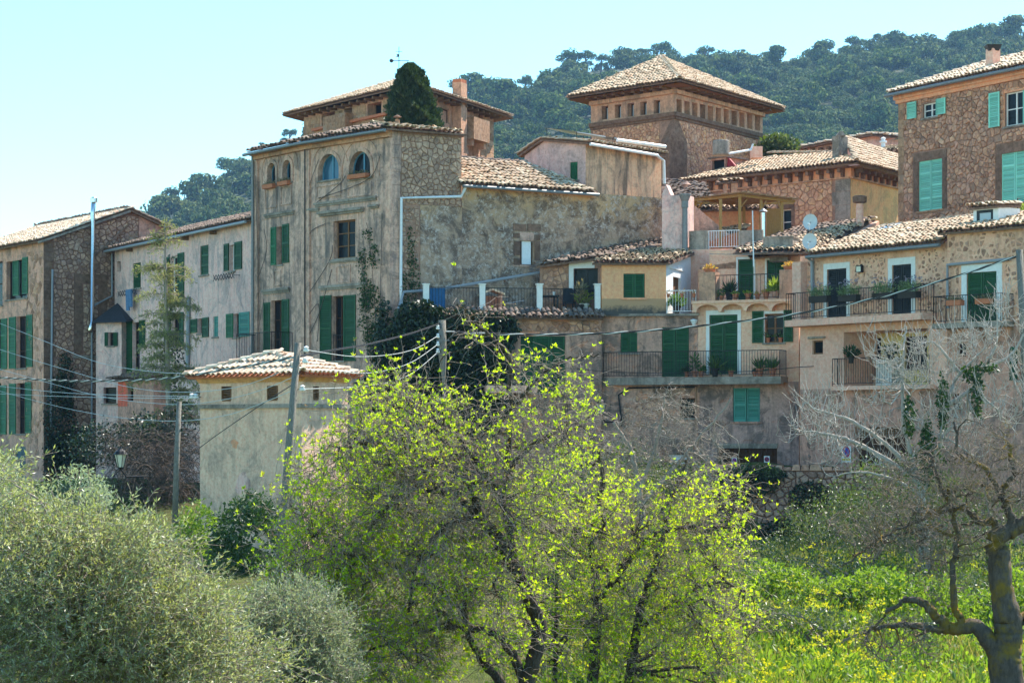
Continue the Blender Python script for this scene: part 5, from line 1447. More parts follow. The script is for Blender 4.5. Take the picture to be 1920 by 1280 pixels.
# ================================================================ BIG BROWN STONE HOUSE, UPPER RIGHT
h = thing('brown_stone_house', 'tall brown rubble stone house with mint green shutters, upper right', 'house', P(1700, 420, 84))
RF = WU(1685, 84, 1960, 76.9); zr_ = 13.10; RF.so = .085
MI = M['mint']
DK = M['quoin']
win(h, RF, 1730, 193, 1758.5, 220, (2, 2), [(1704.5, 1722, 192, 223, MI, 1), (1758.8, 1776.5, 185, 215, MI, 1)], frame=M['white'], depth=.12)
win(h, RF, 1722, 300, 1767, 394, None, [(1722.4, 1744, None, None, MI, 4), (1744.6, 1766.6, None, None, MI, 4)], surround=(.26, DK), depth=.1, sillmat=M['quoin_t'])
win(h, RF, 1877, 285, 1930, 380, None, [(1877.4, 1902, None, None, MI, 4), (1902.6, 1929.6, None, None, MI, 4)], surround=(.28, DK), depth=.1, sillmat=M['quoin_t'])
win(h, RF, 1884, 172, 1922, 235, (2, 2), [(1858, 1878, 174, 239, MI, 2), (1922.5, 1944, 168, 232, MI, 2)], frame=M['white'], depth=.12, surround=(.12, M['pl_ochre']))
wr = wall_mesh(RF, 0, RF.L, 4.5, zr_, M['mortar'], h)
hl = [(q[0] - .30, q[1] + .30, q[2] - .12, q[3] + .38) for q in RF.holes[1:3]] + [(q[0] - .03, q[1] + .03, q[2] - .12, q[3] + .05) for q in (RF.holes[0], RF.holes[3])]
put_stones(wr, RF, cells([(.35, 5.9), (RF.t(1925), 5.9), (RF.t(1925), zr_ - .42), (.35, zr_ - .30)], .195, flat=1.3), M['stone_r'], holes=hl, joint=.014, proud=.06)
quoins(wr, RF, 0, 1, 5.9, zr_ - .3, M['quoin_t'], .36, (.5, .32))
mm_ = MB().wbox(RF, -.1, RF.L, 0, .2, zr_ - .26, zr_ - .03).wbox(RF, -.05, RF.L, 0, .12, zr_ - .40, zr_ - .26)
mm_.build('eaves_moulding', M['pl_ochre'], h)
e0, e1 = RF.P(-.25, .38, zr_), RF.P(RF.L, .38, zr_)
bk = -RF.n
tp0, tp1 = e0 + RF.d * 2.6 + bk * 3.2 + Vector((0, 0, 1.15)), e1 + bk * 3.2 + Vector((0, 0, 1.15))
rb = roof_pts(h, [e0, e1, tp1, tp0], M['tile_new'], mess=1.2)
roof_pts(h, [e0 + bk * 7, e0, tp0, tp0 + bk * .2], M['tile_new'], limit=60)
ridge_tiles(rb, e0, tp0, M['tile_new'])
polypipe(h, [e0 + Vector((0, 0, -.09)) + RF.n * .1, e1 + Vector((0, 0, -.09)) + RF.n * .1], .07, M['zinc'], 'gutter')
cb = RF.P(RF.t(1824), -1.0, zr_ + .2)
ch = MB().box(cb, .38, .38, .98, RF.rz).build('chimney', M['pl_salmon'], rb)
MB().prism([cb + Vector((x * .19, y * .19, .90)) for x, y in ((-1, -1), (1, -1), (1, 1), (-1, 1))], [cb + Vector((x * .28, y * .28, 1.12)) for x, y in ((-1, -1), (1, -1), (1, 1), (-1, 1))]).build('chimney_cap', M['black'], ch)
MB().box(RF.P(RF.t(1872), -2.6, zr_ + 1.0), .5, .4, .22, RF.rz).box(RF.P(RF.t(1872), -2.6, zr_ + 1.22), .66, .5, .06, RF.rz).build('brick_vent', M['pot'], rb)
MB().wbox(RF, RF.t(1802), RF.t(1822), .0, .03, RF.z(1810, 252), RF.z(1810, 246)).build('ledge', M['quoin_t'], h)
side_walls([RF.P(RF.L, -8, 0)[:], RF.P(0, -8, 0)[:], RF.P(0, 0, 0)[:]], 4.5, zr_, M['mortar'], h)
t = thing('garden_arch', 'thin black iron frame with a climbing plant at the right edge above the end house', 'frame', P(1915, 420, 74))
MB().tube([P(1908, 425, 74), P(1908, 372, 74), P(1940, 380, 74), P(1940, 425, 74)], .025, 5).build('iron_frame', M['iron'], t)
leaf_obj('climber', np.concatenate([tuft(P(1905 + 3 * k, 424 - 4 * k, 74), 24, .4, .6, .13, .08, .5) for k in range(7)]), M['lf_bright'], t)

# ================================================================ CHURCH TOWER BLOCK
h = thing('church_block', 'square stone church block with tiled pyramid roof and small openings under the eaves', 'church', P(1265, 330, 96))
CL = WU(1108, 99.4, 1265, 95.7); CR = WU(1265, 95.7, 1430, 103.0)
zc0 = CL.z(1265, 213) ; zc1 = CL.z(1265, 158)
for u_ in (1134, 1158.5, 1182.5, 1206.5, 1231.5):
    vv = 199 - (u_ - 1134) * .112
    win(h, CL, u_ - 6, vv, u_ + 6, vv + 25, (1, 1), frame=M['wood_d'], gm=M['poly'], depth=.3, sill=False)
for k in range(11):
    u_ = 1273.5 + 14.7 * k
    win(h, CR, u_ - 5, 187 + (u_ - 1273) * .205, u_ + 5, 213 + (u_ - 1273) * .215, None, frame=M['pl_tan'], depth=.3, fill=M['quoin_t'], sill=False)
ww = []
for w_, tA, tB in ((CL, 0, CL.L), (CR, 0, CR.L)):
    up = wall_mesh(w_, tA, tB, zc0, zc1, M['pl_tan'], h)
    lo = wall_mesh(w_, tA, tB, 4, zc0, M['mortar'], h)
    ww.append(lo)
    m = MB(); m.wbox(w_, tA - (.0 if w_ is CL else .12), tB + .12, .0, .16, zc0 - .12, zc0 + .06); m.wbox(w_, tA, tB, 0, .08, zc0 - .24, zc0 - .12)
    m.build('string_course', M['quoin'], h)
    n = 9 if w_ is CL else 12
    for k in range(n):
        t_ = tA + (tB - tA) * (k + .5) / n
        MB().wbox(w_, t_ - .09, t_ + .09, 0, .62, zc1 - .22, zc1 - .02).build('eaves_bracket', M['beam'], h)
    MB().wbox(w_, tA, tB, 0, .14, zc1 - .42, zc1 - .24).build('cornice', M['pl_tan'], h)
put_stones(ww[0], CL, cells([(.1, zc0 - 1.6), (CL.L - .9, zc0 - 1.6), (CL.L - .9, zc0 - .26), (.1, zc0 - .26)], .17), M['stone_t'], joint=.012, proud=.05, limit=120)
put_stones(ww[1], CR, cells([(.35, zc0 - 3.6), (CR.L, zc0 - 3.6), (CR.L, zc0 - .26), (.35, zc0 - .26)], .185), M['stone_t'], joint=.016, proud=.05)
btz = CL.z(1265, 224)
bs = [CL.P(CL.L - .62, .22, 4), CL.P(CL.L + .04, .4, 4), CR.P(.75, .22, 4), CR.P(.75, -.05, 4), CL.P(CL.L - .62, -.05, 4)]
sh = [CL.P(CL.L - .2, .03, btz), CL.P(CL.L, .05, btz), CR.P(.3, .03, btz), CR.P(.3, -.05, btz), CL.P(CL.L - .2, -.05, btz)]
md = [Vector((p.x, p.y, btz - .95)) for p in bs]
MB().prism(bs, md).prism(md, sh).build('corner_buttress', M['quoin'], h)
cc = (CL.P(0, 0, 0) + CR.P(CR.L, 0, 0)) / 2
eo = .85; ez = zc1 - .02
pL, pC, pR_ = CL.P(-.2, eo, ez), None, CR.P(CR.L + .2, eo, ez)
def meet(w1, w2, o):
    a, b_ = w1.off(o), w2.off(o)
    den = a.d.x * b_.d.y - a.d.y * b_.d.x
    df = b_.A - a.A
    t_ = (df.x * b_.d.y - df.y * b_.d.x) / den
    return a.A + a.d * t_
k = meet(CL, CR, eo); pC = Vector((k.x, k.y, ez))
pL = Vector((0, 0, 0)) + CL.P(-.75, eo, ez); pR_ = CR.P(CR.L + .75, eo, ez)
fc = pL + pR_ - pC
apx = P(1240, 109, 101.0)
rb = roof_pts(h, [pL, pC, apx], M['tile'], limit=300, key='ct1')
rb2 = roof_pts(h, [pC, pR_, apx], M['tile'], limit=300, key='ct1')
roof_pts(h, [pR_, fc, apx], M['tile'], limit=0, key='ct3'); roof_pts(h, [fc, pL, apx], M['tile'], limit=0, key='ct4')
ridge_tiles(rb, pC, apx, M['tile_new'], key='ctr')
MB().poly([pL + Vector((0, 0, -.12)), pC + Vector((0, 0, -.12)), pR_ + Vector((0, 0, -.12)), fc + Vector((0, 0, -.12))]).build('eaves_soffit', M['wood'], h)
side_walls([CR.P(CR.L, 0, 0)[:], (CR.P(CR.L, 0, 0) + CL.A - CL.B)[:], CL.A[:]], 4, zc1, M['pl_tan'], h)
MB().lathe(P(1352, 292, 93), [(.34, 0), (.37, .05), (.37, .62), (.34, .66)], 16).build('round_tank', M['concrete'], h)

# ================================================================ PALACE WITH LOGGIA, UPPER LEFT
h = thing('loggia_palace', 'tan stone palace with a loggia under a low tiled roof, behind the pointed cypress', 'palace', P(770, 300, 99))
LL = WU(570, 106, 770, 98.1); RR = WU(770, 98.1, 925, 106.6)
zt_ = LL.z(570, 214)
for a in ((603, 211, 628, 236), (645, 203, 660, 222), (689, 193, 715, 219)):
    win(h, LL, *a, (2, 1), frame=M['wood_d'], depth=.5, sill=False)
win(h, RR, 881, 219, 890, 231, (1, 1), depth=.3, sill=False)
win(h, RR, 897, 215, 905, 243, None, fill=M['quoin_t'], depth=.2, sill=False)
win(h, RR, 823, 204, 843, 230, None, fill=M['pl_tan'], depth=.15, sill=False)
wa = wall_mesh(LL, 0, LL.L, 6, zt_, M['pl_tan'], h)
wb = wall_mesh(RR, 0, RR.L, 6, zt_, M['pl_tan'], h)
put_stones(wa, LL, blocks(0, LL.L, zt_ - 2.2, zt_ - .25, .7, .36), M['quoin_t'], joint=.008, proud=.03, holes=[(q[0] - .15, q[1] + .15, q[2] - .05, q[3] + .1) for q in LL.holes], name='block', bev=.012)
put_stones(wb, RR, blocks(RR.t(886), RR.L, zt_ - 3.2, zt_ - .3, .55, .34), M['quoin_t'], joint=.008, proud=.035, holes=RR.holes, name='block', bev=.012)
q = LL.rect(620, 217, 662, 262)
MB().wbox(LL, q[0], q[1], .0, .45, zt_ - 3.4, q[3]).build('loggia_parapet', M['quoin_t'], h)
MB().wbox(LL, LL.t(590), LL.t(760), .035, .2, LL.z(675, 228), LL.z(675, 223)).build('parapet_ledge', M['pot'], h)
q = RR.rect(862, 225, 892, 266)
bb = MB().wbox(RR, q[0], q[1], .036, .75, q[2], q[3]).build('box_bay', M['quoin_t'], h)
MB().wbox(RR, q[0] + .15, q[0] + .35, .036, .6, q[2] - .3, q[2]).wbox(RR, q[0] + .15, q[0] + .35, .036, .3, q[2] - .7, q[2] - .3).wbox(RR, q[1] - .35, q[1] - .15, .036, .6, q[2] - .3, q[2]).wbox(RR, q[1] - .35, q[1] - .15, .036, .3, q[2] - .7, q[2] - .3).build('corbel', M['pl_tan'], bb)
q = RR.rect(847, 157, 858, 200)
ch = MB().wbox(RR, q[0], q[1], .036, .5, zt_ - 3.5, q[3]).build('chimney', M['pl_tan'], h)
mm = MB()
for k in range(4): mm.wbox(RR, q[0] + (q[1] - q[0]) * k / 4, q[0] + (q[1] - q[0]) * (k + .6) / 4, .04, .5, q[3], q[3] + .16)
mm.build('chimney_crown', M['pot'], ch)
k = meet(LL, RR, .7); pC = Vector((k.x, k.y, zt_))
pL, pR_ = LL.P(-.9, .7, zt_), RR.P(RR.L + .9, .7, zt_)
rdg = P(742, 153, 106)
fc = pL + pR_ - pC
rb = roof_pts(h, [pL, pC, rdg], M['tile'], key='pt', limit=300)
roof_pts(h, [pC, pR_, rdg], M['tile'], key='pt', limit=300)
roof_pts(h, [pR_, fc, rdg], M['tile'], limit=0, key='pt2'); roof_pts(h, [fc, pL, rdg], M['tile'], limit=0, key='pt3')
for w_ in (LL, RR):
    n = 14
    for k in range(n):
        t_ = w_.L * (k + .5) / n
        MB().wbox(w_, t_ - .07, t_ + .07, 0, .55, zt_ - .2, zt_ - .08).build('eaves_bracket', M['beam'], h)
side_walls([RR.P(RR.L, 0, 0)[:], (RR.B + LL.A - LL.B)[:], LL.A[:]], 6, zt_, M['pl_tan'], h)
t = thing('weather_vane', 'slender iron weather vane on a mast beside the cypress top', 'weather vane', P(747, 160, 104))
p_ = lambda u, v: P(u, v, 104)
MB().bar(p_(748, 165), p_(748, 88), .022).bar(p_(742, 97), p_(754, 97), .012).build('mast', M['iron'], t)
MB().bar(p_(734, 114), p_(767, 114), .02).build('arm', M['iron'], t)
MB().lathe(p_(734, 118), [(.02, 0), (.10, .06), (.10, .14), (.02, .2)], 10).build('ball', M['iron'], t)
MB().prism([p_(743, 102), p_(748, 102), p_(748, 107), p_(742, 107), p_(745, 104.5)], [q + Vector((0, .02, 0)) for q in (p_(743, 102), p_(748, 102), p_(748, 107), p_(742, 107), p_(745, 104.5))]).build('flag', M['iron'], t)

# ================================================================ GOLDEN CORNER HOUSE
h = thing('golden_corner_house', 'corner house with a sunlit golden side, bracketed eaves and a broad tiled roof', 'house', P(1595, 430, 89))
k0 = P(1597, 0, 88.4)
YL = WU(1310, 94.4, 1594, 88.6); YR = WU(1594, 88.6, 1700, 93.6)
zy = YL.z(1594, 318)
win(h, YL, 1463, 392, 1484, 440, (1, 2), frame=M['white'], depth=.2, surround=(.15, M['quoin']), sill=False)
wa = wall_mesh(YL, 0, YL.L, 4, zy, M['mortar'], h); wb = wall_mesh(YR, 0, YR.L, 4, zy, M['pl_gold'], h)
put_stones(wa, YL, cells([(YL.t(1380), zy - 2.6), (YL.L - .9, zy - 2.6), (YL.L - .9, zy - .35), (YL.t(1380), zy - .35)], .23), M['stone_t'], joint=.014, holes=[(q[0] - .2, q[1] + .2, q[2], q[3] + .25) for q in YL.holes])
quoins(wa, YL, YL.L, -1, zy - 2.6, zy - .3, M['concrete'], .5, (.85, .7))
for w_, n in ((YL, 15), (YR, 9)):
    for k in range(n):
        t_ = w_.L * (k + .5) / n
        MB().wbox(w_, t_ - .07, t_ + .07, 0, .45, zy - .12, zy + .06).wbox(w_, t_ - .06, t_ + .06, 0, .22, zy - .3, zy - .12).build('eaves_bracket', M['quoin'], h)
    MB().wbox(w_, 0, w_.L, 0, .12, zy - .36, zy - .30).build('string_course', M['pl_tan'], h)
    MB().wbox(w_, -.1, w_.L, 0.003, .07, zy - .30, zy + .06).build('eaves_panel', M['pl_ochre'], h)
    MB().wbox(w_, -.1, w_.L + .1, -.05, .6, zy + .062, zy + .14).build('eaves_board', M['quoin'], h)
k = meet(YL, YR, .66); pC = Vector((k.x, k.y, zy + .16))
pL, pR_ = YL.P(-.4, .66, zy + .16), YR.P(YR.L, .66, zy + .16)
tp = P(1562, 289, 93.5); tl = P(1440, 290, 97.5)
rb = roof_pts(h, [pL, pC, tp, tl], M['tile'], limit=300)
roof_pts(h, [pC, pR_, P(1700, 300, 97), tp], M['tile'], limit=0)
ridge_tiles(rb, pC, tp, M['tile']); ridge_tiles(rb, tp, tl, M['tile'], limit=0)
pb = P(1575, 303, 90.4)
cs = MB().box(pb + Vector((0, 0, -.2)), .36, .6, 1.25, YL.rz).build('chimney', M['concrete'], rb)
MB().prism([pb + Vector((x, y, 1.05)) for x, y in ((-.2, -.32), (.2, -.32), (.2, .32), (-.2, .32))], [pb + Vector((x, y, 1.25)) for x, y in ((-.06, -.3), (.06, -.3), (.06, .3), (-.06, .3))]).build('chimney_cap', M['concrete'], cs)
pb = P(1366, 362, 88.5)
cs = MB().box(pb + Vector((-.15, 0, 0)), .12, .5, .4).box(pb + Vector((.2, 0, 0)), .25, .5, .42).box(pb + Vector((0, 0, -.3)), .62, .5, .3).build('chimney', M['pl_tan'], rb)
roof_pts(cs, [pb + Vector((-.4, -.35, .40)), pb + Vector((.42, -.35, .46)), pb + Vector((.42, .3, .55)), pb + Vector((-.4, .3, .49))], M['tile'], name='chimney_tiles')
# red cheeked dormer
rd0 = YL.off(-1.6)
q = (rd0.t(1333), rd0.t(1360), rd0.z(1345, 334), rd0.z(1345, 297))
dm = MB().wbox(rd0, q[0], q[0] + .06, -1.5, 0, q[2], q[3]).wbox(rd0, q[1] - .06, q[1], -1.5, 0, q[2], q[3]).wbox(rd0, q[0] + .06, q[1] - .06, -.08, 0, q[3] - .08, q[3]).build('dormer', M['pl_rust'], rb)
MB().prism([rd0.P(q[1], .0, q[2]), rd0.P(q[1] + 1.0, -.1, q[2]), rd0.P(q[1] + .08, -.1, q[3])], [rd0.P(q[1], -.1, q[2]), rd0.P(q[1] + 1.0, -.2, q[2]), rd0.P(q[1] + .08, -.2, q[3])]).build('red_cheek', M['red'], dm)
MB().wbox(rd0, q[0] + .06, q[1] - .06, -.2, -.16, q[2], q[3] - .08).build('pane', M['glass'], dm)
MB().wbox(rd0, q[0] - .1, q[1] + .14, -1.5, .12, q[3] + .002, q[3] + .07).build('dormer_lid', M['tile_old'], dm)
MB().tube([P(1368, 288, 92), P(1408, 281, 93), P(1412, 270, 93)], .05, 6).build('white_pipe', M['whitemetal'], h)
MB().box(P(1418, 297, 94), .5, .5, .5).build('vent_block', M['pl_salmon'], rb)
side_walls([YR.P(YR.L, 0, 0)[:], (YR.B + YL.A - YL.B)[:], YL.A[:]], 4, zy, M['pl_tan'], h)

# ================================================================ HOUSE BEHIND, UNDER THE HILL
h = thing('rear_pink_house', 'low pale pink house with tiled verge, far behind the tall slab chimney', 'house', P(1590, 320, 108))
BF_ = WU(1485, 108, 1700, 104)
zb_ = BF_.z(1640, 262)
w_ = wall_mesh(BF_, 0, BF_.t(1650), 6, BF_.z(1490, 282), M['pl_pink'], h, top=[(BF_.t(1650), zb_ + .15), (BF_.t(1630), zb_ + .2)])
wall_mesh(BF_, BF_.t(1650), BF_.L, 6, zb_ - .1, M['pl_pink'], h)
roof_pts(h, [BF_.P(-.1, .4, BF_.z(1485, 283)), BF_.P(BF_.t(1640), .4, zb_ + .22), BF_.P(BF_.t(1640), -3, zb_ + .5), BF_.P(-.1, -3, BF_.z(1485, 283) + .28)], M['tile_new'], limit=120)
roof_pts(h, [BF_.P(BF_.L, .4, zb_ - .1), BF_.P(BF_.L, -3, zb_ + .2), BF_.P(BF_.t(1640), -3, zb_ + .5), BF_.P(BF_.t(1640), .4, zb_ + .22)], M['tile_new'], limit=120)
for k in range(9):
    u_ = 1495 + 15 * k
    MB().wbox(BF_, BF_.t(u_), BF_.t(u_) + .12, 0, .3, BF_.z(u_, 279 - 1.55 * k) - .28, BF_.z(u_, 279 - 1.55 * k) - .08).build('rafter_end', M['beam'], h)
W2 = WU(1628, 99, 1720, 98); z2 = W2.z(1660, 285)
wall_mesh(W2, 0, W2.L, 6, z2, M['pl_rust'], h)
side_walls([W2.P(W2.L, -3, 0)[:], W2.P(0, -3, 0)[:], W2.A[:]], 6, z2, M['pl_rust'], h)
roof_pts(h, [W2.P(-.5, .35, z2), W2.P(W2.L, .35, z2 - .05), W2.P(W2.L, -2.6, z2 + .5), W2.P(-.5, -2.6, z2 + .55)], M['tile'], limit=100)
MB().lathe(P(1656, 278, 99.5), [(.1, 0), (.1, .22), (.17, .26), (.17, .34), (.08, .36), (.13, .46), (.02, .52)], 10).build('vent_cowl', M['whitemetal'], h)
side_walls([BF_.P(BF_.L, 0, 0)[:], BF_.P(BF_.L, -6, 0)[:], BF_.P(0, -6, 0)[:], BF_.A[:]], 6, zb_ - .3, M['pl_pink'], h)

# ================================================================ ROOF TERRACE BLOCK WITH PERGOLA
h = thing('roof_terrace_block', 'pale block with big rendered chimney, roof terrace and white baluster railing', 'house', P(1330, 500, 80))
TF = WU(1240, 80.3, 1420, 79.0); zf = TF.z(1330, 467)
wall_mesh(TF, .0, TF.L, 3, zf, M['pl_salmon'], h)
MB().wbox(TF, 0, TF.L, -4.6, -.003, zf - .15, zf - .01).build('terrace_floor', M['concrete'], h)
MB().wbox(TF, TF.t(1242), TF.t(1289), -.9, .05, zf - .3, TF.z(1264, 366)).build('big_chimney', M['pl_pink'], h)
q = (TF.t(1240), TF.t(1258), TF.z(1250, 366), TF.z(1250, 346))
MB().prism([TF.P(q[0], .0, q[2]), TF.P(q[1], 0, q[2]), TF.P((q[0] + q[1]) / 2, 0, q[3])], [TF.P(q[0], -.5, q[2]), TF.P(q[1], -.5, q[2]), TF.P((q[0] + q[1]) / 2, -.5, q[3])]).build('chimney_gable', M['pl_pink'], h)
MB().lathe(TF.at(1287, 466, .2), [(.11, -.2), (.10, 1.5), (.13, 1.52), (.13, 1.75), (.22, 1.98), (.22, 2.02)], 10).build('stove_pipe', M['zinc'], h)
for a, c, v_ in ((1292, 1327, 433), (1386, 1430, 432)): MB().wbox(TF, TF.t(a), TF.t(c), -.15, .0, zf, TF.z(a, v_)).build('parapet', M['concrete'], h)
railing(h, [TF.P(TF.t(1328), -.08, zf), TF.P(TF.t(1385), -.08, zf)], TF.z(1356, 432) - zf, M['whitemetal'], .1, r=.013)
# buildings in the middle distance behind it
B1 = WU(1300, 85.4, 1440, 84.4); zz = B1.z(1370, 393)
wall_mesh(B1, 0, B1.L, 5, zz, M['pl_ochre'], h)
roof_pts(h, [B1.P(-.3, .3, zz), B1.P(B1.L, .3, zz - .05), B1.P(B1.L, -1.4, zz + .3), B1.P(-.3, -1.4, zz + .35)], M['tile'], mess=1.4, limit=100)
MB().prism([P(1302, 462, 82), P(1368, 440, 82), P(1302, 385, 82)], [P(1302, 462, 82.3), P(1368, 440, 82.3), P(1302, 385, 82.3)]).build('pale_gable', M['pl_cream'], h)
roof_pts(h, [P(1240, 366, 85.5), P(1340, 378, 85.5), P(1320, 348, 89), P(1250, 340, 89)], M['tile_old'], mess=2.2, limit=100)
roof_pts(h, [P(1340, 440, 82.6), P(1400, 430, 82.6), P(1400, 424, 83.8), P(1340, 433, 83.8)], M['tile'], mess=1.5, limit=40)
MB().lathe(P(1287, 356, 87), [(.12, -.3), (.12, .18), (.2, .2), (.03, .36)], 10).build('vent_cowl', M['pl_cream'], h)
side_walls([TF.P(TF.L, 0, 0)[:], TF.P(TF.L, -5, 0)[:], TF.P(0, -5, 0)[:], TF.A[:]], 3, zf - .2, M['pl_salmon'], h)
t = thing('pergola', 'orange timber pergola with a reed mat roof standing on the roof terrace', 'pergola', P(1390, 460, 82))
pf = [(1304, 436, 83.4, 376), (1351, 462, 81.0, 374), (1387, 440, 81.0, 368), (1395, 436, 84.4, 380), (1427, 440, 81.6, 370), (1466, 426, 82.0, 374)]
zf2 = zf - .02
tops = []
for u_, v_, Y_, vt in pf:
    a = P(u_, v_, Y_); top = P(u_, vt, Y_)
    MB().box(Vector((a.x, a.y, zf2)), .11, .11, top.z - zf2).build('post', M['wood_o'], t)
    tops.append(top)
def beam(a, c, r, name='beam'): MB().tube([a, c], r, 4).build(name, M['wood_o'], t)
beam(P(1290, 377, 83.3), P(1396, 366, 80.9), .07); beam(P(1384, 366, 80.9), P(1490, 378, 82.2), .07); beam(P(1300, 381, 84.6), P(1488, 381, 84.4), .06)
for k in range(4):
    a, c = P(1310 + 24 * k, 374 - 2 * k, 82.8 - .5 * k), P(1340 + 36 * k, 379, 84.6)
    beam(a, c, .04, 'rafter')
for b0, b1 in ((2, (1400, 374, 81.2)), (4, (1438, 374, 81.7)), (5, (1454, 372, 81.8)), (0, (1318, 379, 83))):
    bp = tops[b0] - Vector((0, 0, .45)); beam(bp, P(*b1), .035, 'brace')
mat_pts = [P(1284, 374, 83.4), P(1390, 362, 80.6), P(1498, 375, 82.2), P(1470, 379, 84.9), P(1310, 378, 85)]
n = 26
m0, m1, m2, m3 = P(1286, 374, 83.3), P(1391, 361, 80.6), P(1498, 374, 82.0), P(1330, 371, 85.2)
for k in range(n):            # reed strips laid across the rafters
    f0, f1 = k / n, (k + .93) / n
    a, c = m1.lerp(m2, f0), m1.lerp(m2, f1)
    d = m0 - m1
    sag = Vector((0, 0, .02 * math.sin(k * 2.1)))
    q4 = [a + sag, c + sag, c + d + sag, a + d + sag]
    MB().prism(q4, [p + Vector((0, 0, .035)) for p in q4]).build('reed_strip', M['reed'], t)
t = thing('wooden_screen', 'upright orange brown plank screen under the end of the pergola', 'screen', P(1455, 440, 83.6))
for k in range(7):
    a, c = P(1437 + 4.4 * k, 440, 83.6), P(1437 + 4.4 * k + 4.1, 440, 83.6)
    MB().prism([a + Vector((0, 0, -.4)), c + Vector((0, 0, -.4)), c + Vector((0, .03, -.4)), a + Vector((0, .03, -.4))], [P(1437 + 4.4 * k, 391, 83.6), P(1437 + 4.4 * k + 4.1, 391, 83.6), P(1437 + 4.4 * k + 4.1, 391, 83.6) + Vector((0, .03, 0)), P(1437 + 4.4 * k, 391, 83.6) + Vector((0, .03, 0))]).build('plank', M['wood_o'], t)
t = thing('roof_flue', 'shiny steel flue with a conical cap in front of the plank screen', 'flue', P(1431, 442, 80.5))
MB().lathe(P(1431, 446, 80.5), [(.10, -.3), (.10, .95), (.10, .95)], 12).build('pipe', M['chrome'], t)
MB().lathe(P(1431, 446, 80.5) + Vector((0, 0, .97)), [(.06, 0), (.18, .02), (.03, .14)], 12).build('cap', M['zinc'], t)
t = thing('antenna_mast', 'thin white antenna mast on the edge of the tank roof', 'antenna', P(1412, 478, 75.8))
MB().bar(P(1413, 500, 75.6), P(1411, 395, 75.6), .028).build('mast', M['whitemetal'], t)
MB().bar(P(1392, 476, 75.6), P(1440, 472, 75.6), .012).bar(P(1330, 476, 75.6), P(1413, 478, 75.6), .012).build('guy_bar', M['zinc'], t)
# satellite dishes on one mast
t = thing('dish_mast', 'steel mast carrying two satellite dishes at the corner of the lavender house', 'mast', P(1524, 540, 73.6))
MB().bar(P(1526, 585, 73.3), P(1524, 420, 73.3), .03).build('mast', M['zinc'], t)
def dish(u, v, Y, rpx, label):
    c = P(u, v, Y); t = thing('satellite_dish', label, 'satellite dish', c)
    ax = Vector((-.28, -.94, .18)).normalized()
    R = rpx * Y / F; x = ax.cross(Vector((0, 0, 1))).normalized(); z = x.cross(ax)
    m = MB(); n = 22
    rings = [(.02, -.11), (.5, -.085), (.8, -.045), (1.0, 0.0)]
    for off in (0, -.014):
        i0 = len(m.v)
        for r, d in rings:
            for q in range(n):
                a = 2 * math.pi * q / n
                m.v.append(tuple(c + (x * math.cos(a) * .88 + z * math.sin(a)) * R * r + ax * (d + off) * (R / .45)))
        for k in range(3):
            for q in range(n):
                r_ = (q + 1) % n
                m.f.append((i0 + k * n + q, i0 + k * n + r_, i0 + k * n + n + r_, i0 + k * n + n + q))
    m.build('reflector', M['dish'], t, smooth=True)
    lp = c + ax * R * .9 - z * R * .55
    MB().tube([c - z * R * .95, c - z * R * 1.0 + ax * R * .5, lp], .012, 5).build('feed_arm', M['whitemetal'], t)
    MB().tube([lp, lp + ax * .12], .035, 8).build('feed_horn', M['whitemetal'], t)
    MB().tube([c - ax * .06, P(1525, v + 6, 73.3)], .022, 5).build('bracket', M['zinc'], t)
dish(1519, 416, 73.1, 15.5, 'upper satellite dish at the top of the steel mast')
dish(1518, 452, 73.1, 15.5, 'lower satellite dish seen edge-on under the other')
# ================================================================ TRANSFORMER HUT
h = thing('utility_hut', 'square buff rendered hut with a pale pyramid tile roof and small louvred vents', 'hut', P(470, 960, 63))
HL = WU(375, 63.6, 566, 60.6); HR = WU(566, 60.6, 652, 62.6)
zh = HL.z(470, 713); zl = HL.z(470, 762)
for w_, us_ in ((HL, ((416, 434, 724, 750), (501.5, 521, 723, 749))), (HR, ((587, 597, 724, 748),))):
    for a, c, v0, v1 in us_:
        t0, t1, z0, z1 = w_.rect(a, v0, c, v1)
        w_.holes.append((t0, t1, z0, z1, .15, False))
        vm = MB().wbox(w_, t0, t0 + .03, -.14, .02, z0, z1).wbox(w_, t1 - .03, t1, -.14, .02, z0, z1).wbox(w_, t0 + .03, t1 - .03, -.14, .02, z0 - .03, z0 + .02).build('vent', M['wood'], h)
        MB().wbox(w_, t0, t1, -.16, -.145, z0, z1).build('interior_shade_panel', M['black'], vm)  # shade inside the hut painted as a black panel
        for k in range(5):
            z = z0 + .03 + (z1 - z0 - .04) * k / 5
            MB().hexa([w_.P(t0 + .03, -.02, z), w_.P(t1 - .03, -.02, z), w_.P(t1 - .03, -.1, z + .05), w_.P(t0 + .03, -.1, z + .05), w_.P(t0 + .03, -.02, z + .015), w_.P(t1 - .03, -.02, z + .015), w_.P(t1 - .03, -.1, z + .065), w_.P(t0 + .03, -.1, z + .065)]).build('louvre_slat', M['wood'], vm)
wls = []
for w_ in (HL, HR):
    wls.append(wall_mesh(w_, 0, w_.L, -5, zh, M['pl_hut'], h))
    MB().wbox(w_, -.0 if w_ is HL else .0, w_.L, 0, .09, zl - .05, zl + .07).build('string_course', M['concrete'], h)
    m = MB()
    for k in range(4): m.wbox(w_, 0, w_.L, 0, .06 + .055 * k, zh - .06 + .045 * k, zh - .015 + .045 * k)
    m.build('cornice', plaster('yellow_lichened_cornice', (.42, .33, .12), (.36, .3, .15), amt=.3, streak=.1), h)
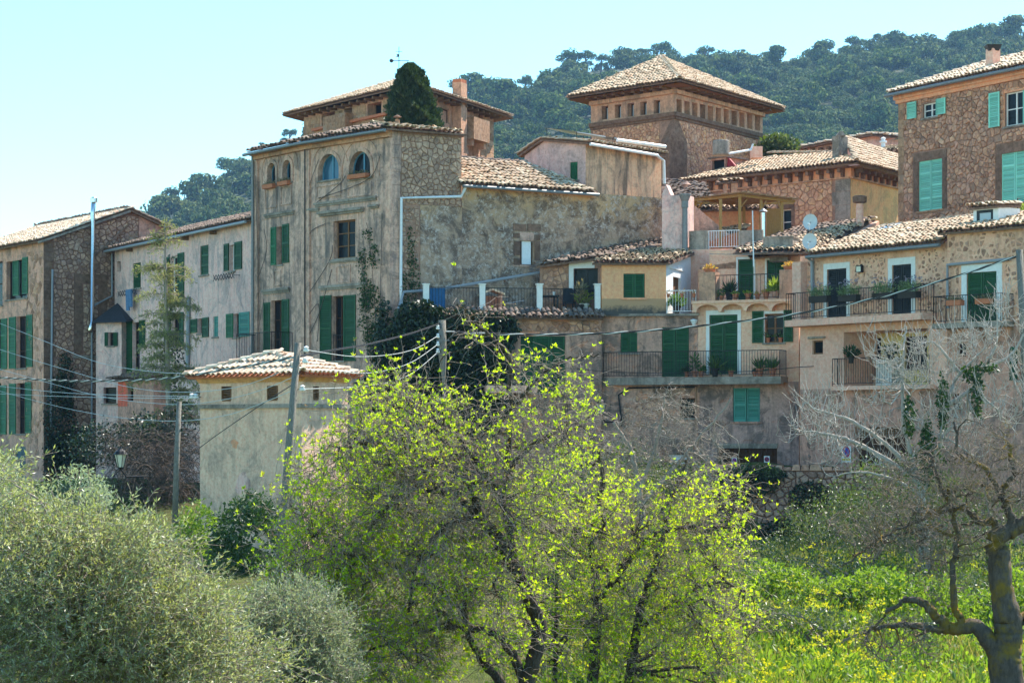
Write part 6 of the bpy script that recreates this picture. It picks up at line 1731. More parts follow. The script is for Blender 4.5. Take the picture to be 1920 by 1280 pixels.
def patch(w, u, v, r, mat, name):
    t0, z0 = w.t(u), w.z(u, v); R = r * w.Y(u) / F
    pts = [(t0 + R * (1 + .25 * math.sin(3 * a + u) + .12 * math.sin(7 * a)) * math.cos(a), z0 + R * (1 + .2 * math.sin(2 * a + v) + .1 * math.sin(5 * a)) * math.sin(a)) for a in [2 * math.pi * k / 22 for k in range(22)]]
    MB().prism([w.P(t, -.01, z) for t, z in pts], [w.P(t, .006, z) for t, z in pts]).build(name, mat, wls[0])
patch(HL, 440, 832, 9, M['pl_ochre'], 'render_patch'); patch(HL, 455, 905, 20, plaster('pale_blue_grey_patch', (.46, .45, .43), (.42, .42, .41)), 'render_patch')
fcx = HR.P(HR.L, 0, 0) + HL.A - HL.B
side_walls([HR.P(HR.L, 0, 0)[:], fcx[:], HL.A[:]], -5, zh, M['pl_hut'], h)
k = meet(HL, HR, .3); ez = zh + .13
pC = Vector((k.x, k.y, ez)); pL = HL.P(-.3, .3, ez); pR_ = HR.P(HR.L + .3, .3, ez); fc = pL + pR_ - pC
apx = P(519, 664, 62.6)
rb = roof_pts(h, [pL, pC, apx], M['tile_new'], mess=.5, key='hut', cw=.235, rl=.40, pan=M['pot'])
roof_pts(h, [pC, pR_, apx], M['tile_new'], mess=.5, key='hut', cw=.235, rl=.40, pan=M['pot'])
roof_pts(h, [pR_, fc, apx], M['tile_new'], mess=.5, key='hut', cw=.235, rl=.40, limit=0); roof_pts(h, [fc, pL, apx], M['tile_new'], mess=.5, key='hut', cw=.235, rl=.40, limit=0)
for e in (pL, pC, pR_): ridge_tiles(rb, e, apx, M['tile_new'], key='hutr')

# ================================================================ POLES AND CABLES
def insul(t, p, s=1.0):
    o = MB().lathe(p, [(.015, -.07), (.05 * s, -.05), (.055 * s, 0), (.03, .02), (.05 * s, .05), (.02, .09)], 9).build('insulator', M['porcelain'], t)
def pole(pts, r, label, mat=None, name='utility_pole'):
    t = thing(name, label, 'utility pole', pts[0])
    MB().tube(pts, r, 10).build('pole', mat or M['pole'], t, smooth=True)
    return t
YA_ = 55.0
tA = pole([P(518, 1130, YA_), P(524, 1060, YA_), P(541, 850, YA_), P(559, 642, YA_)], [.12, .112, .10, .085], 'leaning wooden pole in front of the utility hut corner')
for u_, v_ in ((574, 655), (572, 676), (567, 728)): 
    MB().bar(P(u_ - 14, v_ + 3, YA_), P(u_, v_, YA_), .012).build('bracket', M['iron'], tA); insul(tA, P(u_, v_, YA_), 1.5)
YB_ = 70.0
tB = pole([P(834, 760, YB_), P(833, 742, YB_), P(832, 715, YB_), P(830, 670, YB_), P(829, 600, YB_)], [.05, .06, .05, .13, .12], 'short grey pole stub with brackets in front of the ivy wall')
for k, v_ in enumerate((612, 628, 643, 656)):
    MB().bar(P(830, v_, YB_), P(822, v_ + 2, YB_ - .2), .014).build('bracket', M['iron'], tB); insul(tB, P(821, v_ + 2, YB_ - .2), 1.2)
for v_ in (638, 664): MB().bar(P(818, v_, YB_ - .15), P(843, v_, YB_ - .15), .02).build('cross_arm', M['zinc'], tB)
MB().box(P(826, 756, YB_), .26, .2, .2).build('junction_box', M['greypipe'], tB)
tC = pole([P(328, 985, 60), P(331, 870, 60), P(336, 752, 60)], [.09, .08, .07], 'straight wooden pole between the thin conifer and the hut')
tD = pole([P(1925, 780, 64), P(1920, 640, 64), P(1911, 468, 64)], [.12, .11, .10], 'wooden pole at the right edge carrying the thick twisted cable')
def cat(pts, n=8):
    pts = [Vector(p) for p in pts]; out = []
    for i in range(len(pts) - 1):
        p0, p1, p2, p3 = pts[max(i - 1, 0)], pts[i], pts[i + 1], pts[min(i + 2, len(pts) - 1)]
        for k in range(n):
            t = k / n
            out.append(.5 * ((2 * p1) + (p2 - p0) * t + (2 * p0 - 5 * p1 + 4 * p2 - p3) * t * t + (3 * p1 - p0 - 3 * p2 + p3) * t ** 3))
    return out + [pts[-1]]
def wire(pts, r, mat, label, twist=False):
    c = cat([P(*p) for p in pts], 10)
    t = thing('overhead_cable', label, 'cable', c[0], 0)
    if not twist:
        MB().tube(c, r, 5).build('cable_strand', mat, t)
    else:
        L = 0; ph = [0]
        for a, b_ in zip(c[:-1], c[1:]): L += (b_ - a).length; ph.append(L)
        N = int(L / .12); 
        arr = np.array([tuple(p) for p in c]); s_ = np.linspace(0, L, N)
        q = np.stack([np.interp(s_, ph, arr[:, k]) for k in range(3)], 1)
        for j, mt in ((0, mat), (1, M['cable_b']), (2, M['cable_b'])):
            a = s_ * 5.5 + j * 2.094
            off = np.stack([np.zeros(N), np.cos(a) * r * .8, np.sin(a) * r * .8], 1)
            MB().tube([tuple(x) for x in q + off], r * .75, 4, False).build('cable_strand', mt, t)
    return t
cw, cb_ = M['cable_w'], M['cable_b']
wire([(1911, 479, 64), (1780, 522, 65), (1640, 559, 66), (1500, 587, 67), (1330, 609, 68), (1150, 624, 69), (980, 627, 69.5), (832, 622, 70)], .026, cw, 'thick twisted black and white cable climbing right across the house fronts', True)
wire([(826, 606, 70), (770, 625, 67), (690, 645, 62), (620, 657, 58), (562, 668, 55)], .022, cb_, 'dark twisted cable from the pole stub down to the leaning pole', True)
wire([(560, 668, 55), (440, 690, 60), (300, 710, 66), (150, 714, 72), (0, 708, 80), (-60, 704, 84)], .024, cw, 'twisted cable passing left behind the hut roof tip towards the stone house', True)
for pts, lb in (([(820, 630, 69.8), (780, 653, 66), (730, 665, 63), (660, 668, 60), (575, 656, 55)], 'uppermost pale wire sagging between pole stub and leaning pole'),
                ([(820, 646, 69.8), (775, 677, 66), (725, 694, 63), (660, 699, 60), (572, 677, 55)], 'second pale wire from the top between pole stub and leaning pole'),
                ([(821, 660, 69.8), (775, 698, 66), (730, 716, 63), (670, 725, 60), (567, 729, 55)], 'lowest pale wire between pole stub and leaning pole'),
                ([(557, 683, 55), (490, 712, 57), (430, 728, 60), (340, 735, 65), (240, 725, 72), (120, 692, 80), (0, 655, 90), (-80, 628, 96)], 'pale wire rising left past the conifer, uppermost of the three under the hut eaves'),
                ([(556, 704, 55), (490, 731, 57), (420, 749, 60), (330, 758, 65), (200, 745, 74), (90, 717, 84), (0, 692, 92), (-80, 668, 96)], 'pale wire crossing the hut vents, middle of the three'),
                ([(555, 729, 55), (490, 756, 57), (420, 779, 60), (330, 789, 65), (220, 782, 73), (110, 762, 83), (0, 733, 92), (-80, 710, 96)], 'pale wire crossing the hut string course, lowest of the three'),
                ([(372, 701, 64), (280, 696, 70), (180, 678, 78), (85, 640, 88), (0, 606, 96), (-60, 582, 98)], 'thin pale wire climbing steeply to the green shutters at the left edge'),
                ([(357, 743, 62), (250, 741, 68), (120, 736, 78), (0, 724, 90), (-60, 718, 95)], 'nearly level pale wire ending in the hut corner insulators, upper of a pair'),
                ([(357, 746, 62), (250, 746, 68), (120, 743, 78), (0, 738, 90), (-60, 735, 95)], 'nearly level pale wire ending in the hut corner insulators, lower of a pair'),
                ([(1580, 684, 73), (1500, 688, 73.5), (1400, 696, 74), (1200, 699, 75), (1060, 690, 76)], 'thin dark wire strung under the long balcony railing')):
    wire(pts, .009 if 'thin dark' not in lb else .012, cw if 'dark' not in lb else cb_, lb)
wire([(556, 716, 55), (480, 765, 58), (400, 820, 61), (345, 862, 63)], .012, cb_, 'thin black cable dropping left across the hut wall')
t = thing('corner_insulators', 'pair of white insulators on an iron arm at the hut corner', 'insulator', P(365, 743, 62.6))
insul(t, P(360, 743, 62.5), 1.6); insul(t, P(367, 743, 62.5), 1.6)
MB().bar(P(354, 744, 62.5), P(376, 744, 63.6), .015).build('arm', M['iron'], t)
def lantern(p, s, label):
    t = thing('street_lantern', label, 'street lamp', p)
    m = MB().lathe(p, [(.04 * s, -.06), (.10 * s, 0), (.10 * s, .01)], 6).lathe(p + Vector((0, 0, .40 * s)), [(.22 * s, 0), (.16 * s, .1 * s), (.06 * s, .17 * s), (.03 * s, .25 * s)], 8)
    for k in range(6):
        a = math.pi * 2 * k / 6
        m.bar(p + Vector((.10 * s * math.cos(a), .10 * s * math.sin(a), 0)), p + Vector((.19 * s * math.cos(a), .19 * s * math.sin(a), .4 * s)), .012)
    m.build('lantern_frame', M['iron'], t)
    MB().lathe(p + Vector((0, 0, .01)), [(.088 * s, 0), (.175 * s, .385 * s)], 6).build('lamp_glass', M['lampglass'], t)
    MB().tube([p + Vector((0, 0, -.05)), p + Vector((.15, .1, -.28)), p + Vector((.75, .5, -.28))], .025, 6).build('arm', M['iron'], t)
lantern(P(226, 876, 66), 1.0, 'old iron street lantern with milky glass in front of the brown brambles')
lantern(P(1127, 776, 74.5), .9, 'old iron street lantern with blue grey cap in front of the grimy house')

# ================================================================ DRY STONE WALL ALONG THE LANE
t = thing('garden_wall', 'rough dry stone retaining wall of the lane, partly hung with ivy', 'wall', P(1440, 1040, 71))
GW = WU(1120, 72.5, 1700, 70.0); zt0 = GW.z(1500, 876)
gw = MB().wbox(GW, 0, GW.L, -.55, 0, -6, zt0 - .06).build('wall', M['mortar_d'], t)
put_stones(gw, GW, cells([(GW.t(1330), -4.6), (GW.t(1600), -4.6), (GW.t(1600), zt0 - .12), (GW.t(1330), zt0 - .12)], .2, flat=1.3), M['stone_l'], joint=.015, proud=.09, limit=300, bev=.05)
put_stones(gw, GW, cells([(GW.t(1600), -3), (GW.L, -3), (GW.L, zt0 - .1), (GW.t(1600), zt0 - .1)], .22, flat=1.3), M['stone_l'], joint=.015, proud=.09, limit=0, bev=.05)
x = GW.t(1310)
while x < GW.L:
    L = RNG.uniform(.22, .42)
    r_ = lambda s: RNG.uniform(-s, s)
    b_ = [GW.P(x + .01, .08 + r_(.04), zt0 - .1), GW.P(x + L, .08 + r_(.04), zt0 - .1), GW.P(x + L, -.5, zt0 - .1), GW.P(x + .01, -.5, zt0 - .1)]
    hh = RNG.uniform(.1, .2)
    tp_ = [p + Vector((r_(.03), r_(.03), hh)) + (GW.P(x + L / 2, -.2, zt0 - .1) - p) * .18 for p in b_]
    MB().prism(b_, tp_).build('cope_stone', M['stone_r'], gw)
    x += L
tag(MB().poly([GW.P(0, -.5, zt0 - .5), GW.P(GW.L + 8, -.5, zt0 - .5), GW.P(GW.L + 8, -7, zt0 - .4), GW.P(0, -7, zt0 - .4)]).build('lane', M['concrete']), kind='structure')
# iron fence posts on the bank
for u_ in (198, 227, 264):
    o = MB().bar(P(u_, 850, 88), P(u_, 805, 88), .035).build('fence_post', M['wood_d'], None, origin=P(u_, 850, 88))
    tag(o, {198: 'thin dark fence post under the narrow bay, leftmost of three', 227: 'thin dark fence post below the left side of the red lean-to', 264: 'thin dark fence post below the middle of the red lean-to'}[u_], 'post', 'fence posts above the bramble bank')
# ================================================================ vegetation helpers
def tubes(arr, rad, n):
    """arr (B,k,3), rad (B,k) -> verts, quad faces"""
    B, k, _ = arr.shape
    d = np.gradient(arr, axis=1); d /= (np.linalg.norm(d, axis=2, keepdims=True) + 1e-9)
    ref = np.where(np.abs(d[..., 2:3]) < .9, np.array([0, 0, 1.]), np.array([1., 0, 0]))
    x = np.cross(d, ref); x /= (np.linalg.norm(x, axis=2, keepdims=True) + 1e-9)
    y = np.cross(x, d)
    a = np.arange(n) * 2 * np.pi / n
    v = arr[:, :, None] + (x[:, :, None] * np.cos(a)[None, None, :, None] + y[:, :, None] * np.sin(a)[None, None, :, None]) * rad[:, :, None, None]
    b = (np.arange(B) * k * n)[:, None, None]; i = (np.arange(k - 1) * n)[None, :, None]; q = np.arange(n)[None, None]
    r = (q + 1) % n
    f = np.stack([b + i + q, b + i + r, b + i + n + r, b + i + n + q], -1).reshape(-1, 4)
    return v.reshape(-1, 3), f
def pxyz(u, v, Y): return np.stack([(u - 960) / F * Y, Y, (HV - v) / F * Y], -1)
def ell(ells, n, Y0, dY):
    w = np.array([e[4] * e[2] * e[3] if len(e) > 4 else e[2] * e[3] for e in ells], float)
    idx = NR.choice(len(ells), n, p=w / w.sum())
    E = np.array([e[:4] for e in ells], float)[idx]
    a, r = NR.uniform(0, 2 * np.pi, n), np.sqrt(NR.uniform(0, 1, n)) * (1 + .13 * NR.normal(size=n))
    u, v = E[:, 0] + E[:, 2] * r * np.cos(a), E[:, 1] + E[:, 3] * r * np.sin(a)
    Y = Y0 + dY * NR.uniform(-1, 1, n) * np.sqrt(np.maximum(0.05, 1 - r * r * .8))
    return pxyz(u, v, Y), idx
class Tree:
    def __init__(s, Y0): s.Y0 = Y0; s.N, s.R, s.L = [], [], []; s.parts = []
    def limb(s, pts, r0, r1, n=8, wob=.03):
        c = cat([P(p[0], p[1], s.Y0 + (p[2] if len(p) > 2 else 0)) for p in pts], 7)
        a = np.array([tuple(q) for q in c]); k = len(a)
        a += NR.normal(scale=wob, size=a.shape) * np.linspace(.2, 1, k)[:, None] * .5
        q = NR.normal(size=k); q = np.convolve(q, np.ones(5) / 5, 'same')
        r = np.linspace(r0, r1, k) * (1 + .10 * q)
        s.parts.append(tubes(a[None], r[None], n))
        s.N.append(a); s.R.append(r)
    def nodes(s): return np.concatenate(s.N), np.concatenate(s.R)
    def grow(s, tg, k=7, maxlen=1e9, r=.6, rmin=.004, arc=.0, jit=.06, n=4, keep=True, rtip=.4, cap=.05):
        """joins every target to the nearest wood by a bent branch; arc > 0 lifts the middle (drooping ends)"""
        Nn, Rr = s.nodes(); st = []; sr = []
        for q in np.array_split(tg, max(1, len(tg) // 200)):
            d = ((q[:, None] - Nn[None]) ** 2).sum(-1)
            i = d.argmin(1); st.append(Nn[i]); sr.append(Rr[i])
        st = np.concatenate(st); sr = np.concatenate(sr)
        L = np.linalg.norm(tg - st, axis=1)
        f = np.minimum(1, maxlen / (L + 1e-9)); tg = st + (tg - st) * f[:, None]; L = L * f
        ok = L > .03; st, tg, sr, L = st[ok], tg[ok], sr[ok], L[ok]
        t = np.linspace(0, 1, k)
        a = st[:, None] + (tg - st)[:, None] * t[None, :, None]
        bow = np.sin(np.pi * t)[None, :, None]
        a += bow * (NR.normal(scale=.12, size=(len(a), 1, 3)) + np.array([0, 0, arc])) * L[:, None, None]
        a[:, 1:] += NR.normal(scale=jit, size=a[:, 1:].shape) * L[:, None, None] * .5
        r0 = np.clip(np.minimum(sr * r, L * cap), rmin, None)
        rad = r0[:, None] * np.linspace(1, rtip, k)[None]
        s.parts.append(tubes(a, rad, n))
        if keep: s.N.append(a[:, 1:].reshape(-1, 3)); s.R.append(rad[:, 1:].ravel())
        return a
    def sprout(s, base, n, L, up=.3, k=4, rad=.004, jit=.1, nn=3, droop=0):
        i = NR.integers(0, len(base), n)
        d = NR.normal(size=(n, 3)); d[:, 2] += up; d /= np.linalg.norm(d, axis=1)[:, None]
        ln = L * NR.uniform(.5, 1.4, (n, 1))
        t = np.linspace(0, 1, k)
        a = base[i][:, None] + d[:, None] * ln[:, None] * t[None, :, None]
        a[:, :, 2] += (-droop * ln) * t[None] ** 2
        a[:, 1:] += NR.normal(scale=jit, size=a[:, 1:].shape) * ln[:, None] * .4
        s.parts.append(tubes(a, np.full((n, k), rad) * np.linspace(1, .55, k)[None], nn))
        return a
    def build(s, name, mat, parent):
        o = 0; vs_, fs = [], []
        for v, f in s.parts: vs_.append(v); fs.append(f + o); o += len(v)
        return npmesh(name, np.concatenate(vs_), np.concatenate(fs), mat, parent, smooth=True)
def twig_leaves(a, per, size, wid, up=.4, out=.6, svar=.35, t0=.25):
    """leaves in small whorls along twigs a (B,k,3)"""
    B, k, _ = a.shape; n = B * per
    b = np.repeat(np.arange(B), per); t = NR.uniform(t0, 1, n) * (k - 1)
    i = np.minimum(t.astype(int), k - 2); f = (t - i)[:, None]
    p = a[b, i] * (1 - f) + a[b, i + 1] * f
    d = (a[b, -1] - a[b, 0]); d /= (np.linalg.norm(d, axis=1)[:, None] + 1e-9)
    dd = d * out + NR.normal(scale=.6, size=(n, 3)); dd[:, 2] += up
    return leaf_arrays(p, dd, size, wid, svar=svar)
def tufts(a, nt, per, size, wid, up=.7, spread=.75):
    B, k, _ = a.shape; n = B * nt
    b = np.repeat(np.arange(B), nt); t = np.clip(NR.uniform(.3, 1.25, n), 0, 1) * (k - 1)
    i = np.minimum(t.astype(int), k - 2); f = (t - i)[:, None]
    p = a[b, i] * (1 - f) + a[b, i + 1] * f
    d = a[b, -1] - a[b, 0]; d /= (np.linalg.norm(d, axis=1)[:, None] + 1e-9)
    p, d = np.repeat(p, per, 0), np.repeat(d, per, 0)
    dd = d * .35 + NR.normal(scale=spread, size=p.shape); dd[:, 2] += up
    sc = np.repeat(NR.uniform(.55, 1.3, n), per)[:, None]
    return leaf_arrays(p, dd, size * sc, wid * sc, svar=.3)
def stuffpart(o): o['kind'] = 'stuff'; return o

M['lf_alm'] = leafmat('young_almond_leaf', [(0.27, 0.40, 0.014), (0.38, 0.52, 0.022), (0.47, 0.60, 0.035), (0.31, 0.43, 0.02), (0.46, 0.40, 0.07)], 0.62, (1.55, 1.5, .55))
M['lf_alm2'] = leafmat('fresh_almond_leaf', [(0.28, 0.42, 0.014), (0.39, 0.54, 0.022), (0.48, 0.60, 0.035), (0.46, 0.40, 0.07)], 0.62, (1.55, 1.5, .55))
M['lf_blos'] = leafmat('almond_husk', [(0.32, 0.17, 0.12), (0.36, 0.24, 0.14), (0.26, 0.16, 0.09)], 0.4)
M['lf_olive'] = leafmat('olive_leaf', [(0.13, 0.165, 0.065), (0.25, 0.29, 0.15), (0.46, 0.49, 0.36), (0.19, 0.23, 0.08), (0.33, 0.36, 0.12)], 0.42, (1.4, 1.35, .7), .38, .55)
M['lf_olive2'] = leafmat('silver_olive_leaf', [(0.18, 0.22, 0.13), (0.27, 0.32, 0.22), (0.36, 0.41, 0.30), (0.18, 0.21, 0.08)], 0.42, (1.3, 1.3, .8), .4, .5)
M['lf_ivy'] = leafmat('ivy_leaf', [(0.010, 0.022, 0.008), (0.018, 0.036, 0.011), (0.03, 0.055, 0.016)], 0.15, None, .4, .5)
M['lf_bush'] = leafmat('dark_bush_leaf', [(0.022, 0.055, 0.016), (0.04, 0.085, 0.022), (0.055, 0.105, 0.028)], 0.3)
M['lf_bank'] = leafmat('bank_shrub_leaf', [(0.035, 0.06, 0.018), (0.08, 0.11, 0.04), (0.16, 0.18, 0.09), (0.06, 0.09, 0.02), (0.12, 0.17, 0.025)], 0.35, None, .45, .45)
M['lf_weed'] = leafmat('meadow_weed_leaf', [(0.07, 0.13, 0.015), (0.15, 0.23, 0.025), (0.24, 0.32, 0.035), (0.10, 0.17, 0.02)], 0.5)
M['lf_grass'] = leafmat('meadow_grass', [(0.09, 0.14, 0.02), (0.18, 0.22, 0.035), (0.36, 0.29, 0.12), (0.12, 0.16, 0.03), (0.29, 0.26, 0.08)], 0.5)
M['lf_yel'] = leafmat('yellow_flower', [(0.55, 0.50, 0.02), (0.62, 0.58, 0.04)], 0.45, (1.1, 1.1, .6))
M['lf_con'] = leafmat('conifer_spray', [(0.19, 0.22, 0.075), (0.30, 0.31, 0.12), (0.38, 0.36, 0.17), (0.13, 0.155, 0.055)], 0.45)
M['lf_cyp'] = leafmat('cypress_spray', [(0.02, 0.04, 0.015), (0.04, 0.065, 0.024), (0.075, 0.10, 0.035)], 0.2)
M['lf_pine'] = leafmat('pine_needles', [(0.035, 0.06, 0.022), (0.055, 0.09, 0.03), (0.19, 0.24, 0.07)], 0.2, None, .9, .05)  # pale last tone puts sun on the crowns into the needle colour
M['lf_oak'] = leafmat('holm_oak_leaf', [(0.04, 0.06, 0.025), (0.07, 0.10, 0.04), (0.22, 0.26, 0.11)], 0.2, None, .9, .05)  # palest tone stands in for sunlit crown tops
M['bk_alm'] = barkmat('almond_bark', (0.048, 0.037, 0.030), (0.115, 0.09, 0.072), (0.13, 0.095, 0.02), .35)
M['bk_twig'] = barkmat('grey_twig', (0.26, 0.205, 0.165), (0.38, 0.31, 0.255))
M['bk_pale'] = barkmat('pale_fig_bark', (0.36, 0.31, 0.265), (0.50, 0.44, 0.385))
M['bk_lich'] = barkmat('lichened_bark', (0.075, 0.058, 0.045), (0.165, 0.13, 0.105), (0.27, 0.17, 0.02), .85)
M['bk_lt'] = barkmat('lichened_twig', (0.17, 0.13, 0.10), (0.29, 0.235, 0.19), (0.30, 0.20, 0.03), .6)  # paler than the bark: sunlight on the twigs is put into the colour
M['bk_brown'] = barkmat('brown_bramble', (0.075, 0.056, 0.046), (0.155, 0.12, 0.098))
M['bk_trunk'] = barkmat('pine_trunk', (0.10, 0.08, 0.07), (0.18, 0.15, 0.13))

# ================================================================ hill forest
def crown_mesh(kind, seed):
    r = np.random.default_rng(seed); L = []
    if kind == 'pine':
        for k in range(10):
            a = r.uniform(0, 6.28); d = r.uniform(.2, 1.0) ** .7 * .62
            L.append((d * math.cos(a), d * math.sin(a), r.uniform(-.25, .42) * (1.2 - d), r.uniform(.26, .46)))
    elif kind == 'tall':
        for k in range(11):
            z = r.uniform(-.9, .8); a = r.uniform(0, 6.28); d = r.uniform(.1, .42) * (1.1 - abs(z) * .6)
            L.append((d * math.cos(a), d * math.sin(a), z, r.uniform(.25, .42)))
    else:
        for k in range(12):
            a = r.uniform(0, 6.28); d = r.uniform(.1, .75)
            L.append((d * math.cos(a), d * math.sin(a), r.uniform(-.35, .45) * (1.2 - d), r.uniform(.28, .5)))
    pos, nr = [], []
    for x, y, z, q in L:
        n = int(75 + 80 * q)
        d = r.normal(size=(n, 3)); d[:, 2] = d[:, 2] * .9 + .25; d /= np.linalg.norm(d, axis=1)[:, None]
        pos.append(np.array([x, y, z]) + d * np.array([q, q, q * .72]) * r.uniform(.72, 1.08, (n, 1))); nr.append(d)
    pos, nr = np.concatenate(pos), np.concatenate(nr)
    n = len(pos)
    tdir = np.cross(nr, r.normal(size=(n, 3))) + r.normal(scale=.35, size=(n, 3))
    tdir /= np.linalg.norm(tdir, axis=1)[:, None]
    s_ = np.cross(nr + r.normal(scale=.3, size=(n, 3)), tdir); s_ /= np.linalg.norm(s_, axis=1)[:, None]
    sz = r.uniform(.05, .105, (n, 1))
    v = np.stack([pos - tdir * sz, pos + s_ * sz * .6, pos + tdir * sz, pos - s_ * sz * .6], 1).reshape(-1, 3)
    return v
PROTO = {k: [crown_mesh(k, 100 * j + i) for i in range(n)] for j, (k, n) in enumerate((('pine', 6), ('tall', 4), ('oak', 8)))}
PME = {}
def proto_me(kind, i):
    if (kind, i) not in PME:
        v = PROTO[kind][i]; me = bpy.data.meshes.new(kind + '_crown')
        me.from_pydata(v.tolist(), [], np.arange(len(v)).reshape(-1, 4).tolist())
        me.materials.append(M['lf_oak'] if kind == 'oak' else M['lf_pine'])
        PME[kind, i] = me
    return PME[kind, i]
yy = np.linspace(320, 896, 160)
def Y_for(u, v):
    z = hill_z((u - 960) / F * yy, yy); vv = HV - z / yy * F
    return float(np.interp(-v, -vv, yy))
spots = []
v = 46.0; row = 0
while v < 470:
    step = 10.5 + (v - 40) * .02
    for u in np.arange(-150, 2120, 24):
        uu, v2 = u + RNG.uniform(-13, 13) + 14 * (row % 2), v + RNG.uniform(-5, 5)
        if v2 < crest(uu) + 11: continue
        hid = (500 < uu < 790 and v2 > 285) or uu < 230 or uu > 1990 or (1700 < uu and v2 > 190) or v2 > 345 and uu > 520 or v2 > 455
        if hid and RNG.random() < .75: continue
        spots.append((uu, v2))
    v += step; row += 1
bulk_v = []; NI = {'pine': 0, 'oak': 0}
order = sorted(spots, key=lambda s: -s[1])
for (u, v) in order:
    Y = Y_for(u, v); x = (u - 960) / F * Y
    z = float(hill_z(np.array([x]), np.array([Y]))[0])
    kd = RNG.random(); kind = 'oak' if kd < .58 else ('pine' if kd < .9 else 'tall')
    R = 26 * Y / F * RNG.choice((.6, .8, .9, 1.0, 1.25, 1.6)) * RNG.uniform(.85, 1.15) * (1.12 if kind == 'pine' else 1)
    i = RNG.randrange(len(PROTO[kind]))
    mt = Matrix.Translation((x, Y, z + R * (.5 if kind == 'oak' else .62))) @ Matrix.Rotation(RNG.uniform(0, 6.28), 4, 'Z') @ Matrix.Diagonal((R, R, R * RNG.uniform(.8, 1.25), 1))
    nm = 'oak' if kind == 'oak' else 'pine'
    vis = (290 < u < 490 or 800 < u < 1700) and v < 320
    if vis and NI[nm] < 290 and (NI[nm] < 150 or RNG.random() < .6):
        NI[nm] += 1
        o = bpy.data.objects.new('holm_oak' if nm == 'oak' else 'hill_pine', proto_me(kind, i)); COL.objects.link(o); o.matrix_world = mt
        WM[o.name] = mt
        tag(o, 'rounded grey green oak crown among the hazy trees of the hillside' if nm == 'oak' else 'loose darker pine crown among the hazy trees of the hillside', 'tree', 'oaks on the hazy hillside' if nm == 'oak' else 'pines on the hazy hillside')
    else:
        A = np.array(mt); bulk_v.append(PROTO[kind][i] @ A[:3, :3].T + A[:3, 3])
tag(leaf_obj('forest', np.concatenate(bulk_v), M['lf_oak']), kind='stuff')
SKY_PINES = [(1062, 92, 30, 'broad pine on the ridge left of a twin pair'), (1098, 92, 22, 'slim pine on the ridge with a bare trunk showing'), (1128, 100, 17, 'small round pine on the ridge beside the bare trunked one'), (1165, 84, 25, 'flat topped pine on the ridge left of the church roof'), (1238, 74, 30, 'wide pine on the ridge right above the church roof apex'), (1203, 86, 20, 'lower pine on the ridge just left of the church roof apex'),
             (1322, 84, 22, 'dark pointed pine on the ridge over the right church roof slope'), (1440, 92, 20, 'small pine at the dip of the ridge past the church roof'), (1545, 62, 26, 'pine on the ridge over the far pink house'), (1605, 55, 26, 'bushy pine on the ridge left of the chimney house'), (1655, 50, 24, 'pine on the ridge beside the brown house roof'), (1690, 52, 22, 'dense pine on the ridge just past the brown house corner'),
             (1750, 58, 24, 'low pine on the ridge left of the sooty chimney'), (1812, 40, 27, 'tall pine on the ridge above the sooty chimney'), (1872, 48, 26, 'pine on the ridge right of the sooty chimney'), (868, 142, 34, 'pine at the left end of the ridge by the slim chimney'), (930, 148, 24, 'pine on the ridge over the palace eaves tip'), (985, 140, 22, 'pine on the ridge in the gap between palace and church'),
             (318, 348, 25, 'leaning pine at the outer left end of the hill'), (370, 324, 19, 'slender pine with open crown standing clear of the hill trees'), (430, 292, 30, 'large pine left of the arcaded house eaves'), (462, 296, 24, 'pine half hidden by the arcaded house gutter'), (543, 240, 17, 'single pine top over the arcaded house roof'), (492, 266, 10, 'tiny pine top over the left end of the arcaded roof'), (300, 385, 24, 'bushy lower tree at the outer left end of the hill'), (345, 372, 22, 'round tree under the leaning pine on the hill')]
for k, (u, vt, Rp, lab) in enumerate(SKY_PINES):
    if u > 1500: vt += 9
    Y = 866.0; R = Rp * Y / F
    x = (u - 960) / F * Y; zg = float(hill_z(np.array([x]), np.array([Y]))[0]); ztop = (HV - vt) / F * Y
    t = thing('ridge_pine', lab, 'tree', (x, Y, zg), 0, 'pines along the ridge')
    zc_ = ztop - R * .62
    lean = RNG.uniform(-.4, .4)
    m = MB().tube([(x + lean, Y, zg - 1), (x + lean * .3, Y, (zg + zc_) / 2), (x, Y, zc_)], [.6, .45, .25], 6)
    for q in range(4):
        a = RNG.uniform(0, 6.28); m.tube([(x, Y, zc_ - R * .5), (x + R * .5 * math.cos(a), Y + R * .5 * math.sin(a), zc_)], [.22, .1], 4)
    m.build('trunk', M['bk_trunk'], t)
    me = proto_me('pine', k % 6)
    link('crown', me, None, t, wm(t).inverted() @ (Matrix.Translation((x, Y, zc_)) @ Matrix.Rotation(RNG.uniform(0, 6), 4, 'Z') @ Matrix.Diagonal((R, R, R * RNG.uniform(.75, 1.0), 1))))
    if True:
        link('crown', proto_me('tall', k % 4), None, t, wm(t).inverted() @ (Matrix.Translation((x + R * RNG.uniform(-.6, .6), Y + R * .4, zc_ - R * 1.35)) @ Matrix.Diagonal((R * 1.0, R * 1.0, R * .8, 1))))
    me = proto_me('pine', (k + 3) % 6)
    link('crown', me, None, t, wm(t).inverted() @ (Matrix.Translation((x + R * RNG.uniform(-.5, .5), Y, zc_ - R * .7)) @ Matrix.Diagonal((R * .7, R * .7, R * .5, 1))))

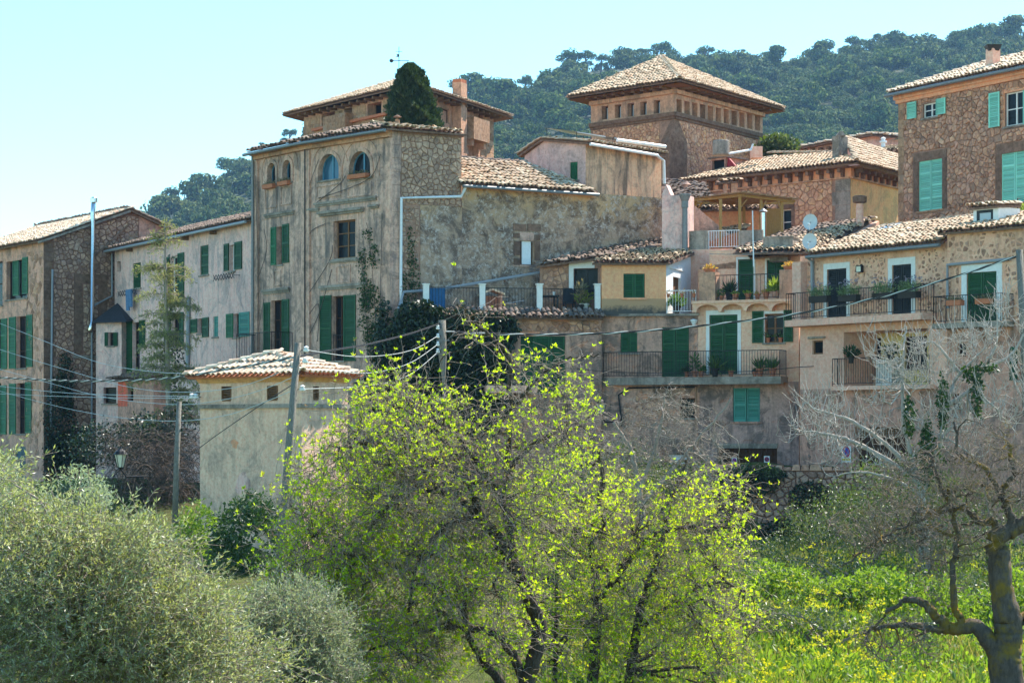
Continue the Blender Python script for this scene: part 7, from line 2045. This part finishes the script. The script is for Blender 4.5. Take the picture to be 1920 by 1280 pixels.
# ================================================================ cypress and garden tree between the roofs
t = thing('cypress', 'dense dark pointed cypress in front of the loggia palace', 'tree', P(776, 270, 89))
n = 26000
hh = NR.uniform(0, 1, n) ** .85; a = NR.uniform(0, 6.283, n)
prof = np.interp(hh, [0, .25, .5, .75, .92, 1], [1.0, .93, .74, .54, .34, .06])
lump = 1 + .13 * np.sin(a * 5 + hh * 17) + .12 * np.sin(a * 8 - hh * 37) + .10 * np.sin(a * 13 + hh * 53)
rr = prof * lump * np.where(NR.uniform(0, 1, n) < .75, NR.uniform(.86, 1.04, n), NR.uniform(.3, .9, n)) * 53 * 89 / F
cx0 = (777 - 8 * hh - 960) / F * 89
zb0, zt0_ = (HV - 290) / F * 89, (HV - 124) / F * 89
pos = np.stack([cx0 + rr * np.cos(a), 89 + rr * np.sin(a), zb0 + (zt0_ - zb0) * hh], -1)
d = np.stack([np.cos(a) * .5, np.sin(a) * .5, np.full(n, .9)], -1) + NR.normal(scale=.35, size=(n, 3))
stuffpart(leaf_obj('crown', leaf_arrays(pos, d, .17, .075), M['lf_cyp'], t))
MB().tube([(cx0[0] * 0 + (777 - 960) / F * 89, 89, 2), ((773 - 960) / F * 89, 89, zt0_ - .4)], [.2, .04], 7).build('trunk', M['bk_trunk'], t)
t = thing('garden_tree', 'small leafy tree growing between the church block and the far pink house', 'tree', P(1460, 300, 101))
pp, _ = ell([(1460, 275, 34, 20), (1445, 285, 20, 18), (1480, 280, 16, 14)], 2600, 101, .8)
stuffpart(leaf_obj('crown', leaf_arrays(pp, NR.normal(size=pp.shape) + [0, 0, .4], .24, .12), M['lf_bank'], t))
MB().tube([P(1460, 330, 101), P(1458, 285, 101), P(1463, 262, 101)], [.14, .09, .03], 6).tube([P(1458, 295, 101), P(1478, 275, 101)], [.06, .02], 5).build('trunk', M['bk_trunk'], t)

# ================================================================ thin conifer by the pink house
t = thing('thin_conifer', 'thin see-through conifer with drooping yellow green sprays in front of the pink house', 'tree', P(310, 900, 82))
T = Tree(82)
T.limb([(322, 900), (318, 800), (313, 650), (311, 520), (309, 418)], .16, .02, 7, .02)
base = np.concatenate(T.N); br = []
for k in range(120):
    f = RNG.uniform(0, 1) ** 1.15; i = int(len(base) * (.14 + .84 * f)); p = base[min(i, len(base) - 1)]
    vv = HV - p[2] / p[1] * F
    L = np.interp(vv, [415, 500, 600, 690, 780, 840], [.35, 1.05, 1.25, 2.1, 2.0, .5]) * RNG.uniform(.45, 1.15)
    a = RNG.uniform(0, 6.283); sd = -1 if math.cos(a) < 0 else 1
    if vv > 590 and sd > 0: L *= .8
    d = np.array([math.cos(a), math.sin(a) * .8, 0])
    ts_ = np.linspace(0, 1, 7)[:, None]
    q = p + d * L * ts_; q[:, 2] += (.16 * L * np.sin(ts_[:, 0] * 2.2) - .22 * L * ts_[:, 0] ** 2)
    br.append(q)
br = np.array(br)
T.parts.append(tubes(br, np.full((len(br), 7), .018) * np.linspace(1, .3, 7)[None], 4))
T.N.append(br.reshape(-1, 3)); T.R.append(np.full(br.size // 3, .01))
bl = np.linalg.norm(br[:, -1] - br[:, 0], axis=1) ** 1.6
sp = T.sprout(br[NR.choice(len(br), 4000, p=bl / bl.sum()), NR.integers(1, 7, 4000)], 5400, .22, -.05, 4, .004, .15, 3, .25)
T.build('trunk', M['bk_twig'], t)
lv = twig_leaves(sp, 6, .075, .026, -.1, .9)
stuffpart(leaf_obj('foliage', lv, M['lf_con'], t))
pp, _ = ell([(320, 540, 7, 60), (325, 680, 20, 60)], 600, 82.6, .3)
stuffpart(leaf_obj('ivy_sleeve', leaf_arrays(pp, NR.normal(size=pp.shape), .12, .09), M['lf_ivy'], t))

# ================================================================ ivy and creepers
def ivy(wfun, ells, n, size, name, label, mat, omax=.35, cat_='ivy', per_skip=None):
    w = np.array([e[2] * e[3] for e in ells], float); idx = NR.choice(len(ells), n, p=w / w.sum())
    E = np.array([e[:4] for e in ells], float)[idx]
    a, r = NR.uniform(0, 2 * np.pi, n), np.sqrt(NR.uniform(0, 1, n))
    u, v = E[:, 0] + E[:, 2] * r * np.cos(a), E[:, 1] + E[:, 3] * r * np.sin(a)
    pos = np.array([tuple(wfun.at(x, y, .03 + RNG.random() ** 2 * omax)) for x, y in zip(u, v)])
    d = np.array(tuple(wfun.n))[None] * .35 + NR.normal(scale=.55, size=(n, 3)); d[:, 2] -= .45
    t = thing(name, label, cat_, tuple(pos[pos[:, 2].argmin()]))
    stuffpart(leaf_obj('leaves', leaf_arrays(pos, d, size, size * .8), mat, t))
    return t, pos
ivy(TW, [(790, 640, 70, 62), (850, 640, 110, 62), (745, 720, 50, 60), (830, 740, 130, 80), (920, 620, 50, 36), (790, 850, 120, 60), (785, 590, 46, 26), (880, 700, 80, 50), (728, 660, 24, 50)], 32000, .15, 'wall_ivy', 'mass of dark ivy covering the terrace wall below the white posts', M['lf_ivy'], .5)
t, pos = ivy(MR, [(700, 590, 22, 60), (684, 500, 8, 40), (712, 640, 26, 40), (704, 480, 10, 24), (690, 550, 14, 30), (694, 440, 8, 12)], 1500, .09, 'facade_creeper', 'climbing creeper on the right end of the arcaded facade', M['lf_bush'], .16, 'creeper')
ivy(MR.off(.12), [(722, 660, 15, 60), (706, 735, 30, 40), (729, 600, 8, 40)], 1500, .13, 'corner_ivy', 'dark ivy climbing round the right foot of the arcaded house', M['lf_ivy'], .4)
m = MB()
for pts in ([(700, 690), (690, 600), (684, 520), (678, 470)], [(712, 690), (706, 580), (700, 500), (694, 440), (690, 418)], [(720, 690), (716, 560), (718, 470), (719, 400)], [(577, 660), (575, 560), (574, 480), (575, 380), (600, 300)], [(575, 560), (620, 490), (626, 460)], [(575, 640), (600, 590), (625, 505)], [(575, 500), (582, 440), (612, 420)], [(576, 600), (600, 570), (598, 640)], [(600, 372), (660, 352), (700, 330), (716, 290)], [(592, 384), (640, 345), (650, 330)]):
    m.tube(cat([MR.at(x, y, .07) for x, y in pts], 5), .013, 4)
m.build('creeper_stem', M['bk_brown'], t)
m = MB()
for pts in ([(487, 660), (490, 540), (487, 440), (484, 330)], [(489, 520), (505, 470), (500, 430)], [(489, 620), (500, 560)]): m.tube(cat([ML.at(x, y, .12) for x, y in pts], 5), .013, 4)
m.build('creeper_stem', M['bk_brown'], t)
t, pos = ivy(WS, [(768, 470, 8, 50), (775, 520, 10, 40), (758, 540, 10, 30)], 420, .09, 'young_creeper', 'thin creeper climbing beside the white downpipe on the flank', M['lf_bush'], .12, 'creeper')
ivy(LS, [(110, 790, 30, 90), (120, 720, 16, 60), (150, 840, 60, 40), (98, 860, 20, 50)], 4200, .12, 'gable_ivy', 'dark ivy climbing the foot of the rubble gable at the left', M['lf_ivy'], .4)
ivy(GW, [(1400, 905, 64, 26), (1370, 940, 36, 50), (1350, 985, 30, 60), (1430, 890, 50, 14), (1520, 930, 40, 30), (1480, 1000, 60, 30)], 5200, .1, 'garden_wall_ivy', 'ivy hanging over the dry stone wall below the garage', M['lf_ivy'], .35)
ivy(GW.off(.1), [(1400, 877, 62, 8), (1450, 884, 20, 8)], 620, .09, 'wall_top_ivy', 'sunlit ivy fringe on top of the dry stone wall', M['lf_bank'], .4)  # paler leaf colour stands in for sun on this ivy

# ================================================================ bushes
def bush(ells, n, Y0, dY, size, mat, name, label, wid=.5, cat_='shrub', stems=0, up=.3, zmin=None):
    pp, _ = ell(ells, n, Y0, dY)
    rnd = NR.normal(size=pp.shape); rnd[:, 2] += up
    q_ = np.sin(pp[:, 0] * 2.9 + pp[:, 1] * 1.3) * np.sin(pp[:, 2] * 3.3 + pp[:, 0]) + .7 * np.sin(pp[:, 0] * 6.1 - pp[:, 2] * 5.2) * np.sin(pp[:, 1] * 5.1)
    pp = pp[q_ + NR.normal(scale=.25, size=len(pp)) > -.12]; rnd = rnd[:len(pp)]
    c = pp.mean(0); gz_ = float(ground_z(c[0], c[1]))
    pp = pp[pp[:, 2] > gz_ - .1]
    t = thing(name, label, cat_, (c[0], c[1], gz_))
    stuffpart(leaf_obj('foliage', leaf_arrays(pp, rnd[:len(pp)], size, size * wid, svar=.55), mat, t))
    m = MB()
    for k in range(max(3, stems)):
        e = pp[RNG.randrange(len(pp))]
        b = np.array([c[0] + RNG.uniform(-.4, .4), c[1] + RNG.uniform(-.3, .3), gz_ - .1])
        mid = (b + e) / 2 + np.array([RNG.uniform(-.2, .2), 0, .25])
        m.tube(cat([b, mid, e], 4), [.03] * 4 + [.018] * 4 + [.006], 4)
    m.build('stem', M['bk_twig'], t)
    return t
bush([(460, 1010, 66, 78), (430, 1060, 56, 60), (495, 1050, 42, 70), (470, 960, 50, 36), (460, 1100, 80, 36)], 11000, 57.5, 1.3, .12, M['lf_bush'], 'dark_bush', 'dense dark green bush against the foot of the utility hut', .6)
bush([(370, 985, 34, 44), (350, 1010, 30, 40), (385, 1020, 20, 30)], 1700, 54, .9, .11, M['lf_weed'], 'bright_bush', 'small bright green bush left of the dark bush at the hut', .6, stems=10)
bush([(145, 912, 58, 38), (115, 945, 56, 44), (182, 932, 36, 28)], 4600, 34, 1.2, .075, M['lf_olive2'], 'silver_shrub', 'silvery round topped shrub before the left stone house', .3, stems=14)
bush([(60, 945, 50, 40), (10, 905, 34, 60)], 1300, 30, 1.0, .07, M['lf_olive'], 'edge_shrub', 'yellow green leafy shrub at the left picture edge', .5, stems=10)
for a in (([(1560, 985, 90, 70), (1500, 1020, 60, 60)], 7000, 58, 1.6, .085, 'grey green scrub on the slope right of the ivy covered wall'),
          ([(1660, 925, 100, 70), (1620, 1000, 90, 70)], 8500, 55, 1.6, .085, 'tall grey green bramble mound under the pale bare fig'),
          ([(1760, 980, 90, 100), (1740, 900, 60, 60)], 7500, 52, 1.6, .085, 'bramble mound between the bare fig and the gnarled tree'),
          ([(1870, 1010, 90, 100), (1900, 1090, 60, 60)], 7500, 50, 1.6, .085, 'bramble mound behind the trunk of the gnarled tree'),
          ([(1560, 1080, 110, 46), (1660, 1090, 90, 40)], 6500, 50, 1.5, .085, 'low leafy mound at the upper edge of the meadow'),
          ([(1800, 1110, 90, 36), (1900, 1140, 60, 30)], 4800, 45, 1.3, .085, 'low leafy mound right of the meadow behind the gnarled trunk'),
          ([(1620, 1125, 130, 26), (1760, 1130, 120, 24)], 5200, 44, 1.0, .075, 'narrow strip of low scrub along the far edge of the flowering meadow'),
          ([(1420, 1060, 60, 50), (1440, 1110, 60, 30)], 4200, 50, 1.2, .085, 'leafy mound below the dry stone wall'),
          ([(1180, 880, 80, 50), (1260, 900, 80, 40), (1100, 900, 70, 50)], 6500, 66, 1.8, .09, 'scrub on the bank under the grimy house')):
    bush(a[0], a[1], a[2], a[3], a[4], M['lf_bank'], 'bank_shrub', a[5], .55, stems=14)
for a in (([(1470, 1105, 70, 40), (1430, 1080, 40, 30)], 3000, 46, 'bright leafy weeds below the ivy covered stone wall'),
          ([(1580, 1120, 90, 34), (1640, 1090, 50, 26)], 3600, 44, 'bright leafy weeds on the left edge of the bramble mounds'),
          ([(1730, 1120, 80, 36), (1690, 1095, 40, 24)], 3200, 42, 'bright leafy weeds between bare fig and gnarled tree'),
          ([(1860, 1130, 70, 40), (1910, 1100, 40, 40)], 2800, 40, 'bright leafy weeds just behind the gnarled trunk')):
    bush(a[0], a[1], a[2], 1.3, .11, M['lf_weed'], 'tall_weeds', a[3], .5, 'weeds', stems=16)
bush([(1500, 1165, 120, 26), (1690, 1175, 110, 22), (1400, 1150, 70, 26)], 5200, 38, 1.2, .075, M['lf_bank'], 'bank_shrub', 'dark low brambles crossing the middle of the meadow', .55, stems=14)
# brown bramble bank by the lantern
t = thing('bramble_thicket', 'tangle of bare brown brambles on the bank left of the hut', 'brambles', P(290, 960, 68))
T = Tree(70); n = 900
pp, _ = ell([(290, 880, 80, 80), (340, 850, 40, 80), (230, 840, 50, 40), (310, 940, 60, 40)], n, 70, 3)
d = NR.normal(size=(n, 3)); d[:, 2] = np.abs(d[:, 2]) * .8 + .2; d /= np.linalg.norm(d, axis=1)[:, None]
ts_ = np.linspace(0, 1, 7); L = NR.uniform(.6, 1.9, (n, 1))
a = pp[:, None] + d[:, None] * L[:, None] * ts_[None, :, None]; a[:, :, 2] -= .9 * L * ts_[None] ** 2
T.parts.append(tubes(a, np.full((n, 7), .013) * np.linspace(1, .4, 7)[None], 3))
T.N.append(a.reshape(-1, 3)); T.R.append(np.full(a.size // 3, .01))
T.sprout(a.reshape(-1, 3), 3500, .3, .1, 3, .005)
stuffpart(T.build('bramble_stems', M['bk_brown'], t))
pp, _ = ell([(200, 830, 80, 40), (270, 800, 30, 30), (330, 790, 30, 40), (260, 930, 60, 40)], 2600, 71, 2)
stuffpart(leaf_obj('bramble_leaves', leaf_arrays(pp, NR.normal(size=pp.shape), .12, .08), M['lf_ivy'], t))

# ================================================================ olive in the left foreground
def olive(ells, ns, Y0, dY, mat, label, trunk, lsize=.05, lwid=.013, L=.30, per=12, nb=200, lean=(.35, -.2, .55)):
    c = trunk[0]; t = thing('olive_tree', label, 'tree', P(*c))
    T = Tree(Y0)
    T.limb([(p[0], p[1], p[2] - Y0) for p in trunk], .16, .05, 9)
    tg, _ = ell(ells, nb, Y0, dY * .8)
    T.grow(tg, 8, 3.0, .6, .006, .05, .05, 5, cap=.012)
    base, _ = ell(ells, ns, Y0, dY)
    Nn, _r = T.nodes()
    near = base
    d = NR.normal(scale=.55, size=(ns, 3)) + np.array(lean)
    d /= np.linalg.norm(d, axis=1)[:, None]
    ts_ = np.linspace(0, 1, 4); ln = L * NR.uniform(.5, 1.3, (ns, 1)) * np.where(NR.uniform(0, 1, (ns, 1)) < .15, 1.8, 1)
    a = near[:, None] + d[:, None] * ln[:, None] * ts_[None, :, None]
    a[:, :, 2] -= .18 * ln * ts_[None] ** 2
    T.parts.append(tubes(a, np.full((ns, 4), .0022), 3))
    T.build('trunk', M['bk_twig'], t)
    lv = twig_leaves(a, per, lsize, lwid, .05, .9, .3, .0)
    stuffpart(leaf_obj('foliage', lv, mat, t))
    return t
olive([(40, 1090, 150, 125), (180, 1115, 170, 130), (310, 1185, 130, 90), (120, 1225, 260, 105), (340, 1255, 200, 64), (-10, 930, 36, 66), (240, 1035, 70, 46), (375, 1130, 32, 32), (120, 1000, 90, 40)], 7800, 18.5, 1.3, M['lf_olive'],
      'large olive tree filling the lower left foreground', [(260, 1690, 18.5), (250, 1450, 18.5), (220, 1250, 18.5), (200, 1100, 18.5)])
olive([(560, 1185, 84, 78), (520, 1235, 110, 66), (490, 1165, 46, 46), (610, 1260, 60, 60)], 4200, 21.5, .8, M['lf_olive2'],
      'smaller silvery olive right of the large one, beside the almond', [(560, 1540, 21.5), (555, 1350, 21.5), (560, 1200, 21.5)], .042, .011, .26, 15, 120, (0, -.1, .6))

# ================================================================ almond trees
def almond(T, ells, n1, n2, n3, lpt, mats, label, lsize, trunkmat, name='almond_tree', drp=.06):
    base0 = T.N[0][0]; t = thing(name, label, 'tree', tuple(base0))
    tg, _ = ell(ells, n1, T.Y0, 1.5); T.grow(tg, 9, 2.6, .65, .008, drp, .045, 6, cap=.022)
    tg, i2 = ell(ells, n2, T.Y0, 1.5); b2 = T.grow(tg, 7, .9, .6, .0045, drp, .06, 4, cap=.016)
    big = T.build('trunk', trunkmat, t)
    T.parts = []
    tg, i3 = ell(ells, n3, T.Y0, 1.5)
    b3 = T.grow(tg, 6, .34, .6, .0034, drp * .6, .07, 3, cap=.013)
    b4 = T.sprout(np.concatenate([b2[:, 2:].reshape(-1, 3), b3[::3, -1]]), int(n3 * .8), .5, .45, 6, .0036, .08, 3, .25)
    b3 = np.concatenate([b3, b4])
    T.build('twigs', M['bk_twig'], t)['kind'] = 'stuff'
    # leafiness follows the clump nearest each twig
    E = np.array([e[:4] for e in ells], float); lf = np.array([e[5] if len(e) > 5 else .8 for e in ells])
    def keep(b):
        e = b[:, -1]; u = e[:, 0] / e[:, 1] * F + 960; v = HV - e[:, 2] / e[:, 1] * F
        q = ((u[:, None] - E[None, :, 0]) / E[None, :, 2]) ** 2 + ((v[:, None] - E[None, :, 1]) / E[None, :, 3]) ** 2
        return b[NR.uniform(0, 1, len(b)) < lf[q.argmin(1)]]
    k3 = keep(b3)
    q_ = k3[:, -1]; cl = np.sin(q_[:, 0] * 5.3 + q_[:, 1] * 2) * np.sin(q_[:, 2] * 6.1 + q_[:, 1] * 3.1) + NR.normal(scale=.45, size=len(q_))
    k3 = k3[cl > -.35]
    lv = tufts(k3, lpt, 5, lsize, lsize * .40)
    stuffpart(leaf_obj('foliage', lv, mats[0], t))
    stuffpart(leaf_obj('spent_blossom', tufts(k3[::2], 1, 3, lsize * .5, lsize * .34), M['lf_blos'], t))
    return t
T = Tree(24.0)
T.limb([(972, 1475), (980, 1330), (988, 1275), (1013, 1185), (994, 1128), (974, 1078), (949, 1038), (915, 988), (898, 965)], .11, .052, 10)
T.limb([(898, 965), (862, 938), (825, 920), (786, 875), (735, 850), (684, 830), (630, 840)], .05, .012)
T.limb([(905, 972), (876, 900), (850, 850), (800, 790), (740, 760)], .038, .010)
T.limb([(966, 1060), (955, 990), (949, 965), (952, 875), (956, 800), (954, 729), (958, 672), (930, 640), (915, 627), (890, 606), (872, 585), (859, 572)], .048, .008)
T.limb([(950, 945), (915, 890), (876, 841), (853, 808), (820, 790)], .045, .012)
T.limb([(953, 905), (966, 864), (1005, 830), (1050, 808), (1090, 800)], .035, .010)
T.limb([(955, 770), (985, 735), (1020, 700), (1070, 672), (1120, 668)], .025, .008)
T.limb([(990, 1300), (966, 1235), (932, 1190), (885, 1178), (853, 1168), (830, 1150), (814, 1134)], .06, .02)
T.limb([(960, 1340), (938, 1280), (904, 1235), (880, 1190), (870, 1120)], .07, .025)
T.limb([(898, 965), (840, 985), (790, 1040), (770, 1120), (760, 1200)], .04, .01)
T.limb([(820, 920), (750, 930), (700, 980), (640, 1060)], .03, .008)
T.limb([(885, 1178), (800, 1180), (720, 1210), (640, 1230)], .03, .008)
almond(T, [(660, 960, 135, 130, 1.3, .9), (600, 1120, 95, 170, 1.4, 1.0), (760, 810, 130, 90, 1.1, .8), (840, 930, 150, 100, 1.4, .32), (790, 1080, 150, 120, 1.5, .75), (690, 1230, 160, 90, 1.5, 1), (1020, 700, 100, 50, .4, .6),
           (885, 620, 46, 46, .25, .6), (960, 820, 120, 90, .7, .45), (1080, 790, 60, 90, .5, .6), (715, 745, 70, 60, .6, .8), (920, 1150, 110, 110, .8, .8), (1000, 960, 90, 90, .7, .6)], 190, 1500, 8000, 2, (M['lf_alm'],), 'big almond tree in young yellow green leaf with a forked dark trunk', .040, M['bk_alm'])
T = Tree(29.0)
T.limb([(1100, 1400), (1110, 1290), (1120, 1130), (1110, 1010), (1130, 900), (1120, 840)], .09, .02)
T.limb([(1190, 1400), (1180, 1290), (1200, 1150), (1240, 1020), (1260, 930), (1290, 860)], .08, .02)
T.limb([(1040, 1400), (1040, 1290), (1045, 1100), (1050, 950)], .05, .012)
T.limb([(1120, 1130), (1180, 1050), (1230, 1000), (1330, 985), (1400, 1000)], .05, .012)
T.limb([(1195, 1180), (1280, 1120), (1350, 1090), (1400, 1110)], .04, .012)
almond(T, [(1070, 950, 110, 110, 1.1, .8), (1190, 970, 130, 70, 1.0, .65), (1140, 1090, 170, 110, 1.5, .7), (1310, 1000, 90, 110, 1.0, .75), (1330, 1150, 110, 80, 1, .8), (1050, 1210, 120, 90, 1, .9), (1385, 990, 30, 100, .4, .9), (1250, 1220, 150, 80, 1, .8), (960, 1100, 60, 120, .5, .8)],
       120, 1200, 5000, 2, (M['lf_alm2'],), 'bushy many stemmed almond tree right of the big forked one', .043, M['bk_alm'])
# bare tree in front of the grimy house
T = Tree(47.0)
T.limb([(1205, 1060), (1205, 1000), (1196, 900), (1180, 840), (1150, 790)], .10, .03)
T.limb([(1198, 920), (1225, 850), (1240, 790), (1246, 740)], .06, .015)
T.limb([(1200, 950), (1270, 870), (1320, 810), (1375, 745)], .06, .012)
t = thing('bare_tree', 'leafless twiggy fruit tree in front of the grimy house lower storey', 'tree', tuple(T.N[0][0]))
E_ = [(1230, 810, 70, 70), (1180, 850, 70, 50), (1310, 820, 60, 60), (1260, 760, 40, 40), (1330, 880, 60, 50)]
T.grow(ell(E_, 90, 47, 1)[0], 7, 2, .6, .008, -.05, .06, 5, cap=.02); T.grow(ell(E_, 900, 47, 1)[0], 6, 1, .6, .006, -.04, .07, 4, cap=.016); T.grow(ell(E_, 2200, 47, 1)[0], 4, .5, .6, .005, -.02, .08, 3)
T.build('trunk', M['bk_twig'], t)
# pale bare fig
T = Tree(52.0)
T.limb([(1740, 1180), (1735, 1060), (1728, 960), (1722, 900)], .16, .10)
T.limb([(1722, 905), (1660, 860), (1600, 828), (1545, 812), (1500, 806)], .085, .014)
T.limb([(1722, 900), (1670, 840), (1600, 790), (1540, 770), (1510, 755)], .07, .014)
T.limb([(1725, 910), (1700, 820), (1692, 740), (1694, 660), (1700, 610)], .075, .014)
T.limb([(1728, 930), (1760, 840), (1775, 760), (1800, 700), (1850, 650)], .075, .016)
T.limb([(1775, 760), (1830, 720), (1868, 640), (1868, 580)], .06, .014)
T.limb([(1728, 930), (1680, 900), (1620, 885), (1570, 890)], .05, .012)
T.limb([(1800, 700), (1770, 660), (1745, 640), (1720, 650)], .045, .012)
T.limb([(1850, 690), (1900, 660), (1935, 590)], .045, .012)
t = thing('bare_fig', 'pale leafless fig tree with upturned branch tips before the right houses', 'tree', tuple(T.N[0][0]))
E_ = [(1580, 790, 100, 60, 1.2), (1680, 680, 70, 70, 1), (1790, 680, 80, 70, 1.3), (1880, 610, 50, 70, 1), (1640, 850, 110, 40, 1), (1800, 780, 100, 60, 1.2), (1900, 740, 50, 70, 1)]
b1 = T.grow(ell(E_, 150, 52, 1.6)[0], 8, 2.2, .6, .012, -.16, .035, 5, cap=.02)
b2 = T.grow(ell(E_, 560, 52, 1.6)[0], 7, 1.0, .6, .007, -.18, .04, 4, cap=.018, rtip=.6)
nn_ = np.concatenate([b2[:, -1], b2[:, 4], b1[:, 5]])
T.sprout(nn_, 1300, .42, 1.1, 4, .0075, .08, 4, -.3)
T.build('trunk', M['bk_pale'], t)
pp, _ = ell([(1738, 850, 12, 60), (1768, 760, 9, 50), (1820, 700, 16, 14), (1832, 740, 10, 40), (1705, 780, 9, 40), (1850, 690, 20, 8)], 1500, 51.8, .3)
stuffpart(leaf_obj('ivy_sleeve', leaf_arrays(pp, NR.normal(size=pp.shape), .10, .08), M['lf_bush'], t))
# gnarled lichened tree, near right
T = Tree(22.0)
T.limb([(1905, 1500), (1898, 1380), (1890, 1290), (1884, 1240), (1890, 1200), (1889, 1156), (1877, 1100), (1874, 1044), (1866, 1012), (1885, 997), (1915, 984), (1945, 955), (1980, 900)], .2, .05, 12, .02)
T.limb([(1890, 1275), (1868, 1222), (1846, 1192), (1825, 1173), (1784, 1179), (1761, 1160), (1739, 1134), (1705, 1122), (1682, 1134), (1630, 1182)], .11, .010, 9)
T.limb([(1784, 1179), (1754, 1179), (1709, 1171), (1656, 1175), (1620, 1186)], .05, .012)
T.limb([(1880, 1003), (1896, 980), (1885, 942), (1874, 924), (1900, 890), (1890, 830)], .05, .02)
T.limb([(1868, 1003), (1862, 976), (1840, 980), (1810, 957), (1772, 957), (1712, 980), (1650, 1010), (1580, 1062)], .04, .008)
T.limb([(1800, 1176), (1802, 1160), (1791, 1137), (1787, 1062), (1795, 1010), (1784, 950), (1757, 897), (1740, 850)], .045, .016)
T.limb([(1885, 942), (1850, 880), (1800, 850), (1790, 790)], .035, .012)
T.limb([(1900, 1190), (1930, 1150), (1970, 1150)], .07, .05)
T.limb([(1795, 1010), (1750, 990), (1690, 1000), (1640, 1030)], .02, .006)
t = thing('gnarled_tree', 'near gnarled leafless tree with mustard lichen on its boughs, lower right', 'tree', tuple(T.N[0][0]))
E_ = [(1750, 905, 115, 62, 1.1), (1850, 870, 80, 80, 1.1), (1670, 985, 110, 55, 1), (1690, 1200, 90, 55, .6), (1780, 990, 100, 70, 1), (1895, 920, 55, 70, .9), (1760, 1080, 60, 60, .3)]
T.grow(ell(E_, 130, 22, 1.0)[0], 8, 1.2, .55, .006, .02, .05, 5, cap=.022)
T.build('trunk', M['bk_lich'], t); T.parts = []
T.grow(ell(E_, 1300, 22, 1.0)[0], 6, .6, .55, .0042, .0, .07, 4, cap=.016)
T.grow(ell(E_, 4200, 22, 1.0)[0], 4, .3, .55, .0034, .0, .08, 3, cap=.014)
stuffpart(T.build('twigs', M['bk_lt'], t))

# ================================================================ meadow
n = 46000
u = NR.uniform(950, 2050, n); Y = 1 / NR.uniform(1 / 62, 1 / 26, n)
x = (u - 960) / F * Y; z = ground_z(x, Y)
pos = np.stack([x, Y, z], -1)
pt = np.sin(x * 1.7 + Y * .9) + np.sin(x * .6 - Y * .5)
d = NR.normal(scale=.33, size=(n, 3)) + [0, 0, 1]
H = (.30 + .10 * pt[:, None]) * NR.uniform(.5, 1.3, (n, 1))
tag(leaf_obj('grass', leaf_arrays(pos, d, H, .022), M['lf_grass']), kind='stuff')
n = 1000
u = NR.uniform(1000, 2000, n); Y = 1 / NR.uniform(1 / 56, 1 / 27, n); x = (u - 960) / F * Y; z = ground_z(x, Y)
lv = []; fl = []
for k in range(n):
    s_ = RNG.uniform(.4, 1.0) * (1.7 if RNG.random() < .12 else 1)
    lv.append(tuft((x[k], Y[k], z[k] + .08), 30, .55 * s_, .9, .13, .055, .5))
    if RNG.random() < .08 + .3 * (math.sin(x[k] * .8 + Y[k] * .35) * math.sin(x[k] * .37 - Y[k] * .6) > .05):
        for q in range(4): fl.append(tuft((x[k] + RNG.gauss(0, .18), Y[k] + RNG.gauss(0, .18), z[k] + RNG.uniform(.45, .75) * s_), 9, .07, 1.2, .045, .04, .2))
tag(leaf_obj('meadow_weeds', np.concatenate(lv), M['lf_weed']), kind='stuff')
tag(leaf_obj('yellow_flowers', np.concatenate(fl), M['lf_yel']), kind='stuff')
# ================================================================ air
hz = MB().hexa([(-2500, -60, -60), (2500, -60, -60), (2500, 1600, -60), (-2500, 1600, -60), (-2500, -60, 230), (2500, -60, 230), (2500, 1600, 230), (-2500, 1600, 230)])
vm = bpy.data.materials.new('haze_air'); vm.use_nodes = True
for n in list(vm.node_tree.nodes):
    if n.type == 'BSDF_PRINCIPLED': vm.node_tree.nodes.remove(n)
pv = vm.node_tree.nodes.new('ShaderNodeVolumePrincipled')
pv.inputs['Color'].default_value = (*HAZE_COLOR, 1)
pv.inputs['Density'].default_value = HAZE_DENSITY
pv.inputs['Anisotropy'].default_value = 0.35
vm.node_tree.links.new(pv.outputs[0], vm.node_tree.nodes['Material Output'].inputs['Volume'])
tag(hz.build('haze', vm), kind='stuff')
print('BUILD %.1fs objects %d tris %d' % (time.time() - T0, len(bpy.data.objects), sum(sum(len(p.vertices) - 2 for p in m.polygons) if len(m.polygons) < 3000 else len(m.loops) // 2 for m in bpy.data.meshes)))
